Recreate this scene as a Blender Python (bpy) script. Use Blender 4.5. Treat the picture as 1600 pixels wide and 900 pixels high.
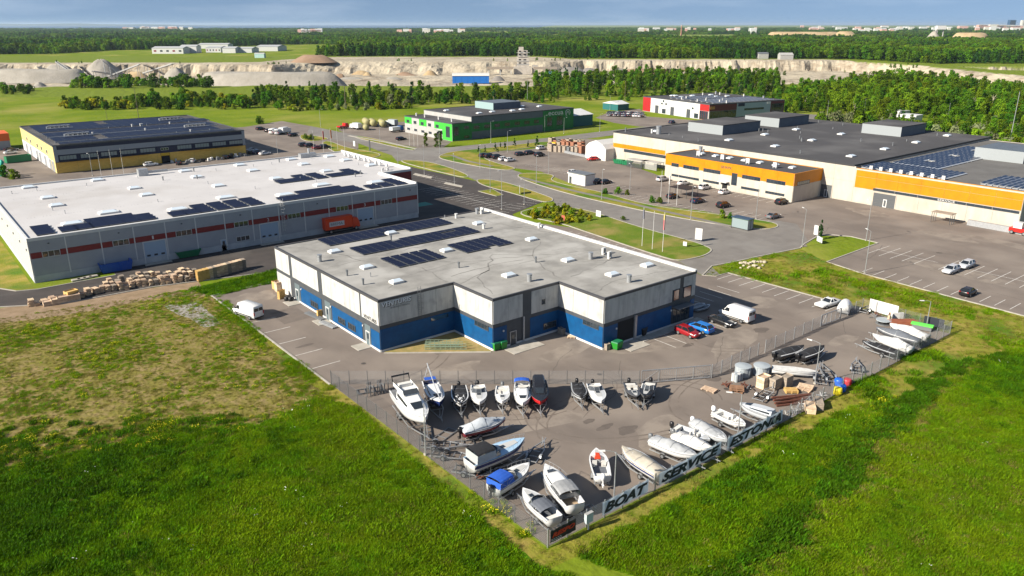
import bpy, bmesh, math, random
from mathutils import Vector, Matrix, noise
R = math.radians
rnd = random.Random(7)
for o_ in list(bpy.data.objects): bpy.data.objects.remove(o_)
scn = bpy.context.scene
COL = scn.collection

# ------------------------------------------------------------------ camera, sky, sun, exposure
CAM_X, CAM_Y, CAM_Z = -52.12, -96.11, 46.5      # world axes run along the street grid; origin = corner of the blue warehouse
F_PX, HORIZ, YAW = 1220.0, 38.0, 38.8
PITCH = math.atan((450 - HORIZ) / F_PX)
cam = bpy.data.cameras.new('camera'); cam_ob = bpy.data.objects.new('camera', cam); COL.objects.link(cam_ob)
cam.sensor_width = 36.0; cam.lens = 36.0 * F_PX / 1600.0
cam.clip_start = 1.0; cam.clip_end = 120000
cam_ob.location = (CAM_X, CAM_Y, CAM_Z)
cam_ob.rotation_euler = (R(90) - PITCH, 0, R(-YAW))
scn.camera = cam_ob
HAZE = 0.00003
SUN_EL, SHADOW_DIR = R(30.5), R(-11.8)          # shadows fall towards this heading
world = bpy.data.worlds.new('World'); scn.world = world; world.use_nodes = True
nt = world.node_tree; bgn = nt.nodes['Background']
sky = nt.nodes.new('ShaderNodeTexSky'); sky.sky_type = 'NISHITA'; sky.sun_disc = False
sky.sun_elevation = SUN_EL
sky.sun_rotation = math.atan2(-math.cos(SHADOW_DIR), -math.sin(SHADOW_DIR))
sky.air_density = 1.15; sky.dust_density = 0.1; sky.ozone_density = 1.0; sky.altitude = 50
tcw = nt.nodes.new('ShaderNodeTexCoord'); lift = nt.nodes.new('ShaderNodeVectorMath'); lift.operation = 'ADD'; lift.inputs[1].default_value = (0, 0, .34); nrmv = nt.nodes.new('ShaderNodeVectorMath'); nrmv.operation = 'NORMALIZE'
nt.links.new(tcw.outputs['Generated'], lift.inputs[0]); nt.links.new(lift.outputs[0], nrmv.inputs[0]); nt.links.new(nrmv.outputs[0], sky.inputs[0])   # deep clear blue down to the horizon, as in the photograph
cn = nt.nodes.new('ShaderNodeTexNoise'); cn.inputs['Scale'].default_value = 5.0; cn.inputs['Detail'].default_value = 6; cmp_ = nt.nodes.new('ShaderNodeMapping'); cmp_.inputs['Scale'].default_value = (1, 1, 7); nt.links.new(tcw.outputs['Generated'], cmp_.inputs['Vector']); nt.links.new(cmp_.outputs[0], cn.inputs['Vector'])
cr = nt.nodes.new('ShaderNodeMapRange'); cr.inputs[1].default_value = .48; cr.inputs[2].default_value = .78; cr.inputs[4].default_value = .16; nt.links.new(cn.outputs[0], cr.inputs[0])
cm = nt.nodes.new('ShaderNodeMix'); cm.data_type = 'RGBA'; cm.inputs[7].default_value = (11.0, 11.5, 12.0, 1); nt.links.new(cr.outputs[0], cm.inputs[0]); nt.links.new(sky.outputs[0], cm.inputs[6])   # thin veils of cloud over the whole sky
nt.links.new(cm.outputs[2], bgn.inputs[0]); bgn.inputs[1].default_value = 0.064
sl = bpy.data.lights.new('sun', 'SUN'); sl.energy = 5.0; sl.angle = R(0.53); sl.color = (1.0, 0.92, 0.79)
so = bpy.data.objects.new('sun', sl); COL.objects.link(so)
sd = Vector((math.cos(SHADOW_DIR) * math.cos(SUN_EL), math.sin(SHADOW_DIR) * math.cos(SUN_EL), -math.sin(SUN_EL)))
so.rotation_euler = sd.to_track_quat('-Z', 'Y').to_euler(); so.location = (0, 0, 200)
scn.view_settings.view_transform = 'Standard'; scn.view_settings.look = 'None'
scn.view_settings.exposure = 1.12; scn.view_settings.gamma = 1.0
try: scn.view_settings.use_curve_mapping = False
except Exception: pass

def G(px, py, z=0.0):
    """ground point (at height z) seen at pixel px,py of the 1600x900 photograph"""
    x = (px - 800) / F_PX; y = (450 - py) / F_PX; c, s = math.cos(PITCH), math.sin(PITCH)
    dx, dy, dz = x, c + y * s, -s + y * c
    t = (z - CAM_Z) / dz; X, Y = dx * t, dy * t
    a = R(-YAW); return (CAM_X + X * math.cos(a) - Y * math.sin(a), CAM_Y + X * math.sin(a) + Y * math.cos(a))
def GP(*pts): return [G(*p) for p in pts]
def Q(p, z=0.0): return Vector((p[0], p[1], z))

# ------------------------------------------------------------------ objects
def tag(o, label=None, cat=None, group=None, kind=None):
    if label: o['label'] = label
    if cat: o['category'] = cat
    if group: o['group'] = group
    if kind: o['kind'] = kind
    return o
def link(name, mesh, parent=None, loc=(0, 0, 0), rz=0.0, scale=None):
    o = bpy.data.objects.new(name, mesh); COL.objects.link(o)
    o.location = loc
    if rz: o.rotation_euler = (0, 0, rz)
    if scale is not None: o.scale = scale if hasattr(scale, '__len__') else (scale,) * 3
    if parent is not None: o.parent = parent
    return o
def empty(name, loc=(0, 0, 0), rz=0.0, label=None, cat=None, group=None):
    o = link(name, None, None, (loc[0], loc[1], loc[2] if len(loc) > 2 else 0.0), rz); o.empty_display_size = 0.3
    return tag(o, label, cat, group)
def copy_tree(o, parent=None):
    c = o.copy(); COL.objects.link(c); c.parent = parent
    for ch in o.children: copy_tree(ch, c)
    return c

class MB:
    def __init__(s): s.v = []; s.f = []; s.mi = []; s.m = 0; s.sm = []; s.smooth = False
    def face(s, idx): s.f.append(idx); s.mi.append(s.m); s.sm.append(s.smooth)
    def add(s, vs, fs):
        n = len(s.v); s.v += [tuple(p) for p in vs]
        for f in fs: s.face([i + n for i in f])
        return s
    def quad(s, a, b, c, d): return s.add([a, b, c, d], [(0, 1, 2, 3)])
    def box(s, x0, x1, y0, y1, z0, z1):
        return s.add([(x0,y0,z0),(x1,y0,z0),(x1,y1,z0),(x0,y1,z0),(x0,y0,z1),(x1,y0,z1),(x1,y1,z1),(x0,y1,z1)],
              [(0,3,2,1),(4,5,6,7),(0,1,5,4),(1,2,6,5),(2,3,7,6),(3,0,4,7)])
    def bar(s, a, b, w, h=None, up=(0, 0, 1)):
        h = h or w; a = Vector(a); b = Vector(b); d = (b - a).normalized(); up = Vector(up)
        if abs(d.dot(up)) > .98: up = Vector((1, 0, 0))
        r = d.cross(up).normalized() * (w / 2); u = r.cross(d).normalized() * (h / 2)
        return s.add([a-r-u, a+r-u, a+r+u, a-r+u, b-r-u, b+r-u, b+r+u, b-r+u],
              [(0,3,2,1),(4,5,6,7),(0,1,5,4),(1,2,6,5),(2,3,7,6),(3,0,4,7)])
    def tube(s, pts, rad, n=6, cap=True):
        pts = [Vector(p) for p in pts]; rad = rad if hasattr(rad, '__len__') else [rad] * len(pts); rings = []
        base = len(s.v)
        for i, p in enumerate(pts):
            d = (pts[min(i+1, len(pts)-1)] - pts[max(i-1, 0)]).normalized()
            up = Vector((0, 0, 1)) if abs(d.z) < .95 else Vector((1, 0, 0))
            r = d.cross(up).normalized(); u = r.cross(d).normalized()
            for k in range(n):
                a = 2 * math.pi * k / n; s.v.append(tuple(p + (r * math.cos(a) + u * math.sin(a)) * rad[i]))
        for i in range(len(pts) - 1):
            for k in range(n):
                s.face([base+i*n+k, base+(i+1)*n+k, base+(i+1)*n+(k+1) % n, base+i*n+(k+1) % n])
        if cap:
            s.face([base+k for k in range(n)]); s.face([base+(len(pts)-1)*n+k for k in reversed(range(n))])
        return s
    def prism(s, poly, z0, z1):
        n = len(poly)
        vs = [(x, y, z0) for x, y in poly] + [(x, y, z1) for x, y in poly]
        fs = [tuple(reversed(range(n))), tuple(range(n, 2*n))] + [(i, (i+1) % n, n+(i+1) % n, n+i) for i in range(n)]
        return s.add(vs, fs)
    def loft(s, rings, close=True, caps=(True, True)):
        n = len(rings[0]); b = len(s.v)
        for r in rings: s.v += [tuple(p) for p in r]
        for i in range(len(rings) - 1):
            for k in range(n if close else n - 1):
                k2 = (k + 1) % n
                s.face([b+i*n+k, b+i*n+k2, b+(i+1)*n+k2, b+(i+1)*n+k])
        if caps[0]: s.face([b+k for k in reversed(range(n))])
        if caps[1]: s.face([b+(len(rings)-1)*n+k for k in range(n)])
        return s
    def mesh(s, name, mats):
        me = bpy.data.meshes.new(name); me.from_pydata(s.v, [], s.f)
        for m in (mats if isinstance(mats, (list, tuple)) else [mats]): me.materials.append(m)
        me.polygons.foreach_set('material_index', s.mi); me.polygons.foreach_set('use_smooth', s.sm)
        me.update()
        bm = bmesh.new(); bm.from_mesh(me); bmesh.ops.recalc_face_normals(bm, faces=bm.faces); bm.to_mesh(me); bm.free()
        return me
    def build(s, name, mats, parent=None, loc=(0, 0, 0), rz=0.0): return link(name, s.mesh(name, mats), parent, loc, rz)

def boxmesh(name, m, x0, x1, y0, y1, z0, z1): return MB().box(x0, x1, y0, y1, z0, z1).mesh(name, m)
def sheet(name, poly, z, m, parent=None, jitter=0.0, step=0.0, label=None):
    """flat ground polygon (earcut), optional uneven border"""
    pts = [Vector((p[0], p[1])) for p in poly]
    if step:
        out = []
        for i, p in enumerate(pts):
            q = pts[(i+1) % len(pts)]; n = max(1, int((q-p).length / step))
            for k in range(n):
                w = p.lerp(q, k / n)
                if jitter:
                    w = w + Vector((noise.noise(Vector((w.x*.15, w.y*.15, 1.0))) + .6*noise.noise(Vector((w.x*.6, w.y*.6, 3.0))),
                                    noise.noise(Vector((w.x*.15, w.y*.15, 9.0))) + .6*noise.noise(Vector((w.x*.6, w.y*.6, 5.0))))) * jitter
                out.append(w)
        pts = out
    from mathutils.geometry import tessellate_polygon
    tris = tessellate_polygon([[Vector((p.x, p.y, 0)) for p in pts]])
    me = bpy.data.meshes.new(name); me.from_pydata([(p.x, p.y, z) for p in pts], [], [tuple(t) for t in tris]); me.materials.append(m)
    bm = bmesh.new(); bm.from_mesh(me)
    for f in bm.faces:
        if f.normal.z < 0: f.normal_flip()
    bm.to_mesh(me); bm.free()
    o = link(name, me, parent); 
    if parent is None: tag(o, kind='structure', label=label)
    return o
def inpoly(x, y, poly):
    c = False; n = len(poly); j = n - 1
    for i in range(n):
        xi, yi = poly[i]; xj, yj = poly[j]
        if (yi > y) != (yj > y) and x < (xj - xi) * (y - yi) / (yj - yi + 1e-12) + xi: c = not c
        j = i
    return c
def scatter(poly, n, r=rnd, avoid=(), mind=0.0, tries=30):
    xs = [p[0] for p in poly]; ys = [p[1] for p in poly]; out = []; cell = {}
    k = 0
    while len(out) < n and k < n * tries:
        k += 1; x = r.uniform(min(xs), max(xs)); y = r.uniform(min(ys), max(ys))
        if not inpoly(x, y, poly) or any(inpoly(x, y, a) for a in avoid): continue
        if mind:
            c = (int(x // mind), int(y // mind))
            if any((x-a)**2 + (y-b)**2 < mind*mind for i in (-1, 0, 1) for j in (-1, 0, 1) for a, b in cell.get((c[0]+i, c[1]+j), ())): continue
            cell.setdefault(c, []).append((x, y))
        out.append((x, y))
    return out

# ------------------------------------------------------------------ materials
MATS = {}
def mat(name, col, rough=.75, metal=0.0, col2=None, scale=1.0, stretch=(1, 1, 1), bump=0.0, bscale=None, obj=False, spec=.4, detail=4.0, contrast=(.35, .65), rand=0.0, col3=None, scale3=.1, c3=(.5, .65)):
    if name in MATS: return MATS[name]
    m = bpy.data.materials.new(name); m.use_nodes = True; t = m.node_tree; N = t.nodes; L = t.links
    b = N['Principled BSDF']; b.inputs['Base Color'].default_value = (*col, 1); b.inputs['Roughness'].default_value = rough
    b.inputs['Metallic'].default_value = metal; b.inputs['Specular IOR Level'].default_value = spec
    if obj: tc = N.new('ShaderNodeTexCoord'); src = tc.outputs['Object']
    else: ge = N.new('ShaderNodeNewGeometry'); src = ge.outputs['Position']
    mp = N.new('ShaderNodeMapping'); mp.inputs['Scale'].default_value = stretch; L.new(src, mp.inputs['Vector'])
    cur = None
    if col2 is not None:
        nz = N.new('ShaderNodeTexNoise'); nz.inputs['Scale'].default_value = scale; nz.inputs['Detail'].default_value = detail; nz.inputs['Roughness'].default_value = .62
        L.new(mp.outputs[0], nz.inputs['Vector'])
        mr = N.new('ShaderNodeMapRange'); mr.inputs[1].default_value, mr.inputs[2].default_value = contrast; L.new(nz.outputs[0], mr.inputs[0])
        mx = N.new('ShaderNodeMix'); mx.data_type = 'RGBA'; mx.inputs[6].default_value = (*col, 1); mx.inputs[7].default_value = (*col2, 1)
        L.new(mr.outputs[0], mx.inputs[0]); cur = mx.outputs[2]
    if col3 is not None:
        nz = N.new('ShaderNodeTexNoise'); nz.inputs['Scale'].default_value = scale3; nz.inputs['Detail'].default_value = 5; L.new(src, nz.inputs['Vector'])
        mr = N.new('ShaderNodeMapRange'); mr.inputs[1].default_value, mr.inputs[2].default_value = c3; L.new(nz.outputs[0], mr.inputs[0])
        mx = N.new('ShaderNodeMix'); mx.data_type = 'RGBA'; mx.inputs[7].default_value = (*col3, 1)
        if cur: L.new(cur, mx.inputs[6])
        else: mx.inputs[6].default_value = (*col, 1)
        L.new(mr.outputs[0], mx.inputs[0]); cur = mx.outputs[2]
    if rand:
        oi = N.new('ShaderNodeObjectInfo'); mr = N.new('ShaderNodeMapRange'); mr.inputs[3].default_value = 1 - rand; mr.inputs[4].default_value = 1 + rand
        L.new(oi.outputs['Random'], mr.inputs[0])
        hs = N.new('ShaderNodeHueSaturation'); L.new(mr.outputs[0], hs.inputs['Value'])
        mr2 = N.new('ShaderNodeMapRange'); mr2.inputs[3].default_value = .5 - rand * .06; mr2.inputs[4].default_value = .5 + rand * .03; L.new(oi.outputs['Random'], mr2.inputs[0]); L.new(mr2.outputs[0], hs.inputs['Hue'])
        if cur: L.new(cur, hs.inputs['Color'])
        else: hs.inputs['Color'].default_value = (*col, 1)
        cur = hs.outputs[0]
    if cur: L.new(cur, b.inputs['Base Color'])
    if bump:
        nb = N.new('ShaderNodeTexNoise'); nb.inputs['Scale'].default_value = bscale or scale * 3; nb.inputs['Detail'].default_value = 5; L.new(src, nb.inputs['Vector'])
        bp = N.new('ShaderNodeBump'); bp.inputs['Strength'].default_value = 1.0; bp.inputs['Distance'].default_value = bump; L.new(nb.outputs[0], bp.inputs['Height']); L.new(bp.outputs[0], b.inputs['Normal'])
    MATS[name] = m; return m
def glass(name, col=(.02, .03, .04), rough=.06):
    m = mat(name, col, rough, 0, spec=.9); return m
def leafmat(name, c1, c2, trans=.3, scale=.25, rand=.3):
    m = mat(name, c1, .85, col2=c2, scale=scale, rand=rand, spec=.04); t = m.node_tree; N = t.nodes; L = t.links
    b = N['Principled BSDF']; tr = N.new('ShaderNodeBsdfTranslucent'); ms = N.new('ShaderNodeMixShader'); ms.inputs[0].default_value = trans
    src = b.inputs['Base Color'].links[0].from_socket; L.new(src, tr.inputs[0])
    L.new(b.outputs[0], ms.inputs[1]); L.new(tr.outputs[0], ms.inputs[2]); L.new(ms.outputs[0], N['Material Output'].inputs[0]); return m

m_asph = mat('asphalt_worn', (.172, .142, .120), .9, col2=(.135, .112, .096), scale=.16, stretch=(1, .45, 1), contrast=(.38, .62), detail=8, col3=(.205, .172, .145), scale3=.075, c3=(.47, .66), bump=.01, bscale=9, spec=.25)
m_asphroad = mat('asphalt_road', (.180, .165, .150), .9, col2=(.145, .132, .120), scale=.3, col3=(.20, .188, .172), scale3=.06, c3=(.5, .7), bump=.01, bscale=9, spec=.25)
m_asphdark = mat('asphalt_fresh', (.060, .050, .045), .88, col2=(.042, .037, .035), scale=.3, col3=(.075, .066, .06), scale3=.12, c3=(.52, .7), bump=.01, bscale=9, spec=.3)
m_paint = mat('road_paint', (.62, .60, .56), .8, col2=(.45, .43, .40), scale=1.5)
m_kerb = mat('kerb_concrete', (.36, .33, .29), .9, col2=(.28, .26, .22), scale=.8)
m_white = mat('white_paint', (.56, .555, .54), .5, col2=(.50, .495, .48), scale=.6, obj=True)
m_conc = mat('concrete_panel', (.43, .425, .405), .9, col2=(.285, .28, .27), scale=1.1, stretch=(1, 1, .13), contrast=(.44, .74), detail=8, bump=.006, bscale=6, col3=(.25, .25, .245), scale3=.6, c3=(.54, .80))
m_darkgrey = mat('dark_grey_cladding', (.055, .06, .068), .6, col2=(.045, .05, .055), scale=1)
m_blue = mat('blue_cladding', (.003, .066, .185), .5, col2=(.003, .050, .145), scale=.9, spec=.25)
m_metal = mat('galvanised_steel', (.42, .43, .44), .45, .6, col2=(.34, .35, .36), scale=3)
m_steel = mat('grey_steel', (.20, .21, .22), .5, .5)
m_black = mat('black_plastic', (.012, .012, .013), .5)
m_rubber = mat('tyre_rubber', (.018, .018, .018), .85)
m_glass = glass('window_glass')
m_cglass = glass('car_glass', (.012, .015, .018), .04)
m_wood = mat('pale_wood', (.56, .43, .30), .85, col2=(.44, .32, .21), scale=2.0, rand=.25)
m_greywood = mat('weathered_wood', (.30, .25, .20), .9, col2=(.22, .18, .14), scale=2)
# ------------------------------------------------------------------ terrain
def V(X, Y):
    """metres right / ahead of the camera -> world"""
    a = R(-YAW); return (CAM_X + X * math.cos(a) - Y * math.sin(a), CAM_Y + X * math.sin(a) + Y * math.cos(a))
def VP(*pts): return [V(*p) for p in pts]
m_meadow = mat('meadow_grass', (.150, .190, .014), .95, col2=(.098, .150, .010), scale=.05, col3=(.25, .23, .06), scale3=.018, c3=(.5, .72), bump=.25, bscale=.7, spec=.04)
m_lush = mat('lush_grass', (.075, .175, .004), .95, col2=(.036, .095, .003), scale=.6, col3=(.145, .215, .006), scale3=.06, c3=(.45, .68), bump=.3, bscale=1.5, spec=.04)
m_verge = mat('mown_grass', (.165, .170, .018), .95, col2=(.27, .205, .055), scale=.22, col3=(.075, .135, .012), scale3=.09, c3=(.48, .62), bump=.1, bscale=3, spec=.1, contrast=(.42, .66))
m_drylot = mat('dry_lot_soil', (.235, .172, .080), .95, col2=(.138, .122, .026), scale=.42, col3=(.170, .150, .035), scale3=.9, c3=(.46, .60), bump=.2, bscale=1.6, spec=.1, contrast=(.40, .58), detail=8)
m_dirt = mat('dirt', (.27, .195, .13), .95, col2=(.20, .145, .09), scale=.5, bump=.05, bscale=4, spec=.04)
m_gravel = mat('grey_gravel', (.30, .28, .25), .95, col2=(.22, .205, .18), scale=.7, bump=.05, bscale=5, spec=.04)
m_lime = mat('limestone', (.34, .295, .225), .95, col2=(.165, .125, .085), scale=.06, stretch=(1, 1, 3.0), contrast=(.44, .70), bump=1.6, bscale=.2, spec=.1, col3=(.385, .335, .25), scale3=.02, c3=(.45, .6), detail=8)
m_sea = mat('sea_water', (.012, .05, .10), .25, spec=.5)
m_far = mat('far_shore', (.04, .07, .06), .95)

QX0, QX1, QY0, QY1 = -950, 700, 540, 1250
rings = [[(-15000, -900), (32000, -900), (QX1, QY0), (QX0, QY0)],
         [(32000, -900), (46000, 42000), (QX1, QY1), (QX1, QY0)],
         [(46000, 42000), (2200, 42000), (300, 11500), (-2600, 9100), (-15000, 8300), (QX0, QY1), (QX1, QY1)],
         [(-15000, 8300), (-15000, -900), (QX0, QY0), (QX0, QY1)]]
b_ = MB()
for r_ in rings:
    for tri in __import__('mathutils').geometry.tessellate_polygon([[Vector((x, y, 0)) for x, y in r_]]):
        b_.add([(*V(*r_[i]), 0.0) for i in tri], [(0, 1, 2)])
g_ = b_.build('ground', m_meadow); tag(g_, kind='structure')
bm = bmesh.new(); bm.from_mesh(g_.data)
for f in bm.faces:
    if f.normal.z < 0: f.normal_flip()
bm.to_mesh(g_.data); bm.free()
tag(MB().quad(*[(*V(x, y), -2.0) for x, y in ((-60000, 6000), (60000, 6000), (60000, 90000), (-60000, 90000))]).build('water', m_sea), kind='structure')
b_ = MB(); n_ = 40; row = []
for i in range(n_ + 1):
    X = -21000 + 12500 * i / n_; h = 78 * min(1, (1 - i / n_) * 2.2) * (.9 + .12 * math.sin(i * .7)) - 4
    row.append([(*V(X, 26000), -3), (*V(X, 27500), max(h, -2)), (*V(X, 29500), -3)])
b_.loft(row, close=False, caps=(False, False)); tag(b_.build('hills', m_far), kind='structure')

def sst(a, b, x):
    t = max(0.0, min(1.0, (x - a) / (b - a))); return t * t * (3 - 2 * t)
def lerp_tab(tab, x):
    if x <= tab[0][0]: return tab[0][1:]
    for (a, *va), (b, *vb) in zip(tab, tab[1:]):
        if x <= b:
            t = (x - a) / (b - a); return [p + (q - p) * t for p, q in zip(va, vb)]
    return tab[-1][1:]
QTAB = [(-950, 575, 995, 1004, 1040), (-420, 590, 985, 994, 1040), (-330, 640, 980, 992, 1060), (-290, 650, 960, 985, 1215), (-250, 640, 1000, 1065, 1225), (40, 640, 1030, 1080, 1225), (90, 650, 1092, 1104, 1140), (440, 680, 1085, 1104, 1135), (500, 720, 960, 985, 1010)]
def quarry_h(X, Y):
    nn = lambda s, o: noise.noise(Vector((X * s, Y * s, o)))
    yn, f0, f1, bare_end = lerp_tab(QTAB, X + 20 * nn(.012, 2))
    w = 10 * nn(.03, 4) + 5 * noise.noise(Vector((X * .075, Y * .01, 6))) + 4 * abs(noise.noise(Vector((X * .16, Y * .012, 31))))
    S = sst(yn + w, yn + 22 + w, Y) * (1 - sst(f0 + w, f1 + w, Y)) * (1 - sst(455 + w, 490 + w, X)) * sst(-930, -915, X)
    S2 = sst(870 + w, 880 + w, Y) * (1 - sst(938 + w, 948 + w, Y)) * sst(520 + w, 535 + w, X) * (1 - sst(640, 655, X))
    S = S if S < .45 else .45 + .55 * sst(.45, .8, S)
    h = -13.5 * max(S, S2 * .8) + (2.2*max(0, nn(.022, 40)) + 1.2*nn(.07, 44)) * (S > .9)
    gull = 1.8 * nn(.06, 11) + 1.0 * nn(.16, 14)
    mid = 4 * max(S, S2) * (1 - max(S, S2)); h += gull * mid * 1.8 + .5 * nn(.05, 20) * max(S, S2)
    bare = max(S > .02, S2 > .02) or (yn + 8 + w < Y < bare_end + w and X < 455 and X > -920)
    edge = min(X - QX0, QX1 - X, Y - QY0, QY1 - Y)
    return h * min(1, edge / 12.0), (1.0 if bare else 0.0)
nx_, ny_ = 470, 150; vs, bare = [], []
for j in range(ny_ + 1):
    for i in range(nx_ + 1):
        X = QX0 + (QX1 - QX0) * i / nx_; Y = QY0 + (QY1 - QY0) * j / ny_; h, bb = quarry_h(X, Y)
        vs.append((*V(X, Y), h)); bare.append(bb)
me = bpy.data.meshes.new('quarry_terrain'); me.from_pydata(vs, [], [(j*(nx_+1)+i, j*(nx_+1)+i+1, (j+1)*(nx_+1)+i+1, (j+1)*(nx_+1)+i) for j in range(ny_) for i in range(nx_)])
at = me.attributes.new('bare', 'FLOAT', 'POINT'); at.data.foreach_set('value', bare)
m_q = m_lime.copy(); m_q.name = 'quarry_ground'; t = m_q.node_tree; pb = t.nodes['Principled BSDF']
src_ = pb.inputs['Base Color'].links[0].from_socket
an = t.nodes.new('ShaderNodeAttribute'); an.attribute_name = 'bare'; mx = t.nodes.new('ShaderNodeMix'); mx.data_type = 'RGBA'; mx.inputs[6].default_value = (.125, .165, .014, 1)
t.links.new(an.outputs['Fac'], mx.inputs[0]); t.links.new(src_, mx.inputs[7]); t.links.new(mx.outputs[2], pb.inputs['Base Color'])
me.materials.append(m_q); tag(link('terrain', me), kind='structure')

# ---- ground sheets
LAWN = GP((805,335),(830,326),(870,322),(918,328),(1000,356),(1085,378),(1110,388),(1112,393),(1098,401),(1062,408),(1040,404),(905,359),(880,350))
YARD = [(-10.8, 41.9), (-10.8, -50.1), (74.1, -50.1), (73.6, -35.6), (73, -8.3), (69.5, -8.3), (67.8, -6), (71.9, 3.2), (73.8, 38), (68.3, 51), (50, 50), (47, 37), (3, 37.2), (2, 42.3)]
DARK = [(-75, 66), (-60, 63.5), (-41.6, 58.8), (-32.6, 53.8), (-17.5, 53.6), (3.8, 48.6), (50, 50.5), (68.3, 51.5), (71.5, 57.5), (84, 62.5), (88.5, 64), (91, 98), (89, 128), (88.5, 139.3), (80, 144), (61, 140), (61, 89), (50.8, 89), (50.8, 70.05), (-21.3, 70.05), (-21.3, 66), (-34.7, 65.6), (-38, 66.6), (-40.5, 70.9), (-46, 74), (-75, 76)]
RMAIN = GP((600,232),(645,240),(626,250),(640,254),(700,262),(743,282),(775,283),(860,310),(868,318),(850,331),(918,328),(1000,356),(1085,378),(1112,393),(1098,402),(1060,408)) + [(68, -6), (71, -8)] + GP((1112,417),(1170,405),(1250,388),(1262,375),(1245,350),(1215,345),(1150,350),(1060,335),(900,300),(815,270),(790,262),(733,255),(690,243),(720,230))
RNORTH = GP((598,226),(620,230),(662,235),(734,227),(800,221),(860,215),(935,206),(1000,199),(1060,193),(1110,190),(1110,196),(1060,198),(960,211),(915,217),(860,221),(770,231),(704,238),(685,245),(620,252))
RWEST = GP((485,197),(541,208),(600,221),(660,234),(640,252),(598,238),(560,224),(512,217),(480,208))
YLOT = GP((-60,236),(-60,305),(100,292),(560,243),(560,224),(512,216),(498,206),(485,197),(440,189),(385,198),(300,205),(60,222),(30,233))
GLOT = GP((541,209),(528,203),(545,196),(620,191),(645,189),(705,222),(690,232),(662,233),(600,221))
RLOT = GP((930,184),(950,176),(1000,170),(1010,182),(1112,190),(1095,197),(1000,198),(960,192))
OLOT = GP((748,247),(765,238),(830,233),(870,226),(915,217),(960,220),(962,250),(1040,278),(1240,305),(1285,303),(1620,360),(1800,400),(1800,550),(1600,494),(1350,428.5),(1292,409),(1372,380),(1330,370),(1280,368),(1250,388),(1205,365),(1215,352),(1100,330),(1000,318),(900,290),(845,268),(806,263),(775,256))
RFAR = GP((1228,176),(1300,181),(1330,190),(1290,190),(1228,187))
roads = []
for nm, poly, z, m in (('road_asphalt', RMAIN, .020, m_asphroad), ('road_asphalt', RNORTH, .026, m_asphroad), ('road_asphalt', RWEST, .032, m_asphroad), ('parking_asphalt', YLOT, .014, m_asph),
                       ('parking_asphalt', GLOT, .017, m_asph), ('parking_asphalt', RLOT, .011, m_asph), ('parking_asphalt', OLOT, .014, m_asph), ('road_asphalt', RFAR, .010, m_asphroad),
                       ('yard_asphalt', YARD, .024, m_asph), ('parking_asphalt', DARK, .036, m_asphdark)):
    roads.append(sheet(nm, poly, z, m))
yard_o, dark_o, olot_o = roads[8], roads[9], roads[6]
# field sheets
LUSH_L = GP((-260, 745), (0, 735), (250, 680), (420, 660), (500, 622), (560, 640), (680, 750), (835, 885)) + [(-8, -62), (-9, -110), (-110, -110)]
LUSH_R = [(-6, -62)] + GP((900, 868), (1100, 760), (1230, 692), (1330, 635), (1400, 630), (1480, 570), (1600, 545)) + [(120, -70), (120, -160), (-9, -160)]
VERGE = GP((400,480),(523,606),(853,860),(1482,523),(1350,484),(1100,431),(1112,417),(1250,389),(1292,410),(1600,496),(1800,560),(1800,640),(1600,560),(1400,650),(1230,700),(1100,775),(845,895),(560,660),(500,640),(430,565),(330,480))
DRY = GP((-200, 530), (0, 497), (300, 452), (335, 466), (425, 545), (500, 610), (515, 640), (420, 672), (250, 692), (0, 745), (-260, 760))
DIRTS = GP((-160, 500), (0, 482), (240, 449), (310, 440), (330, 462), (250, 465), (120, 490), (0, 505), (-160, 525))
sheet('grass_verge', VERGE, .004, m_verge, jitter=.4, step=3)
sheet('dry_lot', DRY, .007, m_drylot, jitter=.8, step=2)
sheet('dirt_strip', DIRTS, .010, m_dirt, jitter=.4, step=2)
sheet('gravel_patch', GP((255,478),(310,470),(330,492),(345,508),(318,512),(300,500)), .013, m_gravel, jitter=.5, step=1)
sheet('field', LUSH_L, .006, m_lush, jitter=1.0, step=2)
sheet('field', LUSH_R, .005, m_lush, jitter=1.0, step=2)
sheet('grass_strip', GP((300,452),(432,424),(432,441),(333,463)), .012, m_lush, jitter=.25, step=1)
sheet('grass_verge', [(-75, 78), (-46, 75.5), (-40.8, 71.5), (-38, 67.4), (-35.2, 66.6), (-35.2, 140), (-75, 140)], .016, m_verge)

# ---- kerbs and raised grass islands
def kerb(name, line, w=.28, h=.13, closed=False, off=0.0, m=None):
    pts = [Vector((p[0], p[1])) for p in line]; n = len(pts); L_, R_ = [], []
    for i, p in enumerate(pts):
        a = pts[i-1] if (i or closed) else p; b = pts[(i+1) % n] if (i < n-1 or closed) else p
        d = (b - a).normalized(); nrm = Vector((-d.y, d.x)); L_.append(p + nrm * (off + w/2)); R_.append(p + nrm * (off - w/2))
    mb = MB(); rg = [[(l.x, l.y, 0), (l.x, l.y, h), (r.x, r.y, h), (r.x, r.y, 0)] for l, r in zip(L_, R_)]
    if closed: rg.append(rg[0])
    mb.loft(rg, caps=(not closed, not closed)); return tag(mb.build(name, m or m_kerb), kind='structure')
def smooth_line(pts, k=2, closed=True):
    for _ in range(k):
        out = []; n = len(pts)
        for i in range(n if closed else n - 1):
            a, b = pts[i], pts[(i+1) % n]; out += [(a[0]*.75+b[0]*.25, a[1]*.75+b[1]*.25), (a[0]*.25+b[0]*.75, a[1]*.25+b[1]*.75)]
        if not closed: out = [pts[0]] + out + [pts[-1]]
        pts = out
    return pts
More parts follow.
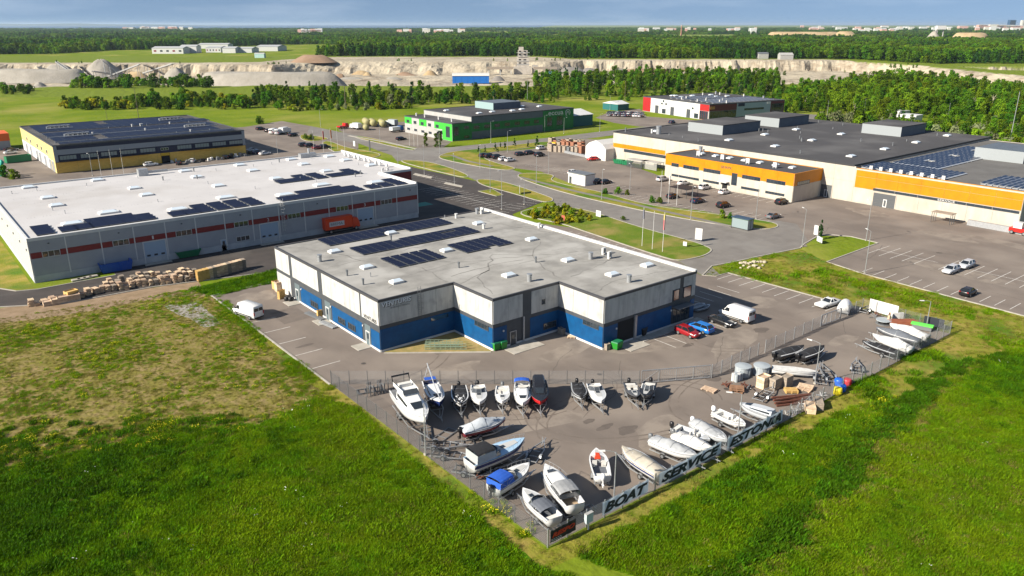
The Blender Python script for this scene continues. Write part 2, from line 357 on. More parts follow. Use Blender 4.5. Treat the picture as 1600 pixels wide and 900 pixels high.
ISL = [GP((626,250),(665,252),(700,261),(735,275),(725,278),(698,271.5),(655,261),(630,254)),
       GP((743,282),(752,280),(775,282),(800,288),(859,308),(865,312),(860,316),(845,315.5),(800,302),(754,290)),
       GP((684,244),(704,237),(770,231),(860,220),(868,225),(800,235),(765,238),(752,246),(775,255),(800,261),(806,264),(790,267),(733,258),(690,249)),
       GP((808,276),(812,271),(845,271),(868,274),(858,282),(890,291),(940,300),(1000,318),(1060,328),(1120,335),(1200,346),(1216,351),(1214,356),(1195,359),(1150,355),(1060,341),(950,318),(880,301),(825,284)),
       LAWN,
       GP((512,219),(540,231),(596,240),(590,246),(545,250),(520,236),(500,225)), GP((468,210),(490,212),(520,217),(485,222),(470,218)),
       GP((546,213),(570,213),(655,234),(640,235),(600,226))]
for k, p in enumerate(ISL):
    p2 = smooth_line(p, 2); sheet('grass_island', p2, .11, m_verge if k != 4 else mat('lawn_grass', (.085, .14, .014), .95, col2=(.13, .16, .025), scale=.25, col3=(.21, .18, .055), scale3=.11, c3=(.52, .66), bump=.1, bscale=3, spec=.04))
    kerb('kerb', p2, .30, .14, True)
kerb('kerb', [(-10.95, 41.9), (-10.95, -5.4)]); kerb('kerb', GP((333, 462), (432, 439)))
kerb('kerb', [(73.75, -35.6), (73.15, -8.3), (69.5, -8.2), (67.9, -6.2)] + GP((1112, 416), (1150, 409), (1180, 402)))
kerb('kerb', GP((1180,402),(1250,388),(1257,381),(1280,368),(1300,367),(1330,370),(1372,380),(1292,409.5),(1350,428.5),(1600,494),(1800,550)))
kerb('kerb', [(-60, 63.4), (-41.6, 58.7), (-32.6, 53.7), (-17.5, 53.5), (3.8, 48.5)]); kerb('kerb', [(-75, 76.1), (-46, 74.1), (-40.6, 71), (-38, 66.7), (-34.7, 65.5), (-21.3, 65.8)])
kerb('path', GP((812,277),(850,287),(900,299.5),(1000,322),(1060,335.5),(1145,355)), 1.6, .125, m=m_asphroad)
kerb('path', GP((690,243),(706,243),(730,252),(770,260)), 1.6, .125, m=m_asphroad)
kerb('path', GP((545,212),(600,222),(650,233)), 1.5, .125, m=m_kerb)

# ---- painted markings
def line(parent, a, b, w=.11, z=.05):
    a = Vector((*a, z)); b = Vector((*b, z)); d = (b - a).normalized(); n = Vector((-d.y, d.x, 0)) * w / 2
    MB().quad(a - n, b - n, b + n, a + n).build('parking_line', m_paint, parent)
for v in (29.8, 24.1, 18.4, 12.6, 6.8, 1.0): line(yard_o, (-10.6, v), (-6.2, v), z=.032)
for k in range(10): line(yard_o, (68.2, -9.5 - 2.5*k), (72.8, -9.5 - 2.5*k), z=.032)
for k in range(7): line(yard_o, (35.8 + 2.5*k, -21.5), (35.8 + 2.5*k, -26.4), z=.032)
for k in range(7): line(yard_o, (49.8 + 2.5*k, -12), (49.8 + 2.5*k, -17), z=.032)
for k in range(12): line(yard_o, (68.0, 7.4 + 2.5*k), (71.6, 7.4 + 2.5*k), z=.032)
for k in range(26): line(olot_o, (93.8, -24.5 - 2.45*k), (98.6, -24.5 - 2.45*k), z=.022)
for k in range(5): line(olot_o, (108.0, -18.5 - 2.45*k), (117.6, -18.5 - 2.45*k), z=.022)
line(olot_o, (112.8, -18.0), (112.8, -31.0), z=.021)
for k in range(12): line(olot_o, (108.0, -33.2 - 2.45*k), (117.6, -33.2 - 2.45*k), z=.022)
line(olot_o, (112.8, -32.5), (112.8, -62), z=.021)
for k in range(24): line(olot_o, (109.5 if 25 < 12 + 2.5*k < 62 else 116.5, 12 + 2.5*k), ((114.4 if 25 < 12 + 2.5*k < 62 else 121.2), 12 + 2.5*k), z=.022)
for k in range(16): line(olot_o, (134.6, 22 + 2.6*k), (139.2, 22 + 2.6*k), z=.022)
for k in range(9): line(olot_o, (121 + 0*k, 92 + 2.5*k), (126, 92 + 2.5*k), z=.022)
for k in range(14): line(dark_o, (69, 67 + 2.5*k), (79, 67 + 2.5*k), z=.042)
line(dark_o, (74, 66.5), (74, 100), z=.041)
for k in range(12): line(dark_o, (62.5, 100 + 2.5*k), (67, 100 + 2.5*k), z=.042)
for k in range(7): line(dark_o, (80.5 - 0*k, 103 + 2.5*k), (85.5, 103 + 2.5*k), z=.042)
for k in range(7): line(dark_o, (72 + 2.5*k, 59.5 + .7*k), (70.5 + 2.5*k, 64.0 + .7*k), z=.042)
sheet('painted_bay', [(56, 80), (62, 80), (62, 84), (56, 84)], .041, mat('green_bay_paint', (.05, .22, .17), .8), dark_o)
for p in (GP((648,271),(676,277),(674,279),(646,273)), GP((696,285),(723,291),(722,293),(694,287)), GP((747,299),(770,296),(786,305),(776,307),(752,300.5))):
    kerb('kerb', p, .2, .13, True); sheet('traffic_island', p, .115, m_kerb if p[0][1] > 90 else m_verge)

m_tyre = mat('tyre_mark', (.126, .104, .088), .9, col2=(.165, .137, .116), scale=.5, contrast=(.42, .6), spec=.2); m_patch = mat('asphalt_patch', (.098, .082, .071), .92, col2=(.118, .098, .085), scale=.8, spec=.2); m_pale = mat('asphalt_dust', (.225, .190, .158), .92, col2=(.165, .138, .117), scale=.3, contrast=(.4, .6), spec=.2); m_crack = mat('crack_seal', (.055, .047, .042), .8)
def ribbon(name, pts, w, z, m, parent, wob=.0, seed=0):
    rr_ = random.Random(seed); P_ = [Vector(p) for p in pts]; L_, R_ = [], []
    for i, p in enumerate(P_):
        d = (P_[min(i+1, len(P_)-1)] - P_[max(i-1, 0)]).normalized(); n = Vector((-d.y, d.x)); ww = w * (1 + rr_.uniform(-.35, .35)); p = p + n * rr_.uniform(-wob, wob); L_.append(p + n*ww/2); R_.append(p - n*ww/2)
    mb = MB(); mb.loft([[(*l, z), (*r, z)] for l, r in zip(L_, R_)], close=False, caps=(False, False)); return mb.build(name, m, parent)
def blob(name, c, rx, ry, z, m, parent, seed, rz=0.0):
    pts = []
    for i in range(22):
        t_ = 2*math.pi*i/22; k = 1 + .35*noise.noise(Vector((math.cos(t_)*1.3, math.sin(t_)*1.3, seed*3.1))) + .15*noise.noise(Vector((math.cos(t_)*4, math.sin(t_)*4, seed*1.7))); x, y = rx*k*math.cos(t_), ry*k*math.sin(t_)
        pts.append((c[0] + x*math.cos(rz) - y*math.sin(rz), c[1] + x*math.sin(rz) + y*math.cos(rz)))
    return sheet(name, pts, z, m, parent)
rw = random.Random(15); arc_ = lambda cx, cy, r, a0, a1, n=26, k=1.0: [(cx + r*math.cos(R(a0 + (a1-a0)*i/n)), cy + r*k*math.sin(R(a0 + (a1-a0)*i/n))) for i in range(n+1)]
for k, (cx, cy, r, a0, a1, kk) in enumerate(((12, -36, 9, 20, 170, .7), (16, -38, 11, -30, 120, .6), (30, -42, 10, 60, 190, .6), (40, -43, 14, 20, 110, .45), (10, -22, 10, 180, 265, .8), (36, -30, 10, 200, 330, .5), (52, -28, 12, 150, 260, .6), (-4, 6, 16, 250, 330, 1.0), (58, -16, 12, 120, 250, .9), (26, -33, 22, 150, 250, .5))):
    for o_ in (0, 1.5): ribbon('tyre_mark', arc_(cx, cy, r + o_, a0, a1, 26, kk), .22, .0265 + .0006*k + .0003*(o_ > 0), m_tyre, yard_o, .05, k)
for k in range(9): blob('oil_stain', (rw.uniform(-6, 60), rw.uniform(-44, -24)) if k > 2 else ((-7.6, 9.5), (38, -27), (-5, 26))[k], rw.uniform(.5, 1.6), rw.uniform(.4, 1.0), .0292 + .0002*k, m_patch, yard_o, k)
for k, (x, y, rx, ry) in enumerate(((22, -17, 6, 2.2), (2, -12, 7, 2.6), (46, -30, 8, 2.5), (14, -43, 4.5, 3), (58, -41, 3, 1.5), (-5, 36, 4, 3), (33, -24, 6, 1.6), (4, -31, 6, 2), (62, -22, 5, 3))): blob('dusty_patch', (x, y), rx, ry, .0248 + .0002*k, m_pale, yard_o, 20 + k, rw.uniform(-.4, .4))
for k, (x, y, sx_, sy_) in enumerate(((-6.5, 20, 5, 7), (40, -31.5, 9, 3), (6, -6.2, 8, 2.5), (56, -8, 6, 4))): sheet('repair_patch', [(x, y), (x+sx_, y+.2), (x+sx_-.1, y+sy_), (x-.1, y+sy_-.2)], .0244 + .0001*k, mat('repair_asphalt', (.125, .104, .090), .9, col2=(.145, .12, .103), scale=.7, spec=.2), yard_o)
for k in range(16):
    x, y, t_ = rw.uniform(-9, 70), rw.uniform(-48, -22), rw.choice((0, .1, 1.5, 1.6, .8)); pts = [(x, y)]
    for i in range(rw.randint(6, 16)): t_ += rw.uniform(-.35, .35); x += 1.1*math.cos(t_); y += 1.1*math.sin(t_); pts.append((x, y))
    if all(inpoly(p[0], p[1], YARD) and not inpoly(p[0], p[1], [(0, 38), (0, 0), (13, 0), (13, -10), (26, -10), (26, -20), (48, -20), (48, 38)]) for p in pts): ribbon('crack', pts, .05, .0296, m_crack, yard_o, .05, k)
for k in range(18):
    x, y, t_ = rw.uniform(94, 150), rw.uniform(-58, 90), rw.choice((0, 1.57)); pts = [(x, y)]
    for i in range(rw.randint(8, 22)): t_ += rw.uniform(-.25, .25); x += 1.3*math.cos(t_); y += 1.3*math.sin(t_); pts.append((x, y))
    if all(inpoly(p[0], p[1], OLOT) and p[0] < 138 for p in pts): ribbon('crack', pts, .07, .0185, m_crack, olot_o, .05, k)
for k in range(10): blob('dusty_patch', (rw.uniform(97, 150), rw.uniform(-55, 15)), rw.uniform(4, 10), rw.uniform(1.5, 4), .0146 + .0002*k, m_pale, olot_o, 40 + k, 1.5)
for k in range(12): blob('oil_stain', (rw.uniform(108, 136), rw.uniform(-55, 90)), rw.uniform(.5, 1.3), rw.uniform(.4, .9), .0170 + .0001*k, m_patch, olot_o, 60 + k)
for x, y in ((-4, -2), (20, -26), (58, -26), (66, 6), (30, -40)): MB().tube([(x, y, .02), (x, y, .034)], .36, 14).build('manhole_cover', m_steel if False else m_crack, yard_o)
for x, y in ((104, 20), (128, -8), (122, 60)): MB().tube([(x, y, .01), (x, y, .03)], .4, 14).build('manhole_cover', m_crack, olot_o)

m_ffield = mat('far_field', (.17, .215, .04), .95, col2=(.13, .18, .03), scale=.01, spec=.04); m_fsoil = mat('far_soil', (.30, .25, .17), .95, col2=(.24, .19, .12), scale=.01, spec=.04)
FARF = [[(430, 1420), (760, 1400), (800, 1500), (450, 1520)], [(900, 1900), (1500, 1850), (1600, 2050), (950, 2080)], [(1050, 2280), (1400, 2260), (1500, 2850), (1080, 2880)], [(1600, 2320), (2280, 2320), (2280, 2650), (1620, 2680)], [(-1500, 2300), (-900, 2250), (-850, 2450), (-1500, 2520)], [(-300, 2500), (400, 2450), (450, 2700), (-300, 2760)], [(700, 3400), (1700, 3300), (1800, 3800), (700, 3900)], [(-2400, 3600), (-1500, 3500), (-1500, 4000), (-2400, 4100)], [(2000, 3700), (3000, 3600), (3100, 4300), (2000, 4400)], [(-400, 4600), (900, 4500), (900, 5200), (-400, 5300)], [(250, 1330), (420, 1310), (430, 1390), (260, 1400)], [(-900, 1700), (-560, 1680), (-540, 1780), (-900, 1800)], [(2300, 5200), (4000, 5000), (4200, 6200), (2300, 6300)]]
for k, p in enumerate(FARF): sheet('field', VP(*p), .05, m_fsoil if k in (2, 3, 10) else m_ffield)
# ------------------------------------------------------------------ vegetation
lf = {'dark': leafmat('leaf_dark', (.050, .125, .008), (.030, .080, .006), rand=.42), 'mid': leafmat('leaf_mid', (.088, .175, .008), (.050, .115, .006), rand=.42), 'light': leafmat('leaf_light', (.150, .235, .010), (.090, .165, .008), rand=.42),
      'pale': leafmat('leaf_pale', (.20, .22, .11), (.13, .16, .07)), 'yellow': leafmat('leaf_yellow', (.32, .28, .010), (.13, .19, .012)), 'pine': leafmat('leaf_pine', (.028, .075, .016), (.018, .050, .012))}
m_bark = mat('bark', (.10, .075, .055), .95, col2=(.16, .13, .10), scale=3)
def crown_mesh(name, seed, h, r, n, leaf, m, lobes=9, low=.22, cone=False):
    rr_ = random.Random(seed); mb = MB(); L_ = []
    for k in range(lobes):
        t = rr_.random(); z = h * (low + (1 - low) * t); w = r * (math.sin(math.pi * min(1, .18 + .80 * t)) ** .7 if not cone else (1.02 - t))
        a = rr_.uniform(0, 2*math.pi); d = w * rr_.uniform(.25, .72); L_.append((d*math.cos(a), d*math.sin(a), z, r * rr_.uniform(.30, .52) * (1 if not cone else 1.0 - .75*t)))
    L_.append((0, 0, h*.55, r*.6)); L_.append((0, 0, h*.85, r*.38 if not cone else r*.16))
    for k in range(n):
        x, y, z, s = rr_.choice(L_); v = Vector((rr_.gauss(0, 1), rr_.gauss(0, 1), rr_.gauss(0, 1))).normalized() * s * rr_.uniform(.72, 1.08)
        p = Vector((x + v.x, y + v.y, min(h*1.02, max(h*.03, z + v.z * .9))))
        nrm = (v.normalized() + Vector((rr_.gauss(0, .55), rr_.gauss(0, .55), rr_.gauss(.15, .55)))).normalized()
        a = nrm.orthogonal().normalized(); b = nrm.cross(a); q = leaf * rr_.uniform(.6, 1.35); ang = rr_.uniform(0, 6.28); a, b = a*math.cos(ang)+b*math.sin(ang), b*math.cos(ang)-a*math.sin(ang)
        mb.add([p - a*q - b*q*.6, p + a*q*.3 - b*q*.85, p + a*q + b*q*.25, p + b*q*.8 - a*q*.25], [(0, 1, 2, 3)])
    me = bpy.data.meshes.new(name); me.from_pydata(mb.v, [], mb.f); me.materials.append(m); return me
def trunk_mesh(name, seed, h, r, m=None):
    rr_ = random.Random(seed); mb = MB(); mb.tube([(0, 0, -.1), (.02*h*rr_.uniform(-1, 1), 0, h*.4), (.03*h*rr_.uniform(-1, 1), .02*h, h*.82)], [r, r*.7, r*.2], 6)
    for k in range(5):
        a = rr_.uniform(0, 6.28); z = h * rr_.uniform(.28, .6); q = h * rr_.uniform(.18, .3); mb.tube([(0, 0, z), (q*.5*math.cos(a), q*.5*math.sin(a), z + q*.5), (q*math.cos(a), q*math.sin(a), z + q*.8)], [r*.4, r*.25, r*.08], 5)
    return mb.mesh(name, m or m_bark)
TREES = []
for i, (key, h, r, n, lobes, low, cone) in enumerate((('dark', 11, 3.9, 760, 12, .10, False), ('mid', 12, 4.2, 820, 13, .10, False), ('light', 10, 3.8, 740, 11, .08, False), ('mid', 13, 3.6, 760, 13, .10, False), ('dark', 9, 3.9, 620, 10, .14, False), ('pine', 13, 2.6, 560, 12, .12, True), ('pale', 6.5, 3.0, 480, 8, .1, False))):
    TREES.append((crown_mesh('crown', 20 + i, h, r, n, .42, lf[key], lobes, low, cone), trunk_mesh('trunk', 40 + i, h, .16 + .01*h)))
BUSH = [(crown_mesh('crown', 60 + i, h, r, n, .24, lf[k], 7, .1), trunk_mesh('trunk', 70 + i, h*.8, .06)) for i, (k, h, r, n) in enumerate((('dark', 3.2, 2.0, 420), ('mid', 3.4, 2.2, 420), ('light', 2.8, 1.9, 400), ('yellow', 2.6, 1.8, 380), ('pale', 3.0, 1.9, 380)))]
def tree(proto, x, y, s, label, group=None, cat='tree', name='tree', z=0.0):
    e = empty(name, (x, y, z), rnd.uniform(0, 6.28), label, cat, group); k_ = rnd.uniform(.72, 1.28); e.scale = (s * k_ * rnd.uniform(.9, 1.1), s * k_ * rnd.uniform(.9, 1.1), s)
    link('trunk', proto[1], e); c = link('crown', proto[0], e); return e, c
def gn_stuff(name, pts, protos, label, cat):
    """one object: a point mesh whose points carry copies of a few real plants standing in the scene"""
    me = bpy.data.meshes.new(name); me.from_pydata([(p[0], p[1], p[2]) for p in pts], [], [])
    a = me.attributes.new('sc', 'FLOAT', 'POINT'); a.data.foreach_set('value', [p[3] for p in pts])
    a = me.attributes.new('sz', 'FLOAT', 'POINT'); a.data.foreach_set('value', [p[5] if len(p) > 5 else p[3] for p in pts])
    a = me.attributes.new('rz', 'FLOAT', 'POINT'); a.data.foreach_set('value', [rnd.uniform(0, 6.28) for p in pts])
    a = me.attributes.new('pk', 'INT', 'POINT'); a.data.foreach_set('value', [int(p[4]) if len(p) > 4 else rnd.randrange(len(protos)) for p in pts])
    o = link(name, me); tag(o, label, cat, kind='stuff')
    ng = bpy.data.node_groups.new(name, 'GeometryNodeTree'); ng.interface.new_socket('Geometry', in_out='INPUT', socket_type='NodeSocketGeometry'); ng.interface.new_socket('Geometry', in_out='OUTPUT', socket_type='NodeSocketGeometry')
    N, L = ng.nodes, ng.links; gi = N.new('NodeGroupInput'); go = N.new('NodeGroupOutput'); ip = N.new('GeometryNodeInstanceOnPoints'); jn = N.new('GeometryNodeJoinGeometry')
    for p in reversed(protos):
        oi = N.new('GeometryNodeObjectInfo'); oi.inputs['Object'].default_value = p; oi.inputs['As Instance'].default_value = True; L.new(oi.outputs['Geometry'], jn.inputs[0])
    def attr(nm, ty):
        q = N.new('GeometryNodeInputNamedAttribute'); q.data_type = ty; q.inputs['Name'].default_value = nm; return q.outputs['Attribute']
    cx = N.new('ShaderNodeCombineXYZ'); L.new(attr('rz', 'FLOAT'), cx.inputs[2])
    L.new(gi.outputs[0], ip.inputs['Points']); L.new(jn.outputs[0], ip.inputs['Instance']); ip.inputs['Pick Instance'].default_value = True
    L.new(attr('pk', 'INT'), ip.inputs['Instance Index']); L.new(cx.outputs[0], ip.inputs['Rotation']); cs_ = N.new('ShaderNodeCombineXYZ'); sc_ = attr('sc', 'FLOAT'); L.new(sc_, cs_.inputs[0]); L.new(sc_, cs_.inputs[1]); L.new(attr('sz', 'FLOAT'), cs_.inputs[2]); L.new(cs_.outputs[0], ip.inputs['Scale']); L.new(ip.outputs[0], go.inputs[0])
    md = o.modifiers.new('scatter', 'NODES'); md.node_group = ng; return o

BELT_A = GP((395,169),(520,169),(630,166),(700,163),(875,161),(875,151),(700,152),(560,151),(400,152))
BELT_B = GP((835,152),(1010,152),(1120,150),(1215,160),(1215,142),(1010,136),(835,136))
BELT_C = GP((95,173),(200,172),(400,171),(400,160),(330,152),(240,156),(100,164))
BELT_D = GP((105,139),(330,137),(330,129),(110,131)); BELT_E = GP((0,148),(60,147),(60,141),(0,142))
WOOD = GP((1208,150),(1330,130),(1420,122),(1500,126),(1640,135),(1660,255),(1600,240),(1560,225),(1510,213),(1380,207),(1300,190),(1232,184))
crowns = {}
def belt(poly, n, mind, protos, s0, s1, label, group, cat='tree', name='tree', avoid=()):
    pts = scatter(poly, n, rnd, avoid, mind)
    for x, y in pts:
        i = rnd.randrange(len(protos)); e, c = tree(protos[i], x, y, rnd.uniform(s0, s1), label, group, cat, name); crowns.setdefault(id(protos[i]), c)
    return pts
TA = [TREES[i] for i in (0, 1, 1, 2, 2, 3, 4, 0, 6, 5)]
belt(BELT_A, 112, 5.4, TA, .42, .98, 'leafy tree in the belt between the mown meadow and the quarry', 'trees between the meadow and the quarry')
belt(BELT_B, 66, 6.4, [TREES[i] for i in (1, 2, 3, 0, 5)], .75, 1.1, 'leafy tree in the belt behind the green hall and showroom', 'trees behind the green hall and the showroom')
wood_pts = [p for p in scatter(WOOD, 1500, rnd, [RFAR, GP((1395,200),(1450,200),(1450,180),(1395,178)), GP((1485,133),(1640,150),(1640,126),(1500,122))], 5.4) if noise.noise(Vector((p[0]*.022, p[1]*.022, 3.3))) < (.34 if p[1] > 20 else .12)]
cxy = (CAM_X, CAM_Y); wood_pts.sort(key=lambda p: (p[0]-cxy[0])**2 + (p[1]-cxy[1])**2)
wproto = [TREES[i] for i in (1, 2, 2, 0, 4, 3, 2, 6, 6)]
for k, (x, y) in enumerate(wood_pts[:100]):
    i = rnd.randrange(len(wproto)); e, c = tree(wproto[i], x, y, rnd.uniform(.24, .66), 'bushy green tree at the near edge of the right hand wood', 'trees at the near edge of the right hand wood')
belt(BELT_C, 90, 3.2, BUSH[:3] + [BUSH[3]], 1.0, 2.2, 'dense shrub in the hedge row behind the yellow hall', 'shrubs behind the yellow hall', 'shrub', 'shrub')
belt(BELT_D, 60, 4.0, BUSH[:3], 1.3, 2.6, 'shrub along the near rim of the quarry', 'shrubs along the quarry rim', 'shrub', 'shrub'); belt(BELT_E, 14, 4.0, BUSH[:3], 1.0, 1.8, 'shrub on the quarry rim at the left picture edge', 'shrubs at the left rim', 'shrub', 'shrub')
belt(GP((400,172),(560,170),(660,166),(640,170),(560,173),(430,174)), 26, 4.0, BUSH, .7, 1.5, 'low shrub at the foot of the meadow tree belt', 'shrubs below the meadow tree belt', 'shrub', 'shrub')
belt(GP((1230,190),(1330,196),(1380,212),(1510,222),(1600,248),(1640,262),(1640,240),(1520,214),(1400,204),(1290,186)), 70, 3.4, [BUSH[i] for i in (0, 1, 2, 4, 2)], .9, 2.1, 'rounded shrub between the orange hall roof and the wood', 'shrubs behind the orange hall', 'shrub', 'shrub')
belt(GP((820,338),(850,327),(870,325),(885,327),(905,334),(925,340),(922,345),(890,352),(868,349)), 34, 1.5, [BUSH[2], BUSH[3], BUSH[3]], .45, .7, 'yellow flowering bush in the hedge behind the warehouse', 'yellow flowering hedge bushes', 'bush', 'bush')
for k, (px, py, s) in enumerate(((945,303,.5),(965,304,.62),(980,305,.55),(1018,317,.6),(1030,318,.5),(1128,341,.75),(1140,342,.5))): tree(BUSH[k % 3], *G(px, py), s, 'low shrub on the verge between the road and the orange hall car park', 'verge shrubs by the orange hall car park', 'shrub', 'shrub')
for k, (px, py, s) in enumerate(((406,194,1.2),(478,218,.7),(487,219,.8),(930,156,1.2),(921,157,1.0),(970,158,1.1),(982,158,.9),(915,157,.8))): tree(BUSH[k % 2], *G(px, py), s, ('round dark bush standing alone in the meadow' if k == 0 else 'small bush on the grass island by the yellow hall car park' if k < 3 else 'bush in the meadow in front of the showroom'), ('lone bush' if k == 0 else 'island bushes' if k < 3 else 'meadow bushes by the showroom'), 'bush', 'bush')
for k, (px, py) in enumerate(((748,238),(758,239),(774,236),(782,231),(789,232),(804,229),(778,239),(825,231))): tree(TREES[5], *G(px, py), .2 + .04*(k % 3), 'young conifer on the grass by the car park', 'young conifers on the grass strip', 'tree', 'conifer')
tree(TREES[5], *G(839, 229), .36, 'taller young conifer beside the stacked crates', None, 'tree', 'conifer')
tree(TREES[5], *G(1281, 374), .38, 'single conifer on the grass corner by the road', None, 'tree', 'conifer')
for px, py in ((666,229),(681,230),(688,230)): tree(TREES[3], *G(px, py), .42, 'young slender tree in front of the green hall', 'young trees before the green hall', 'tree', 'tree')
tree(BUSH[0], *G(8, 277), 1.2, 'leafy bush by the green statue at the left edge', None, 'bush', 'bush'); tree(BUSH[2], *G(22, 279), 1.0, 'pale bush beside the car park wall at left', None, 'bush', 'bush')
for k, (px, py) in enumerate(((618,341),(628,339),(636,337))): tree(BUSH[0], *G(px, py), .35, 'small clipped shrub at the grey hall wall', 'shrubs at the grey hall wall', 'shrub', 'shrub')
tree(BUSH[1], *G(974, 344), .3, 'sapling on the lawn by the flagpoles', None, 'sapling', 'sapling')
m_pbark = mat('pale_bark', (.50, .44, .34), .9, col2=(.36, .31, .24), scale=2)
for k, (px, py, h) in enumerate(((1271, 171, 11), (1334, 178, 7), (1520, 172, 9), (1258, 168, 8), (1550, 165, 8))):
    e_ = empty('dead_tree', (*G(px, py), 0), k*1.3, ('bare forked pale tree before the wood', 'short bare trunk by the lane', 'bare leaning trunk at the wood edge', 'thin bare pale tree left of the forked one', 'bare trunk among the shrubs at far right')[k], 'tree', None); link('trunk', trunk_mesh('trunk', 90 + k, h, .16, m_pbark), e_); MB().tube([(0, 0, h*.45), (h*.12, .1, h*.7), (h*.2, .1, h)], [.10, .07, .02], 6).build('limb', m_pbark, e_)
# far woods: one mass
fproto = [bpy.data.objects.new('crown', t[0]) for t in ()]
pc = []
for i in (0, 1, 3, 5, 2): 
    c = crowns.get(id(TREES[i]))
    if c is None:
        e, c = tree(TREES[i], *G(1230 + 12*i, 186), .8, 'leafy tree beside the lane behind the showroom', 'trees beside the lane')
    pc.append(c)
pts = [(x, y, 0, q*rnd.uniform(.85, 1.15), rnd.choice((0, 1, 1, 4, 4, 4, 2)), q) for x, y, q in ((p[0], p[1], rnd.uniform(.28, .85) * (1 + .4*noise.noise(Vector((p[0]*.03, p[1]*.03, 8))))) for p in wood_pts[100:])]
pts += [(x, y, 0, rnd.uniform(.22, .42), rnd.choice((0, 1, 4))) for poly, n in ((BELT_A, 260), (BELT_B, 160), (BELT_C, 110), (BELT_D, 60), (WOOD, 900)) for x, y in scatter(poly, n, rnd, [RFAR])]
for poly, n, s0, s1 in ((GP((835,136),(1215,142),(1215,122),(1010,122),(835,126)), 300, .6, .95), (GP((400,152),(520,151),(520,146),(400,148)), 30, .4, .6)):
    pts += [(x, y, 0, rnd.uniform(s0, s1)) for x, y in scatter(poly, n, rnd, (), 5.5)]
for poly, n in ((GP((1130,120),(1160,112),(1200,111),(1240,116),(1200,124)), 26), (GP((1390,104),(1420,100),(1440,108),(1400,116)), 18)): pts += [(x, y, -1, rnd.uniform(.25, .5), 1) for x, y in scatter(poly, n, rnd)]
for k in range(240):
    X = rnd.uniform(-880, 440); ynf = lerp_tab(QTAB, X); Y = rnd.choice((ynf[0] + rnd.uniform(-8, 6), ynf[2] + rnd.uniform(6, 40), ynf[2] + rnd.uniform(6, 25), ynf[1] + rnd.uniform(-30, 0)))
    if noise.noise(Vector((X*.02, Y*.004, 9))) > .0: pts.append((*V(X, Y), quarry_h(X, Y)[0] - .2, rnd.uniform(.12, .38), rnd.choice((0, 1, 4))))
gn_stuff('woodland', pts, pc, 'dense green woodland behind the nearest trees', 'woodland')
def forest_front(X): return lerp_tab([(-1000, 1330), (-420, 1330), (-400, 1480), (-330, 1480), (-300, 1250), (60, 1250), (80, 1175), (470, 1150), (520, 1010), (700, 1010)], X)[0]
clear = [VP((-760, 1300), (-280, 1300), (-260, 1560), (-760, 1560)), VP((330, 1250), (430, 1250), (430, 1330), (330, 1330))]
holes = [VP(*p) for p in FARF]
pts = []; rf = random.Random(31)
Y = 1010.0
while Y < 9800:
    st = 8.8 if Y < 1900 else 12 if Y < 3000 else 24 if Y < 5200 else 42; s_ = 1.15 if Y < 1900 else 1.4 if Y < 3000 else 2.1 if Y < 5200 else 2.9
    X = -Y * .72 - 60
    while X < Y * .72 + 60:
        x = X + rf.uniform(-.45, .45) * st; y = Y + rf.uniform(-.45, .45) * st; X += st
        ff = forest_front(x)
        if y < ff + 12*noise.noise(Vector((x*.02, 0, 0))): continue
        if x < -500 and y > 8300 or y > 9000 and x < -500: continue
        if y > 1500 and noise.noise(Vector((x*.0024, y*.0011, 7.7))) > .20: continue
        w = V(x, y)
        if any(inpoly(w[0], w[1], h) for h in clear + holes): continue
        big = noise.noise(Vector((x*.007, y*.005, 2.2))) + .3*noise.noise(Vector((x*.03, y*.02, 6.2))); pk = rf.choice((3, 3, 0, 0)) if big > .16 else rf.choice((1, 1, 0, 2)) if big > -.10 else rf.choice((4, 4, 1))
        q_ = rf.uniform(.7, 1.3) * (1 + .45*noise.noise(Vector((x*.011, y*.008, 5.1)))); pts.append((w[0], w[1], -.5, s_ * q_, pk, (1.12 if y < 1900 else 1.0) * q_))
    Y += st
gn_stuff('forest', pts, pc, 'wide dark forest stretching to the horizon', 'forest')
print('forest', len(pts))

# grass: uncountable tufts
def tuft_mesh(name, seed, n, h, w, spread, m, flower=None, fn=0):
    rr_ = random.Random(seed); mb = MB()
    for k in range(n):
        a = rr_.uniform(0, 6.28); d = spread * rr_.random() ** .6; p = Vector((d*math.cos(a), d*math.sin(a), 0)); le = rr_.uniform(.2, .75); b = rr_.uniform(0, 6.28); q = h * rr_.uniform(.6, 1.25); ww_ = w * rr_.uniform(.6, 1.3)
        t = p + Vector((math.cos(b)*le*q, math.sin(b)*le*q, q)); r_ = Vector((-math.sin(b + .6), math.cos(b + .6), 0)) * ww_; mid = p.lerp(t, .55) + Vector((0, 0, .12*q))
        mb.add([p - r_*.6, p + r_*.6, mid + r_, mid - r_, t], [(0, 1, 2, 3), (3, 2, 4)])
    for k in range(fn):
        mb.m = 1; a = rr_.uniform(0, 6.28); d = spread * rr_.random() ** .5; z = h * rr_.uniform(.9, 1.3); c = Vector((d*math.cos(a), d*math.sin(a), z)); s = .045
        mb.add([c + Vector((s, 0, 0)), c + Vector((0, s, .03)), c + Vector((-s, 0, 0)), c + Vector((0, -s, .03))], [(0, 1, 2, 3)])
    me = bpy.data.meshes.new(name); me.from_pydata(mb.v, [], mb.f); me.materials.append(m)
    if flower: me.materials.append(flower)
    me.polygons.foreach_set('material_index', mb.mi); return me
gl = {'a': leafmat('grass_blade_a', (.130, .255, .004), (.080, .188, .003), .42, .12, .3), 'b': leafmat('grass_blade_b', (.180, .280, .005), (.110, .215, .004), .42, .12, .3), 'c': leafmat('grass_blade_dry', (.25, .21, .055), (.15, .155, .025), .3, .15, .3), 'd': leafmat('grass_blade_deep', (.058, .145, .004), (.038, .105, .003), .3, .15, .3)}
m_flow = mat('yellow_flower', (.62, .52, .01), .7)
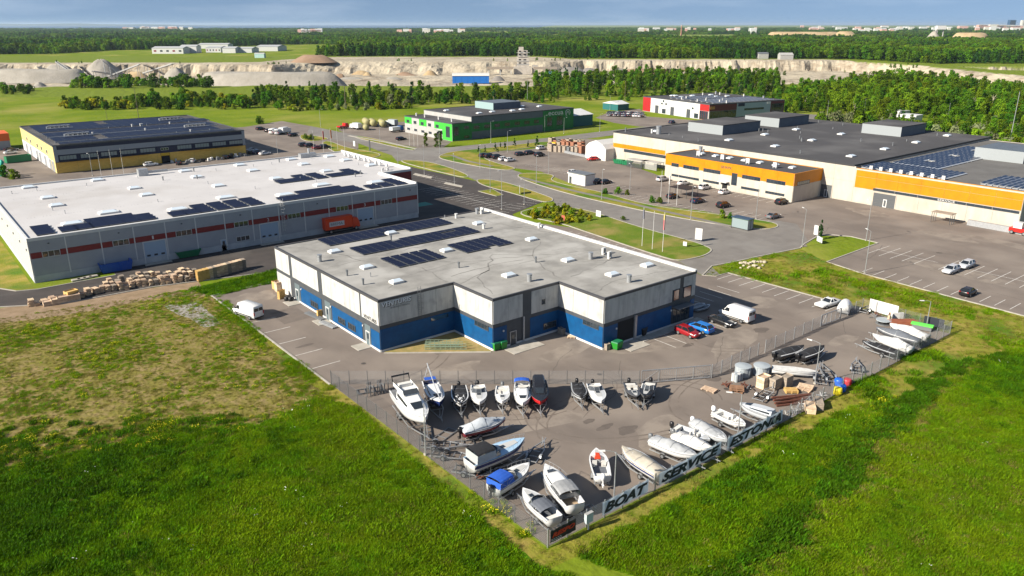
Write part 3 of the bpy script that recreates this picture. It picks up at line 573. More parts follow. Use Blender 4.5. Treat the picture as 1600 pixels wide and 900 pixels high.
m_wflow = mat('white_flower', (.6, .6, .5), .7)
TUFT = [tuft_mesh('tuft', 1, 70, .26, .022, .55, gl['a']), tuft_mesh('tuft', 2, 66, .23, .022, .55, gl['b']), tuft_mesh('tuft', 3, 70, .32, .028, .50, gl['d']), tuft_mesh('tuft', 4, 40, .17, .018, .45, gl['c']),
        tuft_mesh('tuft', 5, 44, .32, .030, .45, gl['b'], m_flow, 12), tuft_mesh('tuft', 6, 34, .09, .016, .45, gl['b']), tuft_mesh('tuft', 7, 50, .28, .025, .5, gl['a'], m_wflow, 4)]
tuft_spots = [(-40, -60), (-38, -61), (-42, -58), (-30, 5), (-28, 8), (-9.5, -54), (-36, -64)]
tp = [tag(link('grass_tuft', t, None, (*tuft_spots[i], 0)), 'tuft of grass standing in the near field', 'grass', kind='stuff') for i, t in enumerate(TUFT)]
rg_ = random.Random(77); pts = []
def inview(x, y, m=60):
    dx, dy = x - CAM_X, y - CAM_Y; a = R(YAW); X = dx*math.cos(a) - dy*math.sin(a); Yv = dx*math.sin(a) + dy*math.cos(a)
    if Yv < 20: return False
    fw = Yv*math.cos(PITCH) + CAM_Z*math.sin(PITCH); up = Yv*math.sin(PITCH) - CAM_Z*math.cos(PITCH)
    return abs(F_PX*X/fw) < 800 + m and F_PX*up/fw > -450 - m
def fill(poly, dens, pick, s0, s1, cond=None, avoid=()):
    xs = [p[0] for p in poly]; ys = [p[1] for p in poly]; n = int((max(xs)-min(xs)) * (max(ys)-min(ys)) * dens)
    for _ in range(n):
        x, y = rg_.uniform(min(xs), max(xs)), rg_.uniform(min(ys), max(ys))
        if not inview(x, y) or not inpoly(x, y, poly) or any(inpoly(x, y, a) for a in avoid): continue
        k = noise.noise(Vector((x*.11, y*.11, 0))) + .5*noise.noise(Vector((x*.37, y*.37, 4)))
        if cond and not cond(x, y, k): continue
        pts.append((x, y, 0, rg_.uniform(s0, s1) * (1 + .35*k) * (1 + .55*noise.noise(Vector((x*.65, y*.65, 7.1)))), pick(k, x, y)))
DITCH = [Vector(p) for p in GP((1560,520),(1480,575),(1410,640),(1350,700),(1290,770),(1210,840),(1120,910),(1040,980))]
def dline(x, y, pl):
    p = Vector((x, y)); best = (1e9, 0)
    for a_, b_ in zip(pl, pl[1:]):
        d_ = b_ - a_; t_ = max(0, min(1, (p-a_).dot(d_) / d_.length_squared)); q_ = p - (a_ + d_*t_); best = min(best, (q_.length, 1 if d_.x*q_.y - d_.y*q_.x > 0 else -1))
    return best
TRK = [Vector(p) for p in GP((120,760),(300,700),(420,650))]; TRK2 = [Vector(p) for p in GP((240,910),(150,800),(60,740))]
def pk_lush(k, x, y):
    if x > -8:
        dd, sd_ = dline(x, y, DITCH); dd += 1.2*k
        dd += 1.5*noise.noise(Vector((x*.25, y*.25, 4.4))) + rg_.gauss(0, .5)
        if dd < 1.1: return 2 if rg_.random() < .7 else 3
        if dd < 2.8 and sd_ > 0: return rg_.choice((3, 1, 5, 3))
        if dd < 2.4 and sd_ < 0 and rg_.random() < .35: return rg_.choice((2, 0))
    else:
        if min(abs(dline(x, y, TRK)[0] - .8), abs(dline(x, y, TRK2)[0] - .8)) < .28: return rg_.choice((3, 5, 5))
    j = noise.noise(Vector((x*.035, y*.035, 8.8))) + .4*k + .38*noise.noise(Vector((x*.8, y*.8, 2.6))) + rg_.gauss(0, .17) + (.24 if x > -8 else .13) + (.08 if x > 30 else 0)
    if rg_.random() < .0012: return 6
    if j > .40: return 1 if rg_.random() < .7 else 3
    return 1 if j > .14 else 0 if j > -.22 else 2
fill(LUSH_L, 7.5, pk_lush, .7, 1.45); fill(LUSH_R, 6.5, pk_lush, .7, 1.45)
def dryc(x, y, k): return rg_.random() < .50 + .30*k + .4*noise.noise(Vector((x*.55, y*.55, 3)))
fill(DRY, 16.0, lambda k, x, y: 4 if rg_.random() < .03 + .35*max(0, noise.noise(Vector((x*.13, y*.13, 5)))) else rg_.choice((0, 1, 3, 3, 3, 3, 5, 3)) if k > -.05 else rg_.choice((3, 3, 3, 3, 3, 5)), .3, .75, dryc)
fill(GP((-60,690),(120,640),(260,660),(420,640),(430,665),(250,695),(60,725),(-60,745)), 9, lambda k, x, y: rg_.choice((3, 3, 3, 0, 3, 2, 5)) if rg_.random() > .05 else 4, .5, 1.2, lambda x, y, k: k > -.25)
fill(GP((860,845),(830,880),(690,760),(560,655),(600,640)), .5, lambda k, x, y: 4, .8, 1.3, lambda x, y, k: k > .2)
fill(VERGE, 3.2, lambda k, x, y: rg_.choice((5, 5, 3)) if k < .25 else rg_.choice((5, 1)), .6, 1.1, None, (LUSH_L, LUSH_R, YARD))
fill(GP((300,452),(432,424),(432,441),(333,463)), 6, lambda k, x, y: rg_.choice((0, 2, 0)), .8, 1.5)
fill(GP((335,466),(345,462),(430,545),(523,606),(505,612),(420,555)), 5, lambda k, x, y: rg_.choice((0, 1, 5)), .6, 1.2, lambda x, y, k: k > -.1)
fill(GP((1290,560),(1420,520),(1500,520),(1480,560),(1380,640)), 2.2, lambda k, x, y: rg_.choice((0, 1, 2)), .9, 1.6, lambda x, y, k: k > .1, (YARD,))
fill(GP((1150,425),(1290,420),(1600,505),(1600,545),(1450,510),(1350,480)), 1.3, lambda k, x, y: rg_.choice((0, 3, 1, 3)), .9, 1.7, lambda x, y, k: k > .0)
fill(GP((1290,640),(1400,615),(1420,640),(1380,665),(1300,660)), .6, lambda k, x, y: 4, .6, 1.1, lambda x, y, k: k > .0)
gn_stuff('grass', pts, tp, 'tall uneven grass, weeds and yellow flowers around the yard', 'grass')
print('grass', len(pts))
# ------------------------------------------------------------------ buildings
class Wall:
    """vertical wall plane in a building's own axes: start point, heading (deg); outward = right of heading"""
    def __init__(s, root, x, y, ang): s.root = root; s.o = Vector((x, y)); s.u = Vector((math.cos(R(ang)), math.sin(R(ang)))); s.n = Vector((s.u.y, -s.u.x)); s.ang = ang
    def p(s, t, d, z): q = s.o + s.u * t + s.n * d; return (q.x, q.y, z)
    def add(s, mb, s0, s1, z0, z1, d0, d1):
        return mb.add([s.p(s0,d0,z0), s.p(s1,d0,z0), s.p(s1,d1,z0), s.p(s0,d1,z0), s.p(s0,d0,z1), s.p(s1,d0,z1), s.p(s1,d1,z1), s.p(s0,d1,z1)],
               [(0,3,2,1),(4,5,6,7),(0,1,5,4),(1,2,6,5),(2,3,7,6),(3,0,4,7)])
    def box(s, name, m, s0, s1, z0, z1, d0, d1, parent=None): return s.add(MB(), s0, s1, z0, z1, d0, d1).build(name, m, parent or s.root)
    def panel(s, s0, s1, z0, z1, m, name='wall_panel', d=.06, gap=.02): return s.box(name, m, s0+gap, s1-gap, z0+gap, z1-gap, 0, d)
    def window(s, s0, s1, z0, z1, n=3, fm=None, d=.09, ledge=True, name='window', gm=None):
        fm = fm or m_darkgrey; mb = MB(); t = .07
        s.add(mb, s0, s1, z1-t, z1, 0, d); s.add(mb, s0, s1, z0, z0+t, 0, d + (.05 if ledge else 0))
        for k in range(n + 1):
            x = s0 + (s1 - s0 - t) * k / n; s.add(mb, x, x+t, z0+t, z1-t, 0, d-.004)
        w = mb.build(name, fm, s.root)
        for k in range(n):
            x0 = s0 + (s1-s0-t)*k/n + t; x1 = s0 + (s1-s0-t)*(k+1)/n
            s.box('pane', gm or m_glass, x0, x1, z0+t, z1-t, .0, .068 - .002*(k % 2), w)
        return w
    def door(s, s0, s1, z1, m, frame=None, glassed=True, z0=0.05):
        d = s.box('door', m, s0, s1, z0, z1, 0, .10)
        if frame: 
            mb = MB(); s.add(mb, s0-.12, s0-.004, z0, z1+.12, 0, .14); s.add(mb, s1+.004, s1+.12, z0, z1+.12, 0, .14); s.add(mb, s0-.004, s1+.004, z1+.004, z1+.12, 0, .136); mb.build('frame', frame, d)
        if glassed: s.box('pane', m_glass, s0+.25*(s1-s0), s1-.25*(s1-s0), z0+1.0, z1-.25, .1, .108, d)
        s.box('handle', m_metal, s1-.2, s1-.12, z0+.95, z0+1.15, .1, .15, d); return d
    def gate(s, s0, s1, z1, m, frame=None, nwin=3, ribs=5, wz=1.5, wm=None):
        mb = MB()
        for k in range(ribs): s.add(mb, s0, s1, .08 + (z1-.08)*k/ribs, .06 + (z1-.08)*(k+1)/ribs, 0, .09)
        d = mb.build('loading_door', m, s.root)
        if frame:
            mb = MB(); s.add(mb, s0-.2, s0-.004, .05, z1+.2, 0, .16); s.add(mb, s1+.004, s1+.2, .05, z1+.2, 0, .16); s.add(mb, s0-.004, s1+.004, z1+.004, z1+.2, 0, .155); mb.build('frame', frame, d)
        for k in range(nwin):
            c = s0 + (s1-s0)*(k+.5)/nwin; s.box('pane', wm or m_glass, c-.35, c+.35, wz, wz+.4, .09, .105, d)
        return d
def text_mesh(txt, size, depth=.04, shear=0.0, m=None, bold=0.0, space=1.0):
    cu = bpy.data.curves.new('lettering', 'FONT'); cu.body = txt; cu.size = size; cu.extrude = depth; cu.shear = shear; cu.offset = bold; cu.space_character = space; cu.resolution_u = 3
    o = bpy.data.objects.new('lettering', cu); COL.objects.link(o); bpy.context.view_layer.update()
    me = bpy.data.meshes.new_from_object(o); bpy.data.objects.remove(o); bpy.data.curves.remove(cu)
    me.materials.clear(); me.materials.append(m or m_black); return me
def letters(w, txt, s0, z0, width, m, name='lettering', d=.11, height=None, shear=0.0, bold=0.0, parent=None, depth=.03):
    """solid lettering on a wall, fitted to a width (and height)"""
    me = text_mesh(txt, 1.0, depth, shear, m, bold)
    xs = [v.co.x for v in me.vertices]; ys = [v.co.y for v in me.vertices]; k = width / (max(xs) - min(xs)); ky = (height / (max(ys) - min(ys))) if height else k
    x0, y0 = min(xs), min(ys)
    for v in me.vertices:
        x, y, z = v.co; v.co = w.p(s0 + (x - x0) * k, d + z, z0 + (y - y0) * ky)
    me.update(); return link(name, me, parent or w.root)
def roof_sheet(root, poly, z, m, coping=None, ch=.22, cw=.28, name='roof'):
    me = bpy.data.meshes.new(name); from mathutils.geometry import tessellate_polygon
    tr = tessellate_polygon([[Vector((x, y, 0)) for x, y in poly]]); me.from_pydata([(x, y, z) for x, y in poly], [], [tuple(t) for t in tr]); me.materials.append(m)
    bm = bmesh.new(); bm.from_mesh(me)
    for f in bm.faces:
        if f.normal.z < 0: f.normal_flip()
    bm.to_mesh(me); bm.free(); r = link(name, me, root)
    if coping:
        n = len(poly); P_ = [Vector(p) for p in poly]; rg = []
        for i, p in enumerate(P_):
            a = (p - P_[i-1]).normalized(); b = (P_[(i+1) % n] - p).normalized(); na = Vector((a.y, -a.x)); nb = Vector((b.y, -b.x))
            bi = (na + nb); bi = bi / max(.3, bi.dot(na)); o_ = p + bi * .08; i_ = p - bi * (cw - .08)
            rg.append([(o_.x, o_.y, z - .25), (o_.x, o_.y, z + ch), (i_.x, i_.y, z + ch), (i_.x, i_.y, z + .01)])
        rg.append(rg[0]); MB().loft(rg, caps=(False, False)).build('coping', coping, root)
    return r
m_roofgrey = mat('roof_felt_grey', (.275, .265, .245), .95, col2=(.200, .193, .180), scale=.35, detail=9, col3=(.335, .325, .305), scale3=.12, c3=(.46, .62), bump=.01, bscale=4, spec=.15)
m_roofseam = mat('roof_seam', (.135, .130, .120), .95, col2=(.21, .20, .185), scale=.6)
m_roofwhite = mat('roof_membrane_white', (.46, .445, .44), .7, col2=(.42, .405, .40), scale=.15, col3=(.385, .365, .35), scale3=.06, c3=(.55, .7), spec=.3)
m_roofdark = mat('roof_felt_dark', (.066, .064, .067), .95, col2=(.06, .058, .06), scale=.2, col3=(.10, .097, .098), scale3=.05, c3=(.5, .65), spec=.15)
m_pv = mat('solar_cell', (.008, .011, .028), .35, col2=(.011, .015, .036), scale=2, spec=.06)
m_pvblue = mat('solar_cell_blue', (.010, .020, .050), .30, col2=(.014, .026, .06), scale=2, spec=.2)
m_alu = mat('aluminium', (.50, .51, .52), .4, .5)
m_dome = mat('skylight_dome', (.55, .62, .68), .12, spec=.8)
# shared roof furniture
def skylight_mesh():
    mb = MB(); mb.box(-1, 1, -.75, .75, 0, .34); mb.m = 1
    mb.loft([[(-.92,-.67,.344),(.92,-.67,.344),(.92,.67,.344),(-.92,.67,.344)], [(-.6,-.12,.62),(.6,-.12,.62),(.6,.12,.62),(-.6,.12,.62)]], caps=(False, True)); return mb.mesh('skylight', [m_white, m_dome])
SKYL = skylight_mesh()
def skylight(root, x, y, z, sx=1.0, sy=1.0, rz=0.0): return link('skylight', SKYL, root, (x, y, z), rz, (sx, sy, 1.0))
def pipe_mesh(r, h, cap, m):
    mb = MB(); mb.tube([(0,0,0),(0,0,h)], r, 10); mb.tube([(0,0,h*.82),(0,0,h*.86)], r*cap, 10); mb.tube([(0,0,h+.02),(0,0,h+.10)], r*cap, 10); return mb.mesh('vent_pipe', m)
VENT = {'big': pipe_mesh(.36, 1.15, 1.25, m_metal), 'mid': pipe_mesh(.16, .9, 1.4, m_steel), 'small': pipe_mesh(.08, .6, 1.3, m_metal), 'white': pipe_mesh(.26, .9, 1.35, m_white)}
def vent(root, x, y, z, k='mid', s=1.0): return link('vent_pipe', VENT[k], root, (x, y, z), 0, s)
def acunit_mesh():
    mb = MB(); mb.box(-.45, .45, -.18, .18, .25, 1.25); mb.box(-.4, -.32, -.2, .2, 0, .25); mb.box(.32, .4, -.2, .2, 0, .25); mb.m = 1; mb.tube([(.0, -.18, .75), (.0, -.2, .75)], .34, 12); return mb.mesh('ac_unit', [m_white, m_steel])
ACU = acunit_mesh()
def pv_mesh(w, h, tilt, m, legs=True):
    mb = MB(); t = math.tan(tilt) * h; z0 = .14
    mb.add([(0,0,z0),(w,0,z0),(w,h,z0+t),(0,h,z0+t),(0,0,z0+.04),(w,0,z0+.04),(w,h,z0+t+.04),(0,h,z0+t+.04)], [(0,3,2,1),(0,1,5,4),(1,2,6,5),(2,3,7,6),(3,0,4,7),(4,5,6,7)])
    mb.m = 1; e = .035; mb.quad((e,e,z0+.043),(w-e,e,z0+.043),(w-e,h-e,z0+t+.043),(e,h-e,z0+t+.043))
    mb.m = 0; mb.box(.1, .16, .05, h-.05, 0, z0); mb.box(w-.16, w-.1, .05, h-.05, 0, z0)
    return mb.mesh('solar_panel', [m_darkgrey if m is m_pv else m_alu, m])
PV_A = pv_mesh(1.66, 1.02, R(7), m_pv); PV_B = pv_mesh(3.2, 2.0, R(6), m_pv); PV_C = pv_mesh(3.05, 1.3, R(14), m_pvblue)
def pv_array(root, mesh, x0, y0, nx, ny, dx, dy, z, skip=lambda i, j: False):
    for j in range(ny):
        for i in range(nx):
            if not skip(i, j): link('solar_panel', mesh, root, (x0 + i*dx, y0 + j*dy, z))

# ================= 1 blue and concrete warehouse in the middle
ZR = 8.15
wh = empty('warehouse', (0, 0, 0), 0, 'low blue and white concrete warehouse with stepped front and grey solar roof', 'building')
PT = dict(A=(0, 37.6), B=(0, 0), C=(13.4, 0), D=(13.4, -10.1), E=(26.5, -10.1), F=(26.5, -20.1), G=(47.7, -20.1), K=(47.7, 37.6))
FOOT = [PT[k] for k in 'ABCDEFGK']
MB().prism(FOOT, 0, ZR - .02).build('wall', m_darkgrey, wh)
roof_sheet(wh, FOOT, ZR, m_roofgrey, mat('dark_coping', (.05, .05, .055), .5), ch=.14)
def W_(a, b):
    p, q = PT[a], PT[b]; return Wall(wh, p[0], p[1], math.degrees(math.atan2(q[1]-p[1], q[0]-p[0]))), math.hypot(q[0]-p[0], q[1]-p[1])
WAB, LAB = W_('A', 'B'); WBC, LBC = W_('B', 'C'); WCD, LCD = W_('C', 'D'); WDE, LDE = W_('D', 'E'); WEF, LEF = W_('E', 'F'); WFG, LFG = W_('F', 'G'); WGK, LGK = W_('G', 'K')
for w, L_ in ((WAB, LAB), (WBC, LBC), (WCD, LCD), (WDE, LDE), (WEF, LEF), (WFG, LFG), (WGK, LGK)): w.box('plinth', m_white, .02, L_ - .02, 0, .34, 0, .085)
def upper(w, cuts):
    for a, b in cuts:
        n = max(1, round((b - a) / 3.4)); 
        for k in range(n): w.panel(a + (b-a)*k/n, a + (b-a)*(k+1)/n, 4.2, 7.92, m_conc)
def lower(w, cuts, z0=.35, z1=3.6):
    for a, b in cuts:
        n = max(1, round((b - a) / 4.2))
        for k in range(n): w.panel(a + (b-a)*k/n, a + (b-a)*(k+1)/n, z0, z1, m_blue, 'blue_panel', .05, .006)
upper(WAB, [(.05, 6.0), (7.1, 17.5), (19.0, 31.9), (32.3, 37.55)])
WAB.panel(.05, 6.0, .35, 3.6, m_conc)
lower(WAB, [(10.0, 18.2), (22.0, 27.0), (27.0, 32.2), (34.9, 37.55)], .35, 3.1)
for a, b, n in ((14.0, 16.8, 3), (24.2, 26.6, 3), (27.6, 30.0, 3)): WAB.window(a, b, .9, 1.9, n, m_darkgrey, .13)
m_dgate = mat('grey_green_door', (.10, .13, .14), .5)
for a, b in ((7.6, 9.7), (19.4, 21.5), (33.0, 34.8)):
    WAB.box('door_surround', m_dgate, a, b, .06, 3.3, 0, .04); WAB.door(a + .5, a + 1.5, 2.2, m_dgate, m_white)
    MB().box(-2.4, -.1, 37.6 - b - .3, 37.6 - a + .3, .0, .10).build('door_step', m_kerb, wh)
letters(WAB, 'VENTURIS', 33.0, 4.35, 3.9, m_black, height=.55, d=.07)
upper(WBC, [(.05, 13.35)]); lower(WBC, [(.05, 13.35)])
letters(WBC, 'VENTURIS', .60, 6.93, 5.0, m_black, height=.74, d=.072, shear=.1, name='lettering_shadow', bold=.02)  # the letters' shadow, made as a black copy set off right and down
letters(WBC, 'VENTURIS', .5, 7.05, 5.0, mat('sign_white', (.75, .76, .78), .5), height=.72, d=.135, shear=.1)
letters(WBC, 'INDUSTRIAL', 2.0, 6.5, 3.4, m_steel, height=.28, d=.072)
mb = MB()
for s_ in (6.7, 7.2): WBC.add(mb, s_, s_+.05, 4.3, 9.0, .2, .25)
for k in range(15): WBC.add(mb, 6.75, 7.2, 4.4 + k*.3, 4.44 + k*.3, .205, .245)
for k in range(5):
    z = 5.6 + k*.75
    for a, b in (((6.7, .25), (6.5, .6)), ((6.5, .6), (6.8, .9)), ((6.8, .9), (7.15, .9)), ((7.15, .9), (7.45, .6)), ((7.45, .6), (7.25, .25))): mb.bar(WBC.p(*a, z), WBC.p(*b, z), .03)
mb.build('ladder', m_steel, wh)
WBC.window(8.9, 12.3, 2.75, 3.5, 1, m_blue, .12)
upper(WCD, [(.05, 10.05)]); lower(WCD, [(.05, 10.05)]); WCD.window(5.6, 9.1, 2.9, 3.75, 4, m_darkgrey, .12)
upper(WDE, [(.05, 5.7), (7.4, 13.05)]); lower(WDE, [(.05, 2.6), (7.2, 13.05)]); WDE.window(9.9, 12.6, .95, 2.0, 3, m_darkgrey, .12); WDE.window(9.5, 10.2, 5.3, 6.1, 1, m_darkgrey, .12)
WDE.door(3.3, 4.3, 2.2, m_darkgrey, m_metal); WDE.box('downpipe', m_metal, 5.7, 5.95, .1, 4.2, .06, .25)
MB().box(15.0, 21.0, -13.2, -10.3, .0, .09).build('door_step', m_kerb, wh)
upper(WEF, [(.05, 9.95)]); lower(WEF, [(.05, 9.95)]); WEF.window(5.7, 9.1, 2.95, 3.75, 4, m_darkgrey, .12)
upper(WFG, [(.05, 15.4), (20.2, 21.15)]); WFG.panel(15.4, 17.2, 6.2, 7.92, m_conc); WFG.panel(18.1, 20.2, 6.2, 7.92, m_conc)
lower(WFG, [(.05, 3.0), (7.3, 15.4), (20.1, 21.15)])
m_dark = mat('dark_interior', (.01, .01, .011), .9)
WFG.box('loading_opening', m_dark, 3.1, 6.6, .1, 3.7, 0, .03); WFG.box('door_jamb', m_metal, 6.65, 7.1, .1, 4.0, 0, .3)
WFG.window(15.7, 17.1, 4.3, 6.1, 1, m_darkgrey, .12, gm=mat('bronze_glass', (.30, .12, .07), .1, spec=.8)); WFG.window(18.2, 20.1, 4.3, 6.1, 1, m_darkgrey, .12, gm=MATS['bronze_glass'])
WFG.window(15.7, 19.9, .4, 3.2, 4, m_darkgrey, .12); WFG.box('door_awning', m_steel, 15.6, 19.6, 3.25, 3.35, .1, 1.5)
MB().box(29.3, 33.6, -23.3, -20.3, .0, .09).build('door_step', m_kerb, wh); MB().box(33.7, 48.5, -21.9, -20.3, .0, .12).build('door_step', m_kerb, wh)
upper(WGK, [(.1, 57.5)]); lower(WGK, [(.1, 57.5)])
for k in range(9): WGK.window(3 + 6*k, 5.5 + 6*k, 1.4, 2.8, 3, m_darkgrey, .12)
MB().box(47.35, 47.85, -20.1, 37.7, ZR + .005, ZR + .42).build('parapet', m_white, wh)
for w, s_ in ((WAB, 10.4), (WAB, 21.7), (WAB, 32.5), (WDE, 1.8), (WFG, 2.6), (WFG, 15.2)): w.box('wall_light', m_white, s_, s_+.22, 2.7, 2.95, .05, .2)
# roof things
pv_array(wh, PV_A, 8.0, 31.6, 7, 5, 1.70, 1.06, ZR, lambda i, j: False)
pv_array(wh, PV_A, 19.9, 31.6, 9, 5, 1.70, 1.06, ZR, lambda i, j: (i < 3 and j < 2) )
pv_array(wh, PV_A, 9.9, 22.5, 15, 5, 1.70, 1.06, ZR, lambda i, j: (i in (5,) and j == 4) or (i in (11, 12) and j == 3))
pv_array(wh, PV_A, 10.9, 12.1, 5, 6, 1.92, 1.06, ZR)
pv_array(wh, PV_A, 24.7, 12.1, 6, 6, 1.76, 1.06, ZR, lambda i, j: i == 3 and j == 0)
for x, y in ((6.9, 27.6), (21.4, 32.6), (39.1, 28.2), (22.8, 15.7), (6.8, 15.6), (6.6, 5.8), (22.4, -2.6), (35.6, -2.3), (35.7, -12.7), (43.9, -12.8), (39.5, 12)): skylight(wh, x, y, ZR)
for x, y, k in ((2.3, 23.9, 'big'), (2.2, 13.8, 'mid'), (2.0, 8.1, 'mid'), (38.5, 35.2, 'white'), (36.6, 36.6, 'small'), (37.6, 24.4, 'white'), (18.8, 28.2, 'mid'), (18.7, 6.1, 'mid'), (4.9, 11.0, 'small'), (30.7, .5, 'mid'), (23.2, -6.8, 'big'), (39.3, -4.0, 'big'), (35.1, -16.9, 'big'), (46.6, 18.1, 'white'), (44.2, 35.6, 'big'), (44.9, 35.0, 'white')): vent(wh, x, y, ZR, k)
for x, y, a in ((43.2, -3.3, .2), (42.2, -5.7, .2), (45.4, 35.4, 1.7)): link('ac_unit', ACU, wh, (x, y, ZR), a)
MB().tube([(39.3, -4, ZR+.3), (41.8, -5.0, ZR+.3), (42.2, -5.2, ZR+.6)], .08, 6).build('roof_pipe', m_steel, wh)
mb = MB(); sr = random.Random(4)
for pts in ([(3, 27), (12, 21), (20, 9), (33, 4), (47, -2)], [(12, 21), (24, 21.5), (40, 22), (47, 20)], [(14, -1), (22, 2), (28, 9), (33, 4)], [(28, -9), (30, -2), (33, 4), (40, 10)], [(27, -17), (35, -15), (46, -17)], [(15, -8), (18, 0), (22, 2)], [(4, 4), (9, 8), (20, 9)], [(36, -2), (47, -12)], [(2, 20), (8, 20), (14, 10), (13, 1)], [(29, 20), (38, 16), (46, 8)], [(30, -9), (36, -8), (44, -6)], [(15, 3), (24, 4), (30, 3)], [(41, 34), (43, 24), (46, 14)], [(4, 33), (7, 26), (8, 20)]):
    P2 = [Vector(p) for p in pts]
    for a, b in zip(P2, P2[1:]):
        n = max(2, int((b-a).length / 1.6)); prev = a
        for k in range(1, n+1):
            q = a.lerp(b, k/n) + (Vector((sr.uniform(-.35, .35), sr.uniform(-.35, .35))) if k < n else Vector((0, 0)))
            d_ = (q-prev).normalized(); nn_ = Vector((-d_.y, d_.x)) * sr.uniform(.05, .13)
            mb.quad((*(prev-nn_), ZR+.006), (*(q-nn_), ZR+.006), (*(q+nn_), ZR+.006), (*(prev+nn_), ZR+.006)); prev = q
mb.build('roof_seam', m_roofseam, wh)
mb = MB()
for k in range(30):
    x, y = sr.uniform(2, 45), sr.uniform(-18, 36)
    if any(inpoly(x, y, q) for q in ([(7, 11), (37, 11), (37, 37.3), (7, 37.3)],)) or not inpoly(x, y, FOOT): continue
    L_ = sr.uniform(3, 9); L_ = min(L_, 46 - x); mb.quad((x, y, ZR+.004), (x+L_, y, ZR+.004), (x+L_, y+.07, ZR+.004), (x, y+.07, ZR+.004))
mb.build('roof_joint', m_roofseam, wh)

# ================= 2 long grey hall with white roof
ZW = 8.35
ww = empty('industrial_hall', (-34.45, 70.0, 0), 0, 'long grey hall with white roof, red stripe and numbered loading doors', 'building')
WF = [(0, 0), (85.3, 0), (85.3, 18.8), (95.3, 18.8), (95.3, 60), (0, 60)]
m_greyclad = mat('light_grey_cladding', (.30, .31, .33), .55, col2=(.27, .28, .30), scale=.5)
m_stripe = mat('dark_red_stripe', (.20, .018, .016), .55, col2=(.17, .015, .014), scale=1)
m_plinthc = mat('plinth_concrete', (.42, .43, .43), .85, col2=(.33, .34, .35), scale=.5)
MB().prism(WF, 0, ZW - .01).build('wall', m_greyclad, ww)
roof_sheet(ww, WF, ZW, m_roofwhite, m_white, ch=.35, cw=.4)
S = Wall(ww, 0, 0, 0)
S.box('plinth', m_plinthc, 0, 85.3, 0, 1.35, 0, .10)
wins = {0: (2.0, 5.0), 2: (14.3, 17.3), 4: (26.4, 29.6), 6: (38.6, 41.7), 8: (50.8, 53.8), 10: (62.8, 65.9), 12: (74.7, 77.8)}
for k in range(14):
    a, b = .1 + 6.085*k, .1 + 6.085*(k+1)
    S.panel(a, b, 1.36, 4.68, m_greyclad); S.panel(a, b, 5.86, 8.3, m_greyclad)
    if k in wins:
        wa, wb = wins[k]
        if wa - a > .3: S.panel(a, wa-.04, 4.7, 5.85, m_stripe, 'red_panel')
        S.panel(wb+.04, b, 4.7, 5.85, m_stripe, 'red_panel'); S.window(wa, wb, 4.68, 5.88, 3, m_white, .13)
    else: S.panel(a, b, 4.7, 5.85, m_stripe, 'red_panel')
    S.box('joint_cover', m_white, b-.10, b+.10, 1.0, 8.35, .06, .12)
S.window(38.7, 41.7, 1.5, 2.6, 3, m_white, .14); S.door(35.4, 36.4, 2.4, mat('pale_blue_door', (.28, .36, .45), .5), m_white)
S.window(26.4, 26.41, 3, 3.01, 1) if False else None
for i, a in enumerate((19.9, 44.2, 68.3)):
    S.gate(a, a+4.15, 4.5, MATS['pale_blue_door'], m_white, 3, 6); letters(S, str(i+1), a+1.8, 4.95, .45 if i else .3, m_white, height=.75, d=.08)
    MB().box(a-.5, a+4.7, -1.6, -.11, .0, .16).build('door_step', m_kerb, ww)
for a in (3.2, 15.5, 27.6, 40, 58, 83): S.box('wall_lamp', m_darkgrey, a, a+.3, 7.2, 7.4, .06, .2)
mb = MB()
for s_ in (49.3, 49.85): S.add(mb, s_, s_+.06, 2.2, 9.6, .25, .31)
for k in range(24): S.add(mb, 49.36, 49.85, 2.3 + .3*k, 2.34 + .3*k, .255, .305)
for k in range(8):
    z = 3.6 + k*.75
    for a, b in (((49.3, .3), (49.1, .7)), ((49.1, .7), (49.6, 1.0)), ((49.6, 1.0), (50.1, .7)), ((50.1, .7), (49.9, .3))): mb.bar(S.p(*a, z), S.p(*b, z), .03)
mb.build('ladder', m_white, ww)
Lw = Wall(ww, 0, 60, -90); Lw.box('plinth', m_plinthc, 0, 60, 0, 1.35, 0, .1)
m_ribw = mat('white_ribbed_cladding', (.40, .395, .38), .6)
for k in range(30): Lw.panel(2*k, 2*k+2, 1.36, 8.3, m_ribw, d=.07, gap=.03)
for k in range(7): Lw.box('wall_vent', m_white, 57.5 - 8*k, 58.0 - 8*k, 5.9, 6.4, .07, .3)
Re = Wall(ww, 95.3, 18.8, 90); Re.panel(.1, 41, 4.4, 8.3, m_stripe, 'red_panel'); Re.panel(.1, 41, .1, 4.38, m_darkgrey)
Rs = Wall(ww, 85.3, 18.8, 0); Rs.panel(.1, 9.9, 5.2, 8.3, m_stripe, 'red_panel'); Rs.panel(.1, 9.9, .2, 5.18, m_darkgrey)
for k in range(3): Rs.window(1 + 3*k, 3 + 3*k, 1.5, 3.5, 2, m_white, .12)
Rr = Wall(ww, 85.3, 0, 90); Rr.panel(.1, 18.6, 1.36, 8.3, m_greyclad)
MB().box(95.0, 95.36, 18.9, 60, ZW + .01, ZW + .7).build('parapet', m_white, ww); MB().box(85.0, 85.36, 0.1, 18.7, ZW + .01, ZW + .7).build('parapet', m_white, ww)
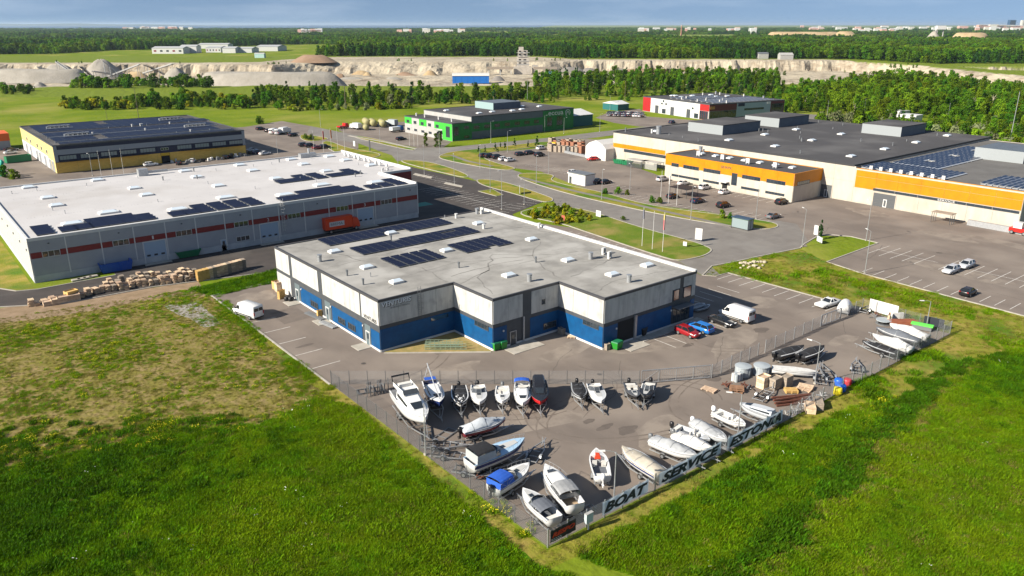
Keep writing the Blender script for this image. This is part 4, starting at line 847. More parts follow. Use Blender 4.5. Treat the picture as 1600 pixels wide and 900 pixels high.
for (x0, x1, y0, y1) in ((2.0, 6.2, 2.4, 10.4), (6.2, 11.6, 2.4, 6.4), (11.6, 20.6, 2.4, 10.4), (20.6, 24.0, 2.4, 8.2), (26.8, 32.6, 2.2, 6.2), (32.6, 43.5, 2.2, 10.2), (43.5, 48.2, 2.2, 10.2), (50.8, 57.0, 2.0, 6.0), (57.0, 68.6, 2.0, 10.0), (68.6, 71.6, 2.0, 8.0), (73.4, 77, 2.2, 6.2), (80.8, 84.2, 2.2, 10.4), (77, 80.8, 2.2, 6.2), (58.8, 65.0, 22.2, 26.2), (65.0, 73.0, 22.2, 30.2), (73, 79, 22.2, 26.2), (79.0, 83.8, 22.2, 30.2)):
    nx = max(1, round((x1-x0)/3.3)); ny = max(1, round((y1-y0)/2.05)); pv_array(ww, PV_B, x0, y0, nx, ny, (x1-x0)/nx, (y1-y0)/ny, ZW)
for x, y in ((8.7, 56.7), (10.1, 40), (10.1, 29.6), (24.1, 56.3), (28.7, 39.3), (28.8, 29.1), (45.8, 29.4), (45.5, 44.8), (45.8, 55.7), (61.1, 55.8), (60.6, 44.8), (60.8, 29.6), (76, 31.5), (75.9, 45.6), (76.6, 55.8), (88.5, 44.4), (90, 32), (88, 54)): skylight(ww, x, y, ZW, 1.35, 1.6)
for x, y in ((17.4, 15), (9.3, 8.9), (29.8, 8.7), (42.3, 14.5), (54.2, 8.7), (66.3, 14.3), (78.5, 8.8)): skylight(ww, x, y, ZW, 1.9, 1.7)
sr = random.Random(9)
for k in range(22): vent(ww, sr.uniform(4, 92), sr.choice((20, 35.5, 51)) + sr.uniform(-.6, .6) if k % 2 else sr.uniform(20, 57), ZW, sr.choice(('small', 'mid', 'small')))
for k in range(9): link('ac_unit', ACU, ww, (92.2 - .3*(k % 2), 27 + 3.1*k, ZW), 1.57)
for k in range(4): vent(ww, 88 + .8*k, 22 + 1.0*(k % 2), ZW, 'white', .8)
mb = MB(); mb.box(34, 36.4, 55.5, 57.5, ZW, ZW+1.8); mb.box(36.4, 41.5, 56.1, 56.7, ZW+.5, ZW+1.1); mb.build('air_handler', m_metal, ww)
mb = MB(); mb.box(80, 85, 56.5, 58.4, ZW, ZW+1.2); mb.tube([(83, 57.4, ZW+1.2), (83, 57.4, ZW+2.6)], .35, 10); mb.build('air_handler', m_metal, ww)
mb = MB(); sr = random.Random(2)
for k in range(260): 
    x = 3 + .72*k % 80; y = (20, 35.5, 51, 43)[k % 4]; mb.box(x, x+.12, y, y+.12, ZW+.002, ZW+.03)
mb.build('membrane_fixing', m_steel, ww)

# ================= 3 yellow hall
ZY = 9.0
yy = empty('yellow_hall', (-8.7, 195.85, 0), 0, 'yellow and dark blue hall with solar covered roof at the far left', 'building')
m_yel = mat('yellow_brick', (.76, .48, .10), .8, col2=(.66, .40, .08), scale=.8, stretch=(1, 1, 3))
m_yelp = mat('pale_yellow_brick', (.50, .41, .17), .8, col2=(.42, .34, .14), scale=.8, stretch=(1, 1, 3))
m_navy = mat('navy_cladding', (.012, .016, .045), .5)
MB().prism([(0, 0), (63.2, 0), (63.2, 66), (0, 66)], 0, ZY - .02).build('wall', m_navy, yy)
roof_sheet(yy, [(0, 0), (63.2, 0), (63.2, 66), (0, 66)], ZY, m_roofdark, m_darkgrey, ch=.25)
S = Wall(yy, 0, 0, 0)
for k in range(10): S.panel(.1 + 6.3*k, .1 + 6.3*(k+1), .1, 3.6, m_yel) if k not in (5,) else (S.panel(31.6, 32.7, .1, 3.6, m_yel), S.panel(35.8, 37.9, .1, 3.6, m_yel))
S.gate(32.8, 35.7, 2.6, m_dark, mat('yellow_trim', (.6, .36, .02), .5), 0); S.box('door_sign', MATS['yellow_trim'], 32.8, 35.7, 2.75, 3.55, 0, .12)
for a, b in ((1.1, 28.8), (39.3, 61.8)): S.box('awning', m_black, a, b, 3.7, 3.95, .06, 1.1)
for k in range(10):
    if k != 5: S.window(1.4 + 6.2*k, 6.4 + 6.2*k, 4.3, 5.7, 5, m_navy, .1, gm=mat('pale_window', (.20, .23, .27), .15, spec=.8))
S.window(33, 35.6, 4.5, 5.4, 3, m_white, .1)
m_band = mat('grey_band', (.24, .26, .29), .6)
for k in range(6): S.panel(1 + 10.2*k, 11.2 + 10.2*k, 6.0, 7.7, m_band, 'grey_panel')
for a in (0, 62.2): S.box('corner_post', m_band, a, a+1.0, 3.7, 9.0, 0, .09)
Wl = Wall(yy, 0, 66, -90)
for k in range(11): Wl.panel(6*k, 6*k+6, 4.3, 8.9, m_yelp); Wl.panel(6*k, 6*k+6, .1, 4.28, m_white if k < 9 else m_yelp)
for a in (8, 17, 30, 36, 46, 55, 60): Wl.gate(a, a+3.2, 3.6, mat('grey_gate', (.22, .23, .25), .5), m_white, 0)
for a in (12, 20, 34, 42, 52): Wl.window(a, a+2.2, 5.0, 6.4, 2, m_white, .1)
Wall(yy, 63.2, 0, 90).panel(.1, 65, .2, 8.8, m_yel)
for j, (y, nx) in enumerate(((2.5, 18), (9.5, 17), (13.5, 17), (17.5, 17), (24, 18), (28, 18), (32, 18), (40, 19), (44, 19), (48, 18), (52, 17), (56, 16), (60, 15))):
    for i in range(nx):
        if (j in (1, 2, 3) and i in (4,)) or (j > 9 and i in (7,)): continue
        link('solar_panel', PV_B, yy, (2.5 + 3.25*i, y, ZY), 0, (1, 1.55, 1))
sr = random.Random(3)
def roof_plant(root, x, y, z):
    mb = MB()
    for k in range(5): mb.tube([(x + 1.5*k, y, z), (x + 1.5*k, y, z+1.3), (x + 1.5*k + .9, y, z+1.3), (x + 1.5*k + .9, y + 1.0, z+.3)], .32, 8)
    mb.box(x-.5, x+7.5, y+1.2, y+2.3, z, z+1.0); mb.tube([(x-1, y-.7, z+.4), (x+8, y-.7, z+.4)], .22, 8); return mb.build('roof_plant', m_metal, root)
for x, y in ((8, 20.5), (7, 48), (49, 20.5), (48, 50)): roof_plant(yy, x, y, ZY)
for k in range(14): vent(yy, sr.uniform(3, 60), sr.choice((7.6, 22, 37, 38.4)), ZY, sr.choice(('small', 'white')))
mb = MB(); mb.box(2, 61, 22.2, 22.6, ZY, ZY+.3); mb.box(2, 61, 7.2, 7.5, ZY, ZY+.3); mb.build('cable_tray', m_metal, yy)

# ================= 4 green office and hall
gg = empty('green_office_hall', (135.0, 176.4, 0), 0, 'green and grey hall with dark roof and rounded eccua logo', 'building')
m_green = mat('bright_green_cladding', (.035, .34, .03), .55); m_dgreen = mat('dark_green_cladding', (.010, .165, .034), .55, col2=(.008, .13, .028), scale=.3, stretch=(3, 3, .2)); m_gry = mat('grey_cladding_panel', (.34, .335, .32), .6, col2=(.30, .295, .28), scale=.4)
m_slate = mat('slate_cladding', (.10, .12, .145), .6, col2=(.085, .10, .12), scale=.4)
ZL, ZH = 7.3, 9.5
MB().prism([(0, 0), (10, 0), (10, 37.7), (0, 37.7)], 0, ZL - .02).build('wall', m_gry, gg); roof_sheet(gg, [(0, 0), (10, 0), (10, 37.7), (0, 37.7)], ZL, m_roofdark, m_darkgrey, .15)
MB().prism([(10.01, 0), (69, 0), (69, 37), (10.01, 37)], 0, ZH - .02).build('wall', m_slate, gg); roof_sheet(gg, [(10.01, 0), (69, 0), (69, 37), (10.01, 37)], ZH, m_roofdark, m_darkgrey, .15)
Wall(gg, 10.0, 37, -90).panel(.05, 36.9, 7.45, 9.4, m_gry)
S = Wall(gg, 0, 0, 0); S.panel(.05, 10, .2, 7.2, m_dgreen); S.window(.9, 3.2, 2.2, 5.9, 2, m_darkgrey, .1); S.window(6, 8.6, 4.6, 5.8, 2, m_darkgrey, .1); S.window(6, 8.6, .8, 1.9, 2, m_darkgrey, .1)
for k in range(8): S.panel(10 + 5*k, 15 + 5*k, 3.2, 6.6, m_dgreen); S.panel(10 + 5*k, 15 + 5*k, .2, 3.18, m_slate)
S.panel(50, 69, .2, 9.3, m_dgreen)
for k in range(7): S.window(11 + 5.6*k, 14 + 5.6*k, 4.2, 5.6, 2, m_darkgrey, .1)
S.window(52.5, 55.5, 2.2, 6.2, 2, m_darkgrey, .1); S.window(58.5, 62, 2.2, 6.4, 2, m_darkgrey, .1)
letters(S, 'eccua', 53.2, 7.0, 9.2, m_white, height=1.5, d=.1, bold=.01)
mb = MB(); c0 = (65.2, 7.6)
for k in range(20):
    a0, a1 = 2*math.pi*k/24 - .9, 2*math.pi*(k+1)/24 - .9
    mb.bar(S.p(c0[0]+1.45*math.cos(a0), .12, c0[1]+1.35*math.sin(a0)), S.p(c0[0]+1.45*math.cos(a1), .12, c0[1]+1.35*math.sin(a1)), .28, .1, up=(0, -1, 0))
for pts in ([(64.3, 6.9), (64.5, 7.8), (65.2, 8.2), (65.9, 7.8), (66.0, 6.9)], [(65.2, 8.2), (65.2, 7.3)]):
    for a, b in zip(pts, pts[1:]): mb.bar(S.p(a[0], .12, a[1]), S.p(b[0], .12, b[1]), .24, .1, up=(0, -1, 0))
mb.build('logo', m_white, gg)
Wl = Wall(gg, 0, 37.7, -90); Wl.panel(30.3, 37.6, .1, 7.2, m_green)
for k in range(5): Wl.panel(.05 + 6.05*k, .05 + 6.05*(k+1), .2, 4.2, m_gry); Wl.panel(.05 + 6.05*k, .05 + 6.05*(k+1), 4.22, 7.2, m_green if k % 2 == 0 else m_gry, d=.065)
for k in range(5): Wl.window(1.7 + 5.9*k, 4.1 + 5.9*k, 4.6, 5.9, 2, m_darkgrey, .1); Wl.window(2.0 + 5.9*k, 4.4 + 5.9*k, 1.4, 2.4, 2, m_darkgrey, .1)
Wl.window(33, 36, 1.4, 5.9, 2, m_darkgrey, .1); Wl.box('entrance', m_dark, 26.4, 30, .1, 3.4, 0, .08); Wl.box('entrance_roof', m_gry, 25.8, 30.2, 3.5, 3.8, .06, 2.2)
mb = MB(); mb.box(34, 50, 16, 30, ZH, ZH+3.0); mb.build('roof_plant_room', m_slate, gg); MB().box(33.9, 34.0, 16, 30, ZH, ZH+3.05).build('plant_room_cladding', mat('pale_teal', (.22, .31, .31), .6), gg)
for x, y in ((20, 8), (15, 26), (28, 9), (38, 7), (45, 9), (54, 20), (58, 28), (60, 14)): skylight(gg, x, y, ZH, 1.2, 1.2)
for y in (6, 16, 27, 34): vent(gg, 4, y, ZL, 'white', 1.3)
vent(gg, 53, 22, ZH, 'white', 2.6)
m_teal = mat('teal_cladding', (.012, .10, .10), .55)
an_ = empty('green_annex', (204.2, 180.5, 0), 0, 'low teal shed with white gabled roof beside the green hall', 'building')
MB().prism([(0, 0), (16.5, 0), (16.5, 18), (0, 18)], 0, 5.3).build('wall', m_teal, an_)
MB().loft([[(-.2, -.4, 5.2), (-.2, 9, 7.2), (-.2, 18.4, 5.2)], [(16.8, -.4, 5.2), (16.8, 9, 7.2), (16.8, 18.4, 5.2)]]).build('roof', m_white, an_)
an2 = empty('small_shed', (*V(60, 452), 0), .0, 'small white roofed shed behind the teal annex', 'shed')
MB().prism([(0, 0), (9, 0), (9, 12), (0, 12)], 0, 3.6).build('wall', m_teal, an2); MB().loft([[(-.2, -.4, 3.5), (-.2, 6, 5), (-.2, 12.4, 3.5)], [(9.2, -.4, 3.5), (9.2, 6, 5), (9.2, 12.4, 3.5)]]).build('roof', m_white, an2)

# ================= 5 orange and concrete hall with office wing
oo = empty('orange_hall', (154.0, -31.0, 0), 0, 'huge concrete hall with orange upper facade, office wing and dark roof', 'building')
ZO = 9.5
m_orange = mat('orange_cladding', (.50, .185, .003), .5, col2=(.44, .155, .003), scale=.35, spec=.2); m_cream = mat('cream_concrete', (.43, .395, .335), .85, col2=(.365, .33, .28), scale=.5, stretch=(1, 1, .3), col3=(.34, .30, .245), scale3=.12, c3=(.56, .7))
MB().prism([(0, 0), (88, 0), (88, 42), (0, 42)], 0, ZO - .32).build('wall', m_cream, oo); MB().prism([(0, 42.01), (90, 42.01), (90, 133), (0, 133)], 0, ZO + .4).build('wall', m_cream, oo)
roof_sheet(oo, [(0, 0), (88, 0), (88, 42), (0, 42)], ZO - .3, mat('roof_felt_mid', (.135, .13, .125), .95, col2=(.11, .105, .10), scale=.2, spec=.15), m_cream, .12)
roof_sheet(oo, [(0, 42.01), (90, 42.01), (90, 133), (0, 133)], ZO + .42, m_roofdark, mat('black_coping', (.03, .03, .032), .6), .25)
Fw = Wall(oo, 0, 133, -90)
fs = lambda b: 133 - b
for k in range(7): Fw.panel(fs(41.2) + 5.88*k, fs(41.2) + 5.88*(k+1), 7.3, 9.5, m_orange, 'orange_panel'); (Fw.panel(fs(41.2) + 5.88*k, fs(41.2) + 5.88*(k+1), 4.9 if k else 4.2, 7.28, m_orange, 'orange_panel'))
for k in range(6): Fw.window(fs(35.9) + 5.95*k, fs(35.9) + 5.95*(k+1) - .1, 4.1, 4.75, 3, m_darkgrey, .1, ledge=False)
for k in range(7): Fw.panel(fs(41.2) + 5.88*k, fs(41.2) + 5.88*(k+1), .2, 4.05, m_cream)
for k in range(15):
    a = .05 + 6.1*k; Fw.panel(a, a+6.1, 5.6, 9.8, m_cream) if a > 23 else (Fw.panel(a, a+6.1, 6.1, 9.8, m_cream), Fw.panel(a, a+6.1, 4.6, 6.08, m_orange, 'orange_panel'))
    Fw.panel(a, a+6.1, .2, 5.58 if a > 23 else 4.58, m_cream)
Fw.window(5.5, 26, 3.5, 4.5, 8, m_darkgrey, .12)
m_dkgate = mat('dark_gate', (.075, .08, .085), .5)
for b, s_ in ((49.6, 4.0), (32.5, 6.0)):
    Fw.gate(fs(b) - s_/2, fs(b) + s_/2, 3.6, m_dkgate, m_cream, 0, 4); Fw.box('door', m_white, fs(b)-.2, fs(b)+.8, .1, 2.2, .09, .14); Fw.box('pane', m_dkgate, fs(b), fs(b)+.6, .3, 2.0, .14, .15)
letters(Fw, 'SERVICE', fs(19), 4.2, 4.2, m_white, height=.45, d=.13)
Rg = Wall(oo, 0, 0, 0); Rg.panel(.05, 87, .2, 9.3, m_gry)
for k in range(9): Wall(oo, 90, 133, 180).panel(.05 + 10*k, 10*k + 10, .2, 9.7, m_cream)
Wx, Wb0, Wb1, ZWg = -14.2, 51.0, 96.3, 7.9       # office wing
MB().prism([(Wx, Wb0), (-.01, Wb0), (-.01, Wb1), (Wx, Wb1)], 0, ZWg - .02).build('wing_wall', m_cream, oo); roof_sheet(oo, [(Wx, Wb0), (-.01, Wb0), (-.01, Wb1), (Wx, Wb1)], ZWg, m_roofdark, m_orange, .15, name='wing_roof')
Wf = Wall(oo, Wx, Wb1, -90); ws = lambda s: (Wb1 - Wb0) - s
for k in range(9): Wf.panel(5.03*k, 5.03*(k+1), 4.6, 7.85, m_orange, 'orange_panel'); Wf.panel(5.03*k, 5.03*(k+1), .2, 4.58, m_cream)
for a, b in ((39.9, 42.8), (32.1, 38.1), (24.2, 30.4), (10.5, 16.6), (2.5, 8.5)): Wf.window(ws(b), ws(a), 4.45, 5.5, max(2, round((b-a)/1.1)), m_darkgrey, .11)
for a, b in ((31.8, 42.5), (24.4, 30.3), (10.4, 16.6), (2.4, 8.5)): Wf.window(ws(b), ws(a), 1.4, 2.1, round((b-a)/1.1), m_darkgrey, .1)
Wf.window(ws(20.1), ws(18.2), 2.0, 5.5, 1, m_darkgrey, .11); Wf.box('entrance', m_dark, ws(23.2), ws(21.4), .1, 2.4, 0, .1); Wf.box('entrance_roof', m_white, ws(24), ws(20.8), 2.5, 2.7, .06, 1.6)
letters(Wf, 'SIMRPK', ws(24.2), 6.35, 3.9, m_darkgrey, height=.75, d=.08)
Wsd = Wall(oo, Wx, Wb0, 0); Wsd.panel(.05, 14.1, 4.6, 7.85, m_orange, 'orange_panel'); Wsd.panel(.05, 14.1, .2, 4.58, m_cream); Wsd.window(1.7, 7.8, 4.55, 5.6, 6, m_darkgrey, .11)
for k in range(7): skylight(oo, -6, 57 + 5.3*k, ZWg, 1.0, 1.0)
for k in range(4): link('ac_unit', ACU, oo, (-10, 60 + 9*k, ZWg), 1.57, 1.3)
vent(oo, -4, 91, ZWg, 'big', 1.6); vent(oo, -5, 89, ZWg, 'mid', 1.5)
for (x, y, sx, sy) in ((23, 103, 22, 15), (57, 103, 20, 15), (67, 62, 18, 14)):
    MB().box(x, x+sx, y, y+sy, ZO+.4, ZO+3.6).build('roof_plant_room', m_slate, oo); MB().box(x-.08, x-.01, y-.02, y+sy+.02, ZO+.4, ZO+3.65).build('plant_room_cladding', mat('pale_slate', (.23, .25, .26), .6), oo)
    MB().box(x-.1, x+sx+.1, y-.1, y+sy+.1, ZO+3.655, ZO+3.85).build('plant_room_roof', m_roofdark, oo)
MB().box(44, 60, 16, 29, ZO-.3, ZO+2.9).build('roof_plant_room', m_slate, oo); MB().box(43.9, 43.99, 15.95, 29.05, ZO-.3, ZO+2.95).build('plant_room_cladding', MATS['pale_slate'], oo)
for a, b in ((12.6, 124), (34, 125), (14, 93.5), (35, 94), (56, 95), (14, 76), (14, 50.7), (35, 51.3), (57, 52), (82, 53), (35, 76), (57, 78)): skylight(oo, a, b, ZO+.43, 1.3, 1.3)
sr = random.Random(12)
for k in range(26): vent(oo, sr.uniform(4, 84), sr.uniform(46, 130), ZO+.43, sr.choice(('small', 'mid', 'mid')))
vent(oo, 8, 119, ZO+.43, 'big', 2.2); vent(oo, 8, 122, ZO+.43, 'white', 1.4); vent(oo, 3, 130, ZO+.43, 'mid', 1.5)
pv_array(oo, PV_C, 2.5, 18.8, 4, 16, 3.1, 1.42, ZO-.3, lambda i, j: j > 15 - i*0)
pv_array(oo, PV_C, 15.5, 26.5, 16, 9, 3.1, 1.42, ZO-.3, lambda i, j: (i in (3, 8, 13) and j in (4, 5)))
pv_array(oo, PV_C, 3.0, 1.2, 5, 7, 3.1, 1.42, ZO-.3)
for k in range(8): link('ac_unit', ACU, oo, (1.2, 19 + 2.7*k, ZO-.3), 1.57, .9)

# ================= 6 red and white showroom
rr = empty('showroom', (278.9, 156.0, 0), R(-10), 'white and grey car showroom with dark red glazed corners', 'building')
m_red = mat('red_cladding', (.30, .012, .012), .5); m_dred = mat('dark_red_cladding', (.10, .012, .014), .5)
ZS = 8.0
MB().prism([(0, 0), (53, 0), (53, 54), (0, 54)], 0, ZS - .02).build('wall', m_gry, rr); roof_sheet(rr, [(0, 0), (53, 0), (53, 54), (0, 54)], ZS, m_roofdark, m_darkgrey, .2)
Lw = Wall(rr, 0, 54, -90)
Lw.panel(.05, 7, .2, 7.9, m_red); Lw.panel(7, 47, .2, 7.9, m_white); Lw.panel(47, 53.95, 4.6, 7.9, m_red); Lw.window(47.1, 53.3, .2, 4.5, 4, m_red, .12)
for a, h in ((11, 4.2), (24, 4.4), (37, 4.4)): Lw.gate(a, a+3, h, m_darkgrey, None, 0)
for a in (17, 43): Lw.window(a, a+3.2, .4, 2.8, 3, m_darkgrey, .1)
for a, z in ((16, 5.0), (19.5, 5.0), (41, 4.6), (17.2, 6.4)): Lw.window(a, a+1.4, z, z+1.0, 1, m_darkgrey, .1)
S = Wall(rr, 0, 0, 0); S.panel(.05, 18.6, 4.6, 7.9, m_dred); S.window(.4, 18.4, .2, 4.5, 9, m_darkgrey, .12); S.panel(18.7, 42.8, .2, 7.9, mat('pale_blue_grey', (.26, .31, .36), .6)); S.box('sign_board', m_navy, 19.5, 24, 6.2, 7.7, .06, .2); S.window(24, 38, 4.0, 5.0, 6, m_darkgrey, .1)
S.panel(42.9, 52.9, .2, 7.9, m_dred); S.window(43.4, 52.4, .3, 6.6, 7, m_dred, .12); S.box('sign_board', mat('amber_sign', (.5, .25, .06), .5), .8, 3.6, 5.6, 6.1, .06, .14); S.box('sign_board', MATS['amber_sign'], .8, 3.6, 6.4, 6.9, .06, .14); S.box('sign_board', m_white, 40, 42.5, 6.6, 7.6, .07, .2)
pv_array(rr, PV_C, 6, 4, 14, 5, 3.1, 4.2, ZS)
pv_array(rr, PV_C, 6, 27, 10, 3, 3.1, 5, ZS)
for k in range(14): vent(rr, sr.uniform(2, 50), sr.uniform(2, 52), ZS, sr.choice(('white', 'white', 'big')), 1.3)
for k in range(9): skylight(rr, sr.uniform(6, 46), sr.uniform(28, 50), ZS, 1.3, 1.3)

# ================= small buildings and sheds
tt = empty('storage_tent', (*G(930, 249), 0), 0, 'white arched storage tent at the end of the orange hall', 'tent')
mb = MB(); arc = lambda x: [(x, -5.2, 0), (x, -5.2, 4.2), (x, -3.4, 5.7), (x, 0, 6.9), (x, 3.4, 5.7), (x, 5.2, 4.2), (x, 5.2, 0)]
mb.loft([arc(0), arc(26)], close=False, caps=(False, False)); mb.add(arc(0), [tuple(range(7))]); mb.build('fabric_shell', mat('tent_fabric', (.50, .49, .47), .7), tt, (0, 0, 0))
MB().box(-.08, -.01, -4, 4, .05, 4.0).build('roller_door', mat('pale_door', (.55, .56, .52), .6), tt)
def hut(name, label, cat, px, py, sx, sy, h, wm, rm, rz=0.0, door=True):
    e = empty(name, (*G(px, py), 0), rz, label, cat); MB().box(0, sx, 0, sy, 0, h).build('wall', wm, e); MB().box(-.15, sx+.15, -.15, sy+.15, h+.003, h+.22).build('roof', rm, e)
    if door: Wall(e, 0, sy, -90).door(.6, 1.6, 2.1, m_darkgrey, m_white)
    return e
hut('kiosk_hut', 'white flat roofed hut with grey roof on the orange hall car park', 'hut', 914, 291, 4.2, 7.5, 3.2, m_white, m_steel)
hut('utility_hut', 'small white utility hut among the trees at the right', 'hut', 1430, 192, 7, 8, 3.4, m_white, m_white)
hut('utility_hut', 'low pale hut half hidden by shrubs left of the white hut', 'hut', 1412, 184, 6, 9, 3.2, m_white, m_gry)
e = empty('shop_container', (*G(18, 233), 0), 0, 'grey building with orange fascia cut by the left picture edge', 'building')
MB().box(-14, 0, 0, 12, 0, 3.4).build('wall', m_band, e); MB().box(-14.1, .1, -.1, 12.1, 3.41, 6.2).build('fascia', mat('orange_red', (.62, .10, .01), .5), e)
def shelter(name, label, cat, px, py, sx, sy, h, rm, glassy=True, rz=0.0):
    e = empty(name, (*G(px, py), 0), rz, label, cat)
    for x in (0, sx/2, sx):
        for y in (0, sy): MB().box(x-.05, x+.05, y-.05, y+.05, 0, h).build('post', m_darkgrey, e)
    MB().box(-.2, sx+.2, -.2, sy+.2, h+.003, h+.16).build('roof', rm, e)
    if glassy:
        for k in range(2): MB().box(sx/2*k+.07, sx/2*(k+1)-.07, -.02, .02, .25, h-.15).build('pane', mat('shelter_glass', (.20, .25, .26), .12, spec=.7), e)
        MB().box(-.02, .02, .07, sy-.07, .25, h-.15).build('pane', MATS['shelter_glass'], e); MB().box(.3, sx-.3, sy-.5, sy-.1, .42, .5).build('bench', m_greywood, e)
    return e
shelter('bus_shelter', 'dark glazed bus shelter beside the road junction', 'shelter', 1168, 361, 2.0, 4.6, 2.6, mat('shelter_roof', (.03, .06, .10), .5))
shelter('bicycle_shelter', 'black flat shelter among parked cars behind the flagpoles', 'shelter', 1072, 311, 5, 6, 2.5, m_black, False)
shelter('steel_canopy', 'open steel frame canopy standing at the orange hall wall', 'canopy', 1483, 352, 2.4, 4.4, 2.5, m_greywood, False, R(90)*0)
for k, (px, py, L_) in enumerate(((1003, 265, 7.0), (1026, 268, 7.0))):
    e = shelter('waste_shelter', ('open slatted waste shelter next to the green skips', 'pale clad waste shelter beside the office wing')[k], 'shelter', px, py, 3.2, L_, 2.6, m_gry, False)
    for j in range(14): MB().box(-.03, .03, .2 + j*.48, .5 + j*.48, .2, 2.4).build('slat', m_darkgrey if k == 0 else m_gry, e)
# ------------------------------------------------------------------ vehicles
PAINT = {}
def paint(name, c, rough=.25): 
    if name not in PAINT: PAINT[name] = mat('car_paint_' + name, c, rough, spec=.6)
    return PAINT[name]
for n_, c_ in (('white', (.58, .58, .575)), ('black', (.010, .010, .012)), ('dark', (.022, .024, .028)), ('silver', (.40, .41, .43)), ('red', (.23, .008, .012)), ('blue', (.012, .13, .42)), ('navy', (.012, .02, .05)), ('grey', (.13, .135, .14)), ('brightred', (.45, .015, .01)), ('wine', (.12, .008, .012))): paint(n_, c_)
m_rim = mat('wheel_rim', (.35, .36, .37), .35, .7); m_tail = mat('tail_lamp', (.35, .01, .01), .3); m_head = mat('head_lamp', (.75, .76, .76), .15, spec=.8)
def wheel_parts(r, w):
    mb = MB(); mb.smooth = True; mb.tube([(0, -w/2, 0), (0, w/2, 0)], r, 16); ty = mb.mesh('tyre', m_rubber)
    mb = MB(); mb.tube([(0, -w/2-.012, 0), (0, w/2+.012, 0)], r*.62, 10); return ty, mb.mesh('rim', m_rim)
WHL = {}
def add_wheels(root, spots, r, w):
    k = (round(r, 2), round(w, 2)); WHL[k] = WHL.get(k) or wheel_parts(r, w)
    for x, y in spots:
        e = link('wheel', WHL[k][0], root, (x, y, r)); link('rim', WHL[k][1], e)
CARK = {  # L, W, body sections (x, zbottom, zbelt, halfwidth), greenhouse (x0,x1,x2,x3 : bonnet end, roof front, roof rear, boot start), roof z
 'sedan': (4.7, 1.82, [(-2.33, .42, .86, .70), (-2.2, .28, .98, .84), (-1.4, .22, 1.02, .91), (0, .20, .98, .91), (1.0, .21, .95, .90), (1.9, .24, .82, .86), (2.3, .34, .66, .70)], (1.05, .25, -.95, -1.75), 1.44),
 'hatch': (4.2, 1.78, [(-2.08, .40, .98, .72), (-2.0, .28, 1.05, .84), (-1.3, .22, 1.05, .89), (0, .20, 1.0, .89), (.95, .21, .98, .88), (1.7, .24, .86, .84), (2.06, .34, .68, .70)], (1.05, .30, -1.45, -1.98), 1.48),
 'wagon': (4.8, 1.84, [(-2.38, .42, 1.0, .74), (-2.3, .28, 1.06, .86), (-1.4, .22, 1.05, .92), (0, .20, 1.0, .92), (1.1, .21, .97, .90), (2.0, .24, .84, .86), (2.36, .34, .68, .70)], (1.15, .35, -1.75, -2.3), 1.48),
 'suv': (4.6, 1.88, [(-2.28, .50, 1.05, .78), (-2.2, .34, 1.14, .88), (-1.4, .30, 1.14, .94), (0, .28, 1.10, .94), (1.1, .30, 1.08, .92), (1.9, .32, .98, .88), (2.26, .42, .80, .74)], (1.15, .45, -1.65, -2.15), 1.70),
 'coupe': (5.3, 1.95, [(-2.62, .42, .80, .80), (-2.5, .30, .90, .92), (-1.5, .24, .93, .97), (0, .22, .90, .97), (1.2, .24, .88, .96), (2.3, .28, .82, .93), (2.6, .36, .70, .84)], (.7, .05, -.75, -1.5), 1.36)}
CARM = {}
def car_meshes(kind):
    if kind in CARM: return CARM[kind]
    L_, W, secs, (g0, g1, g2, g3), zr = CARK[kind]
    mb = MB(); mb.smooth = True; rg = []
    for x, zb, zt, hw in secs:
        m_ = (zb + zt) / 2 + .05
        rg.append([(x, -hw*.86, zb), (x, -hw, zb+.14), (x, -hw, m_), (x, -hw*.93, zt-.05), (x, -hw*.80, zt), (x, hw*.80, zt), (x, hw*.93, zt-.05), (x, hw, m_), (x, hw, zb+.14), (x, hw*.86, zb)])
    mb.loft(rg); zb_ = lambda x: lerp_tab([(s[0], s[2]) for s in secs], x)[0]; hw0, hw1 = W/2*.86, W/2*.66
    mb.smooth = False; mb.loft([[(g1+.02, -hw1, zr-.035), (g1+.02, hw1, zr-.035), (g2-.02, hw1, zr-.035), (g2-.02, -hw1, zr-.035)], [(g1-.1, -hw1*.9, zr+.03), (g1-.1, hw1*.9, zr+.03), (g2+.15, hw1*.9, zr+.03), (g2+.15, -hw1*.9, zr+.03)]])
    for s in (-1, 1):
        for (xa, xb) in ((g0, g1), (g3, g2), ((g0+g3)/2-.1, (g1+g2)/2-.1)): mb.bar((xa, s*(hw0+.005), zb_(xa)-.03), (xb, s*(hw1+.01), zr-.01), .075, .05)
        mb.box(g0-.25, g0-.12, s*(W/2+.02)-.09, s*(W/2+.02)+.09, zb_(g0), zb_(g0)+.13)
    body = mb.mesh('body', m_white)
    mb = MB(); mb.loft([[(g0, -hw0, zb_(g0)-.04), (g0, hw0, zb_(g0)-.04), (g3, hw0, zb_(g3)-.04), (g3, -hw0, zb_(g3)-.04)], [(g1, -hw1, zr-.02), (g1, hw1, zr-.02), (g2, hw1, zr-.02), (g2, -hw1, zr-.02)]]); win = mb.mesh('windows', m_cglass)
    xf, xr = secs[-1][0], secs[0][0]
    hl = boxmesh('headlight', m_head, -.12, .03, -.2, .2, -.07, .07); tl = boxmesh('tail_light', m_tail, -.03, .1, -.17, .17, -.08, .08)
    CARM[kind] = (body, win, hl, tl, xf - .10, xr + .03, secs[-1][2] + .04, secs[0][2] - .02, L_, W, .34 if kind == 'suv' else .32); return CARM[kind]
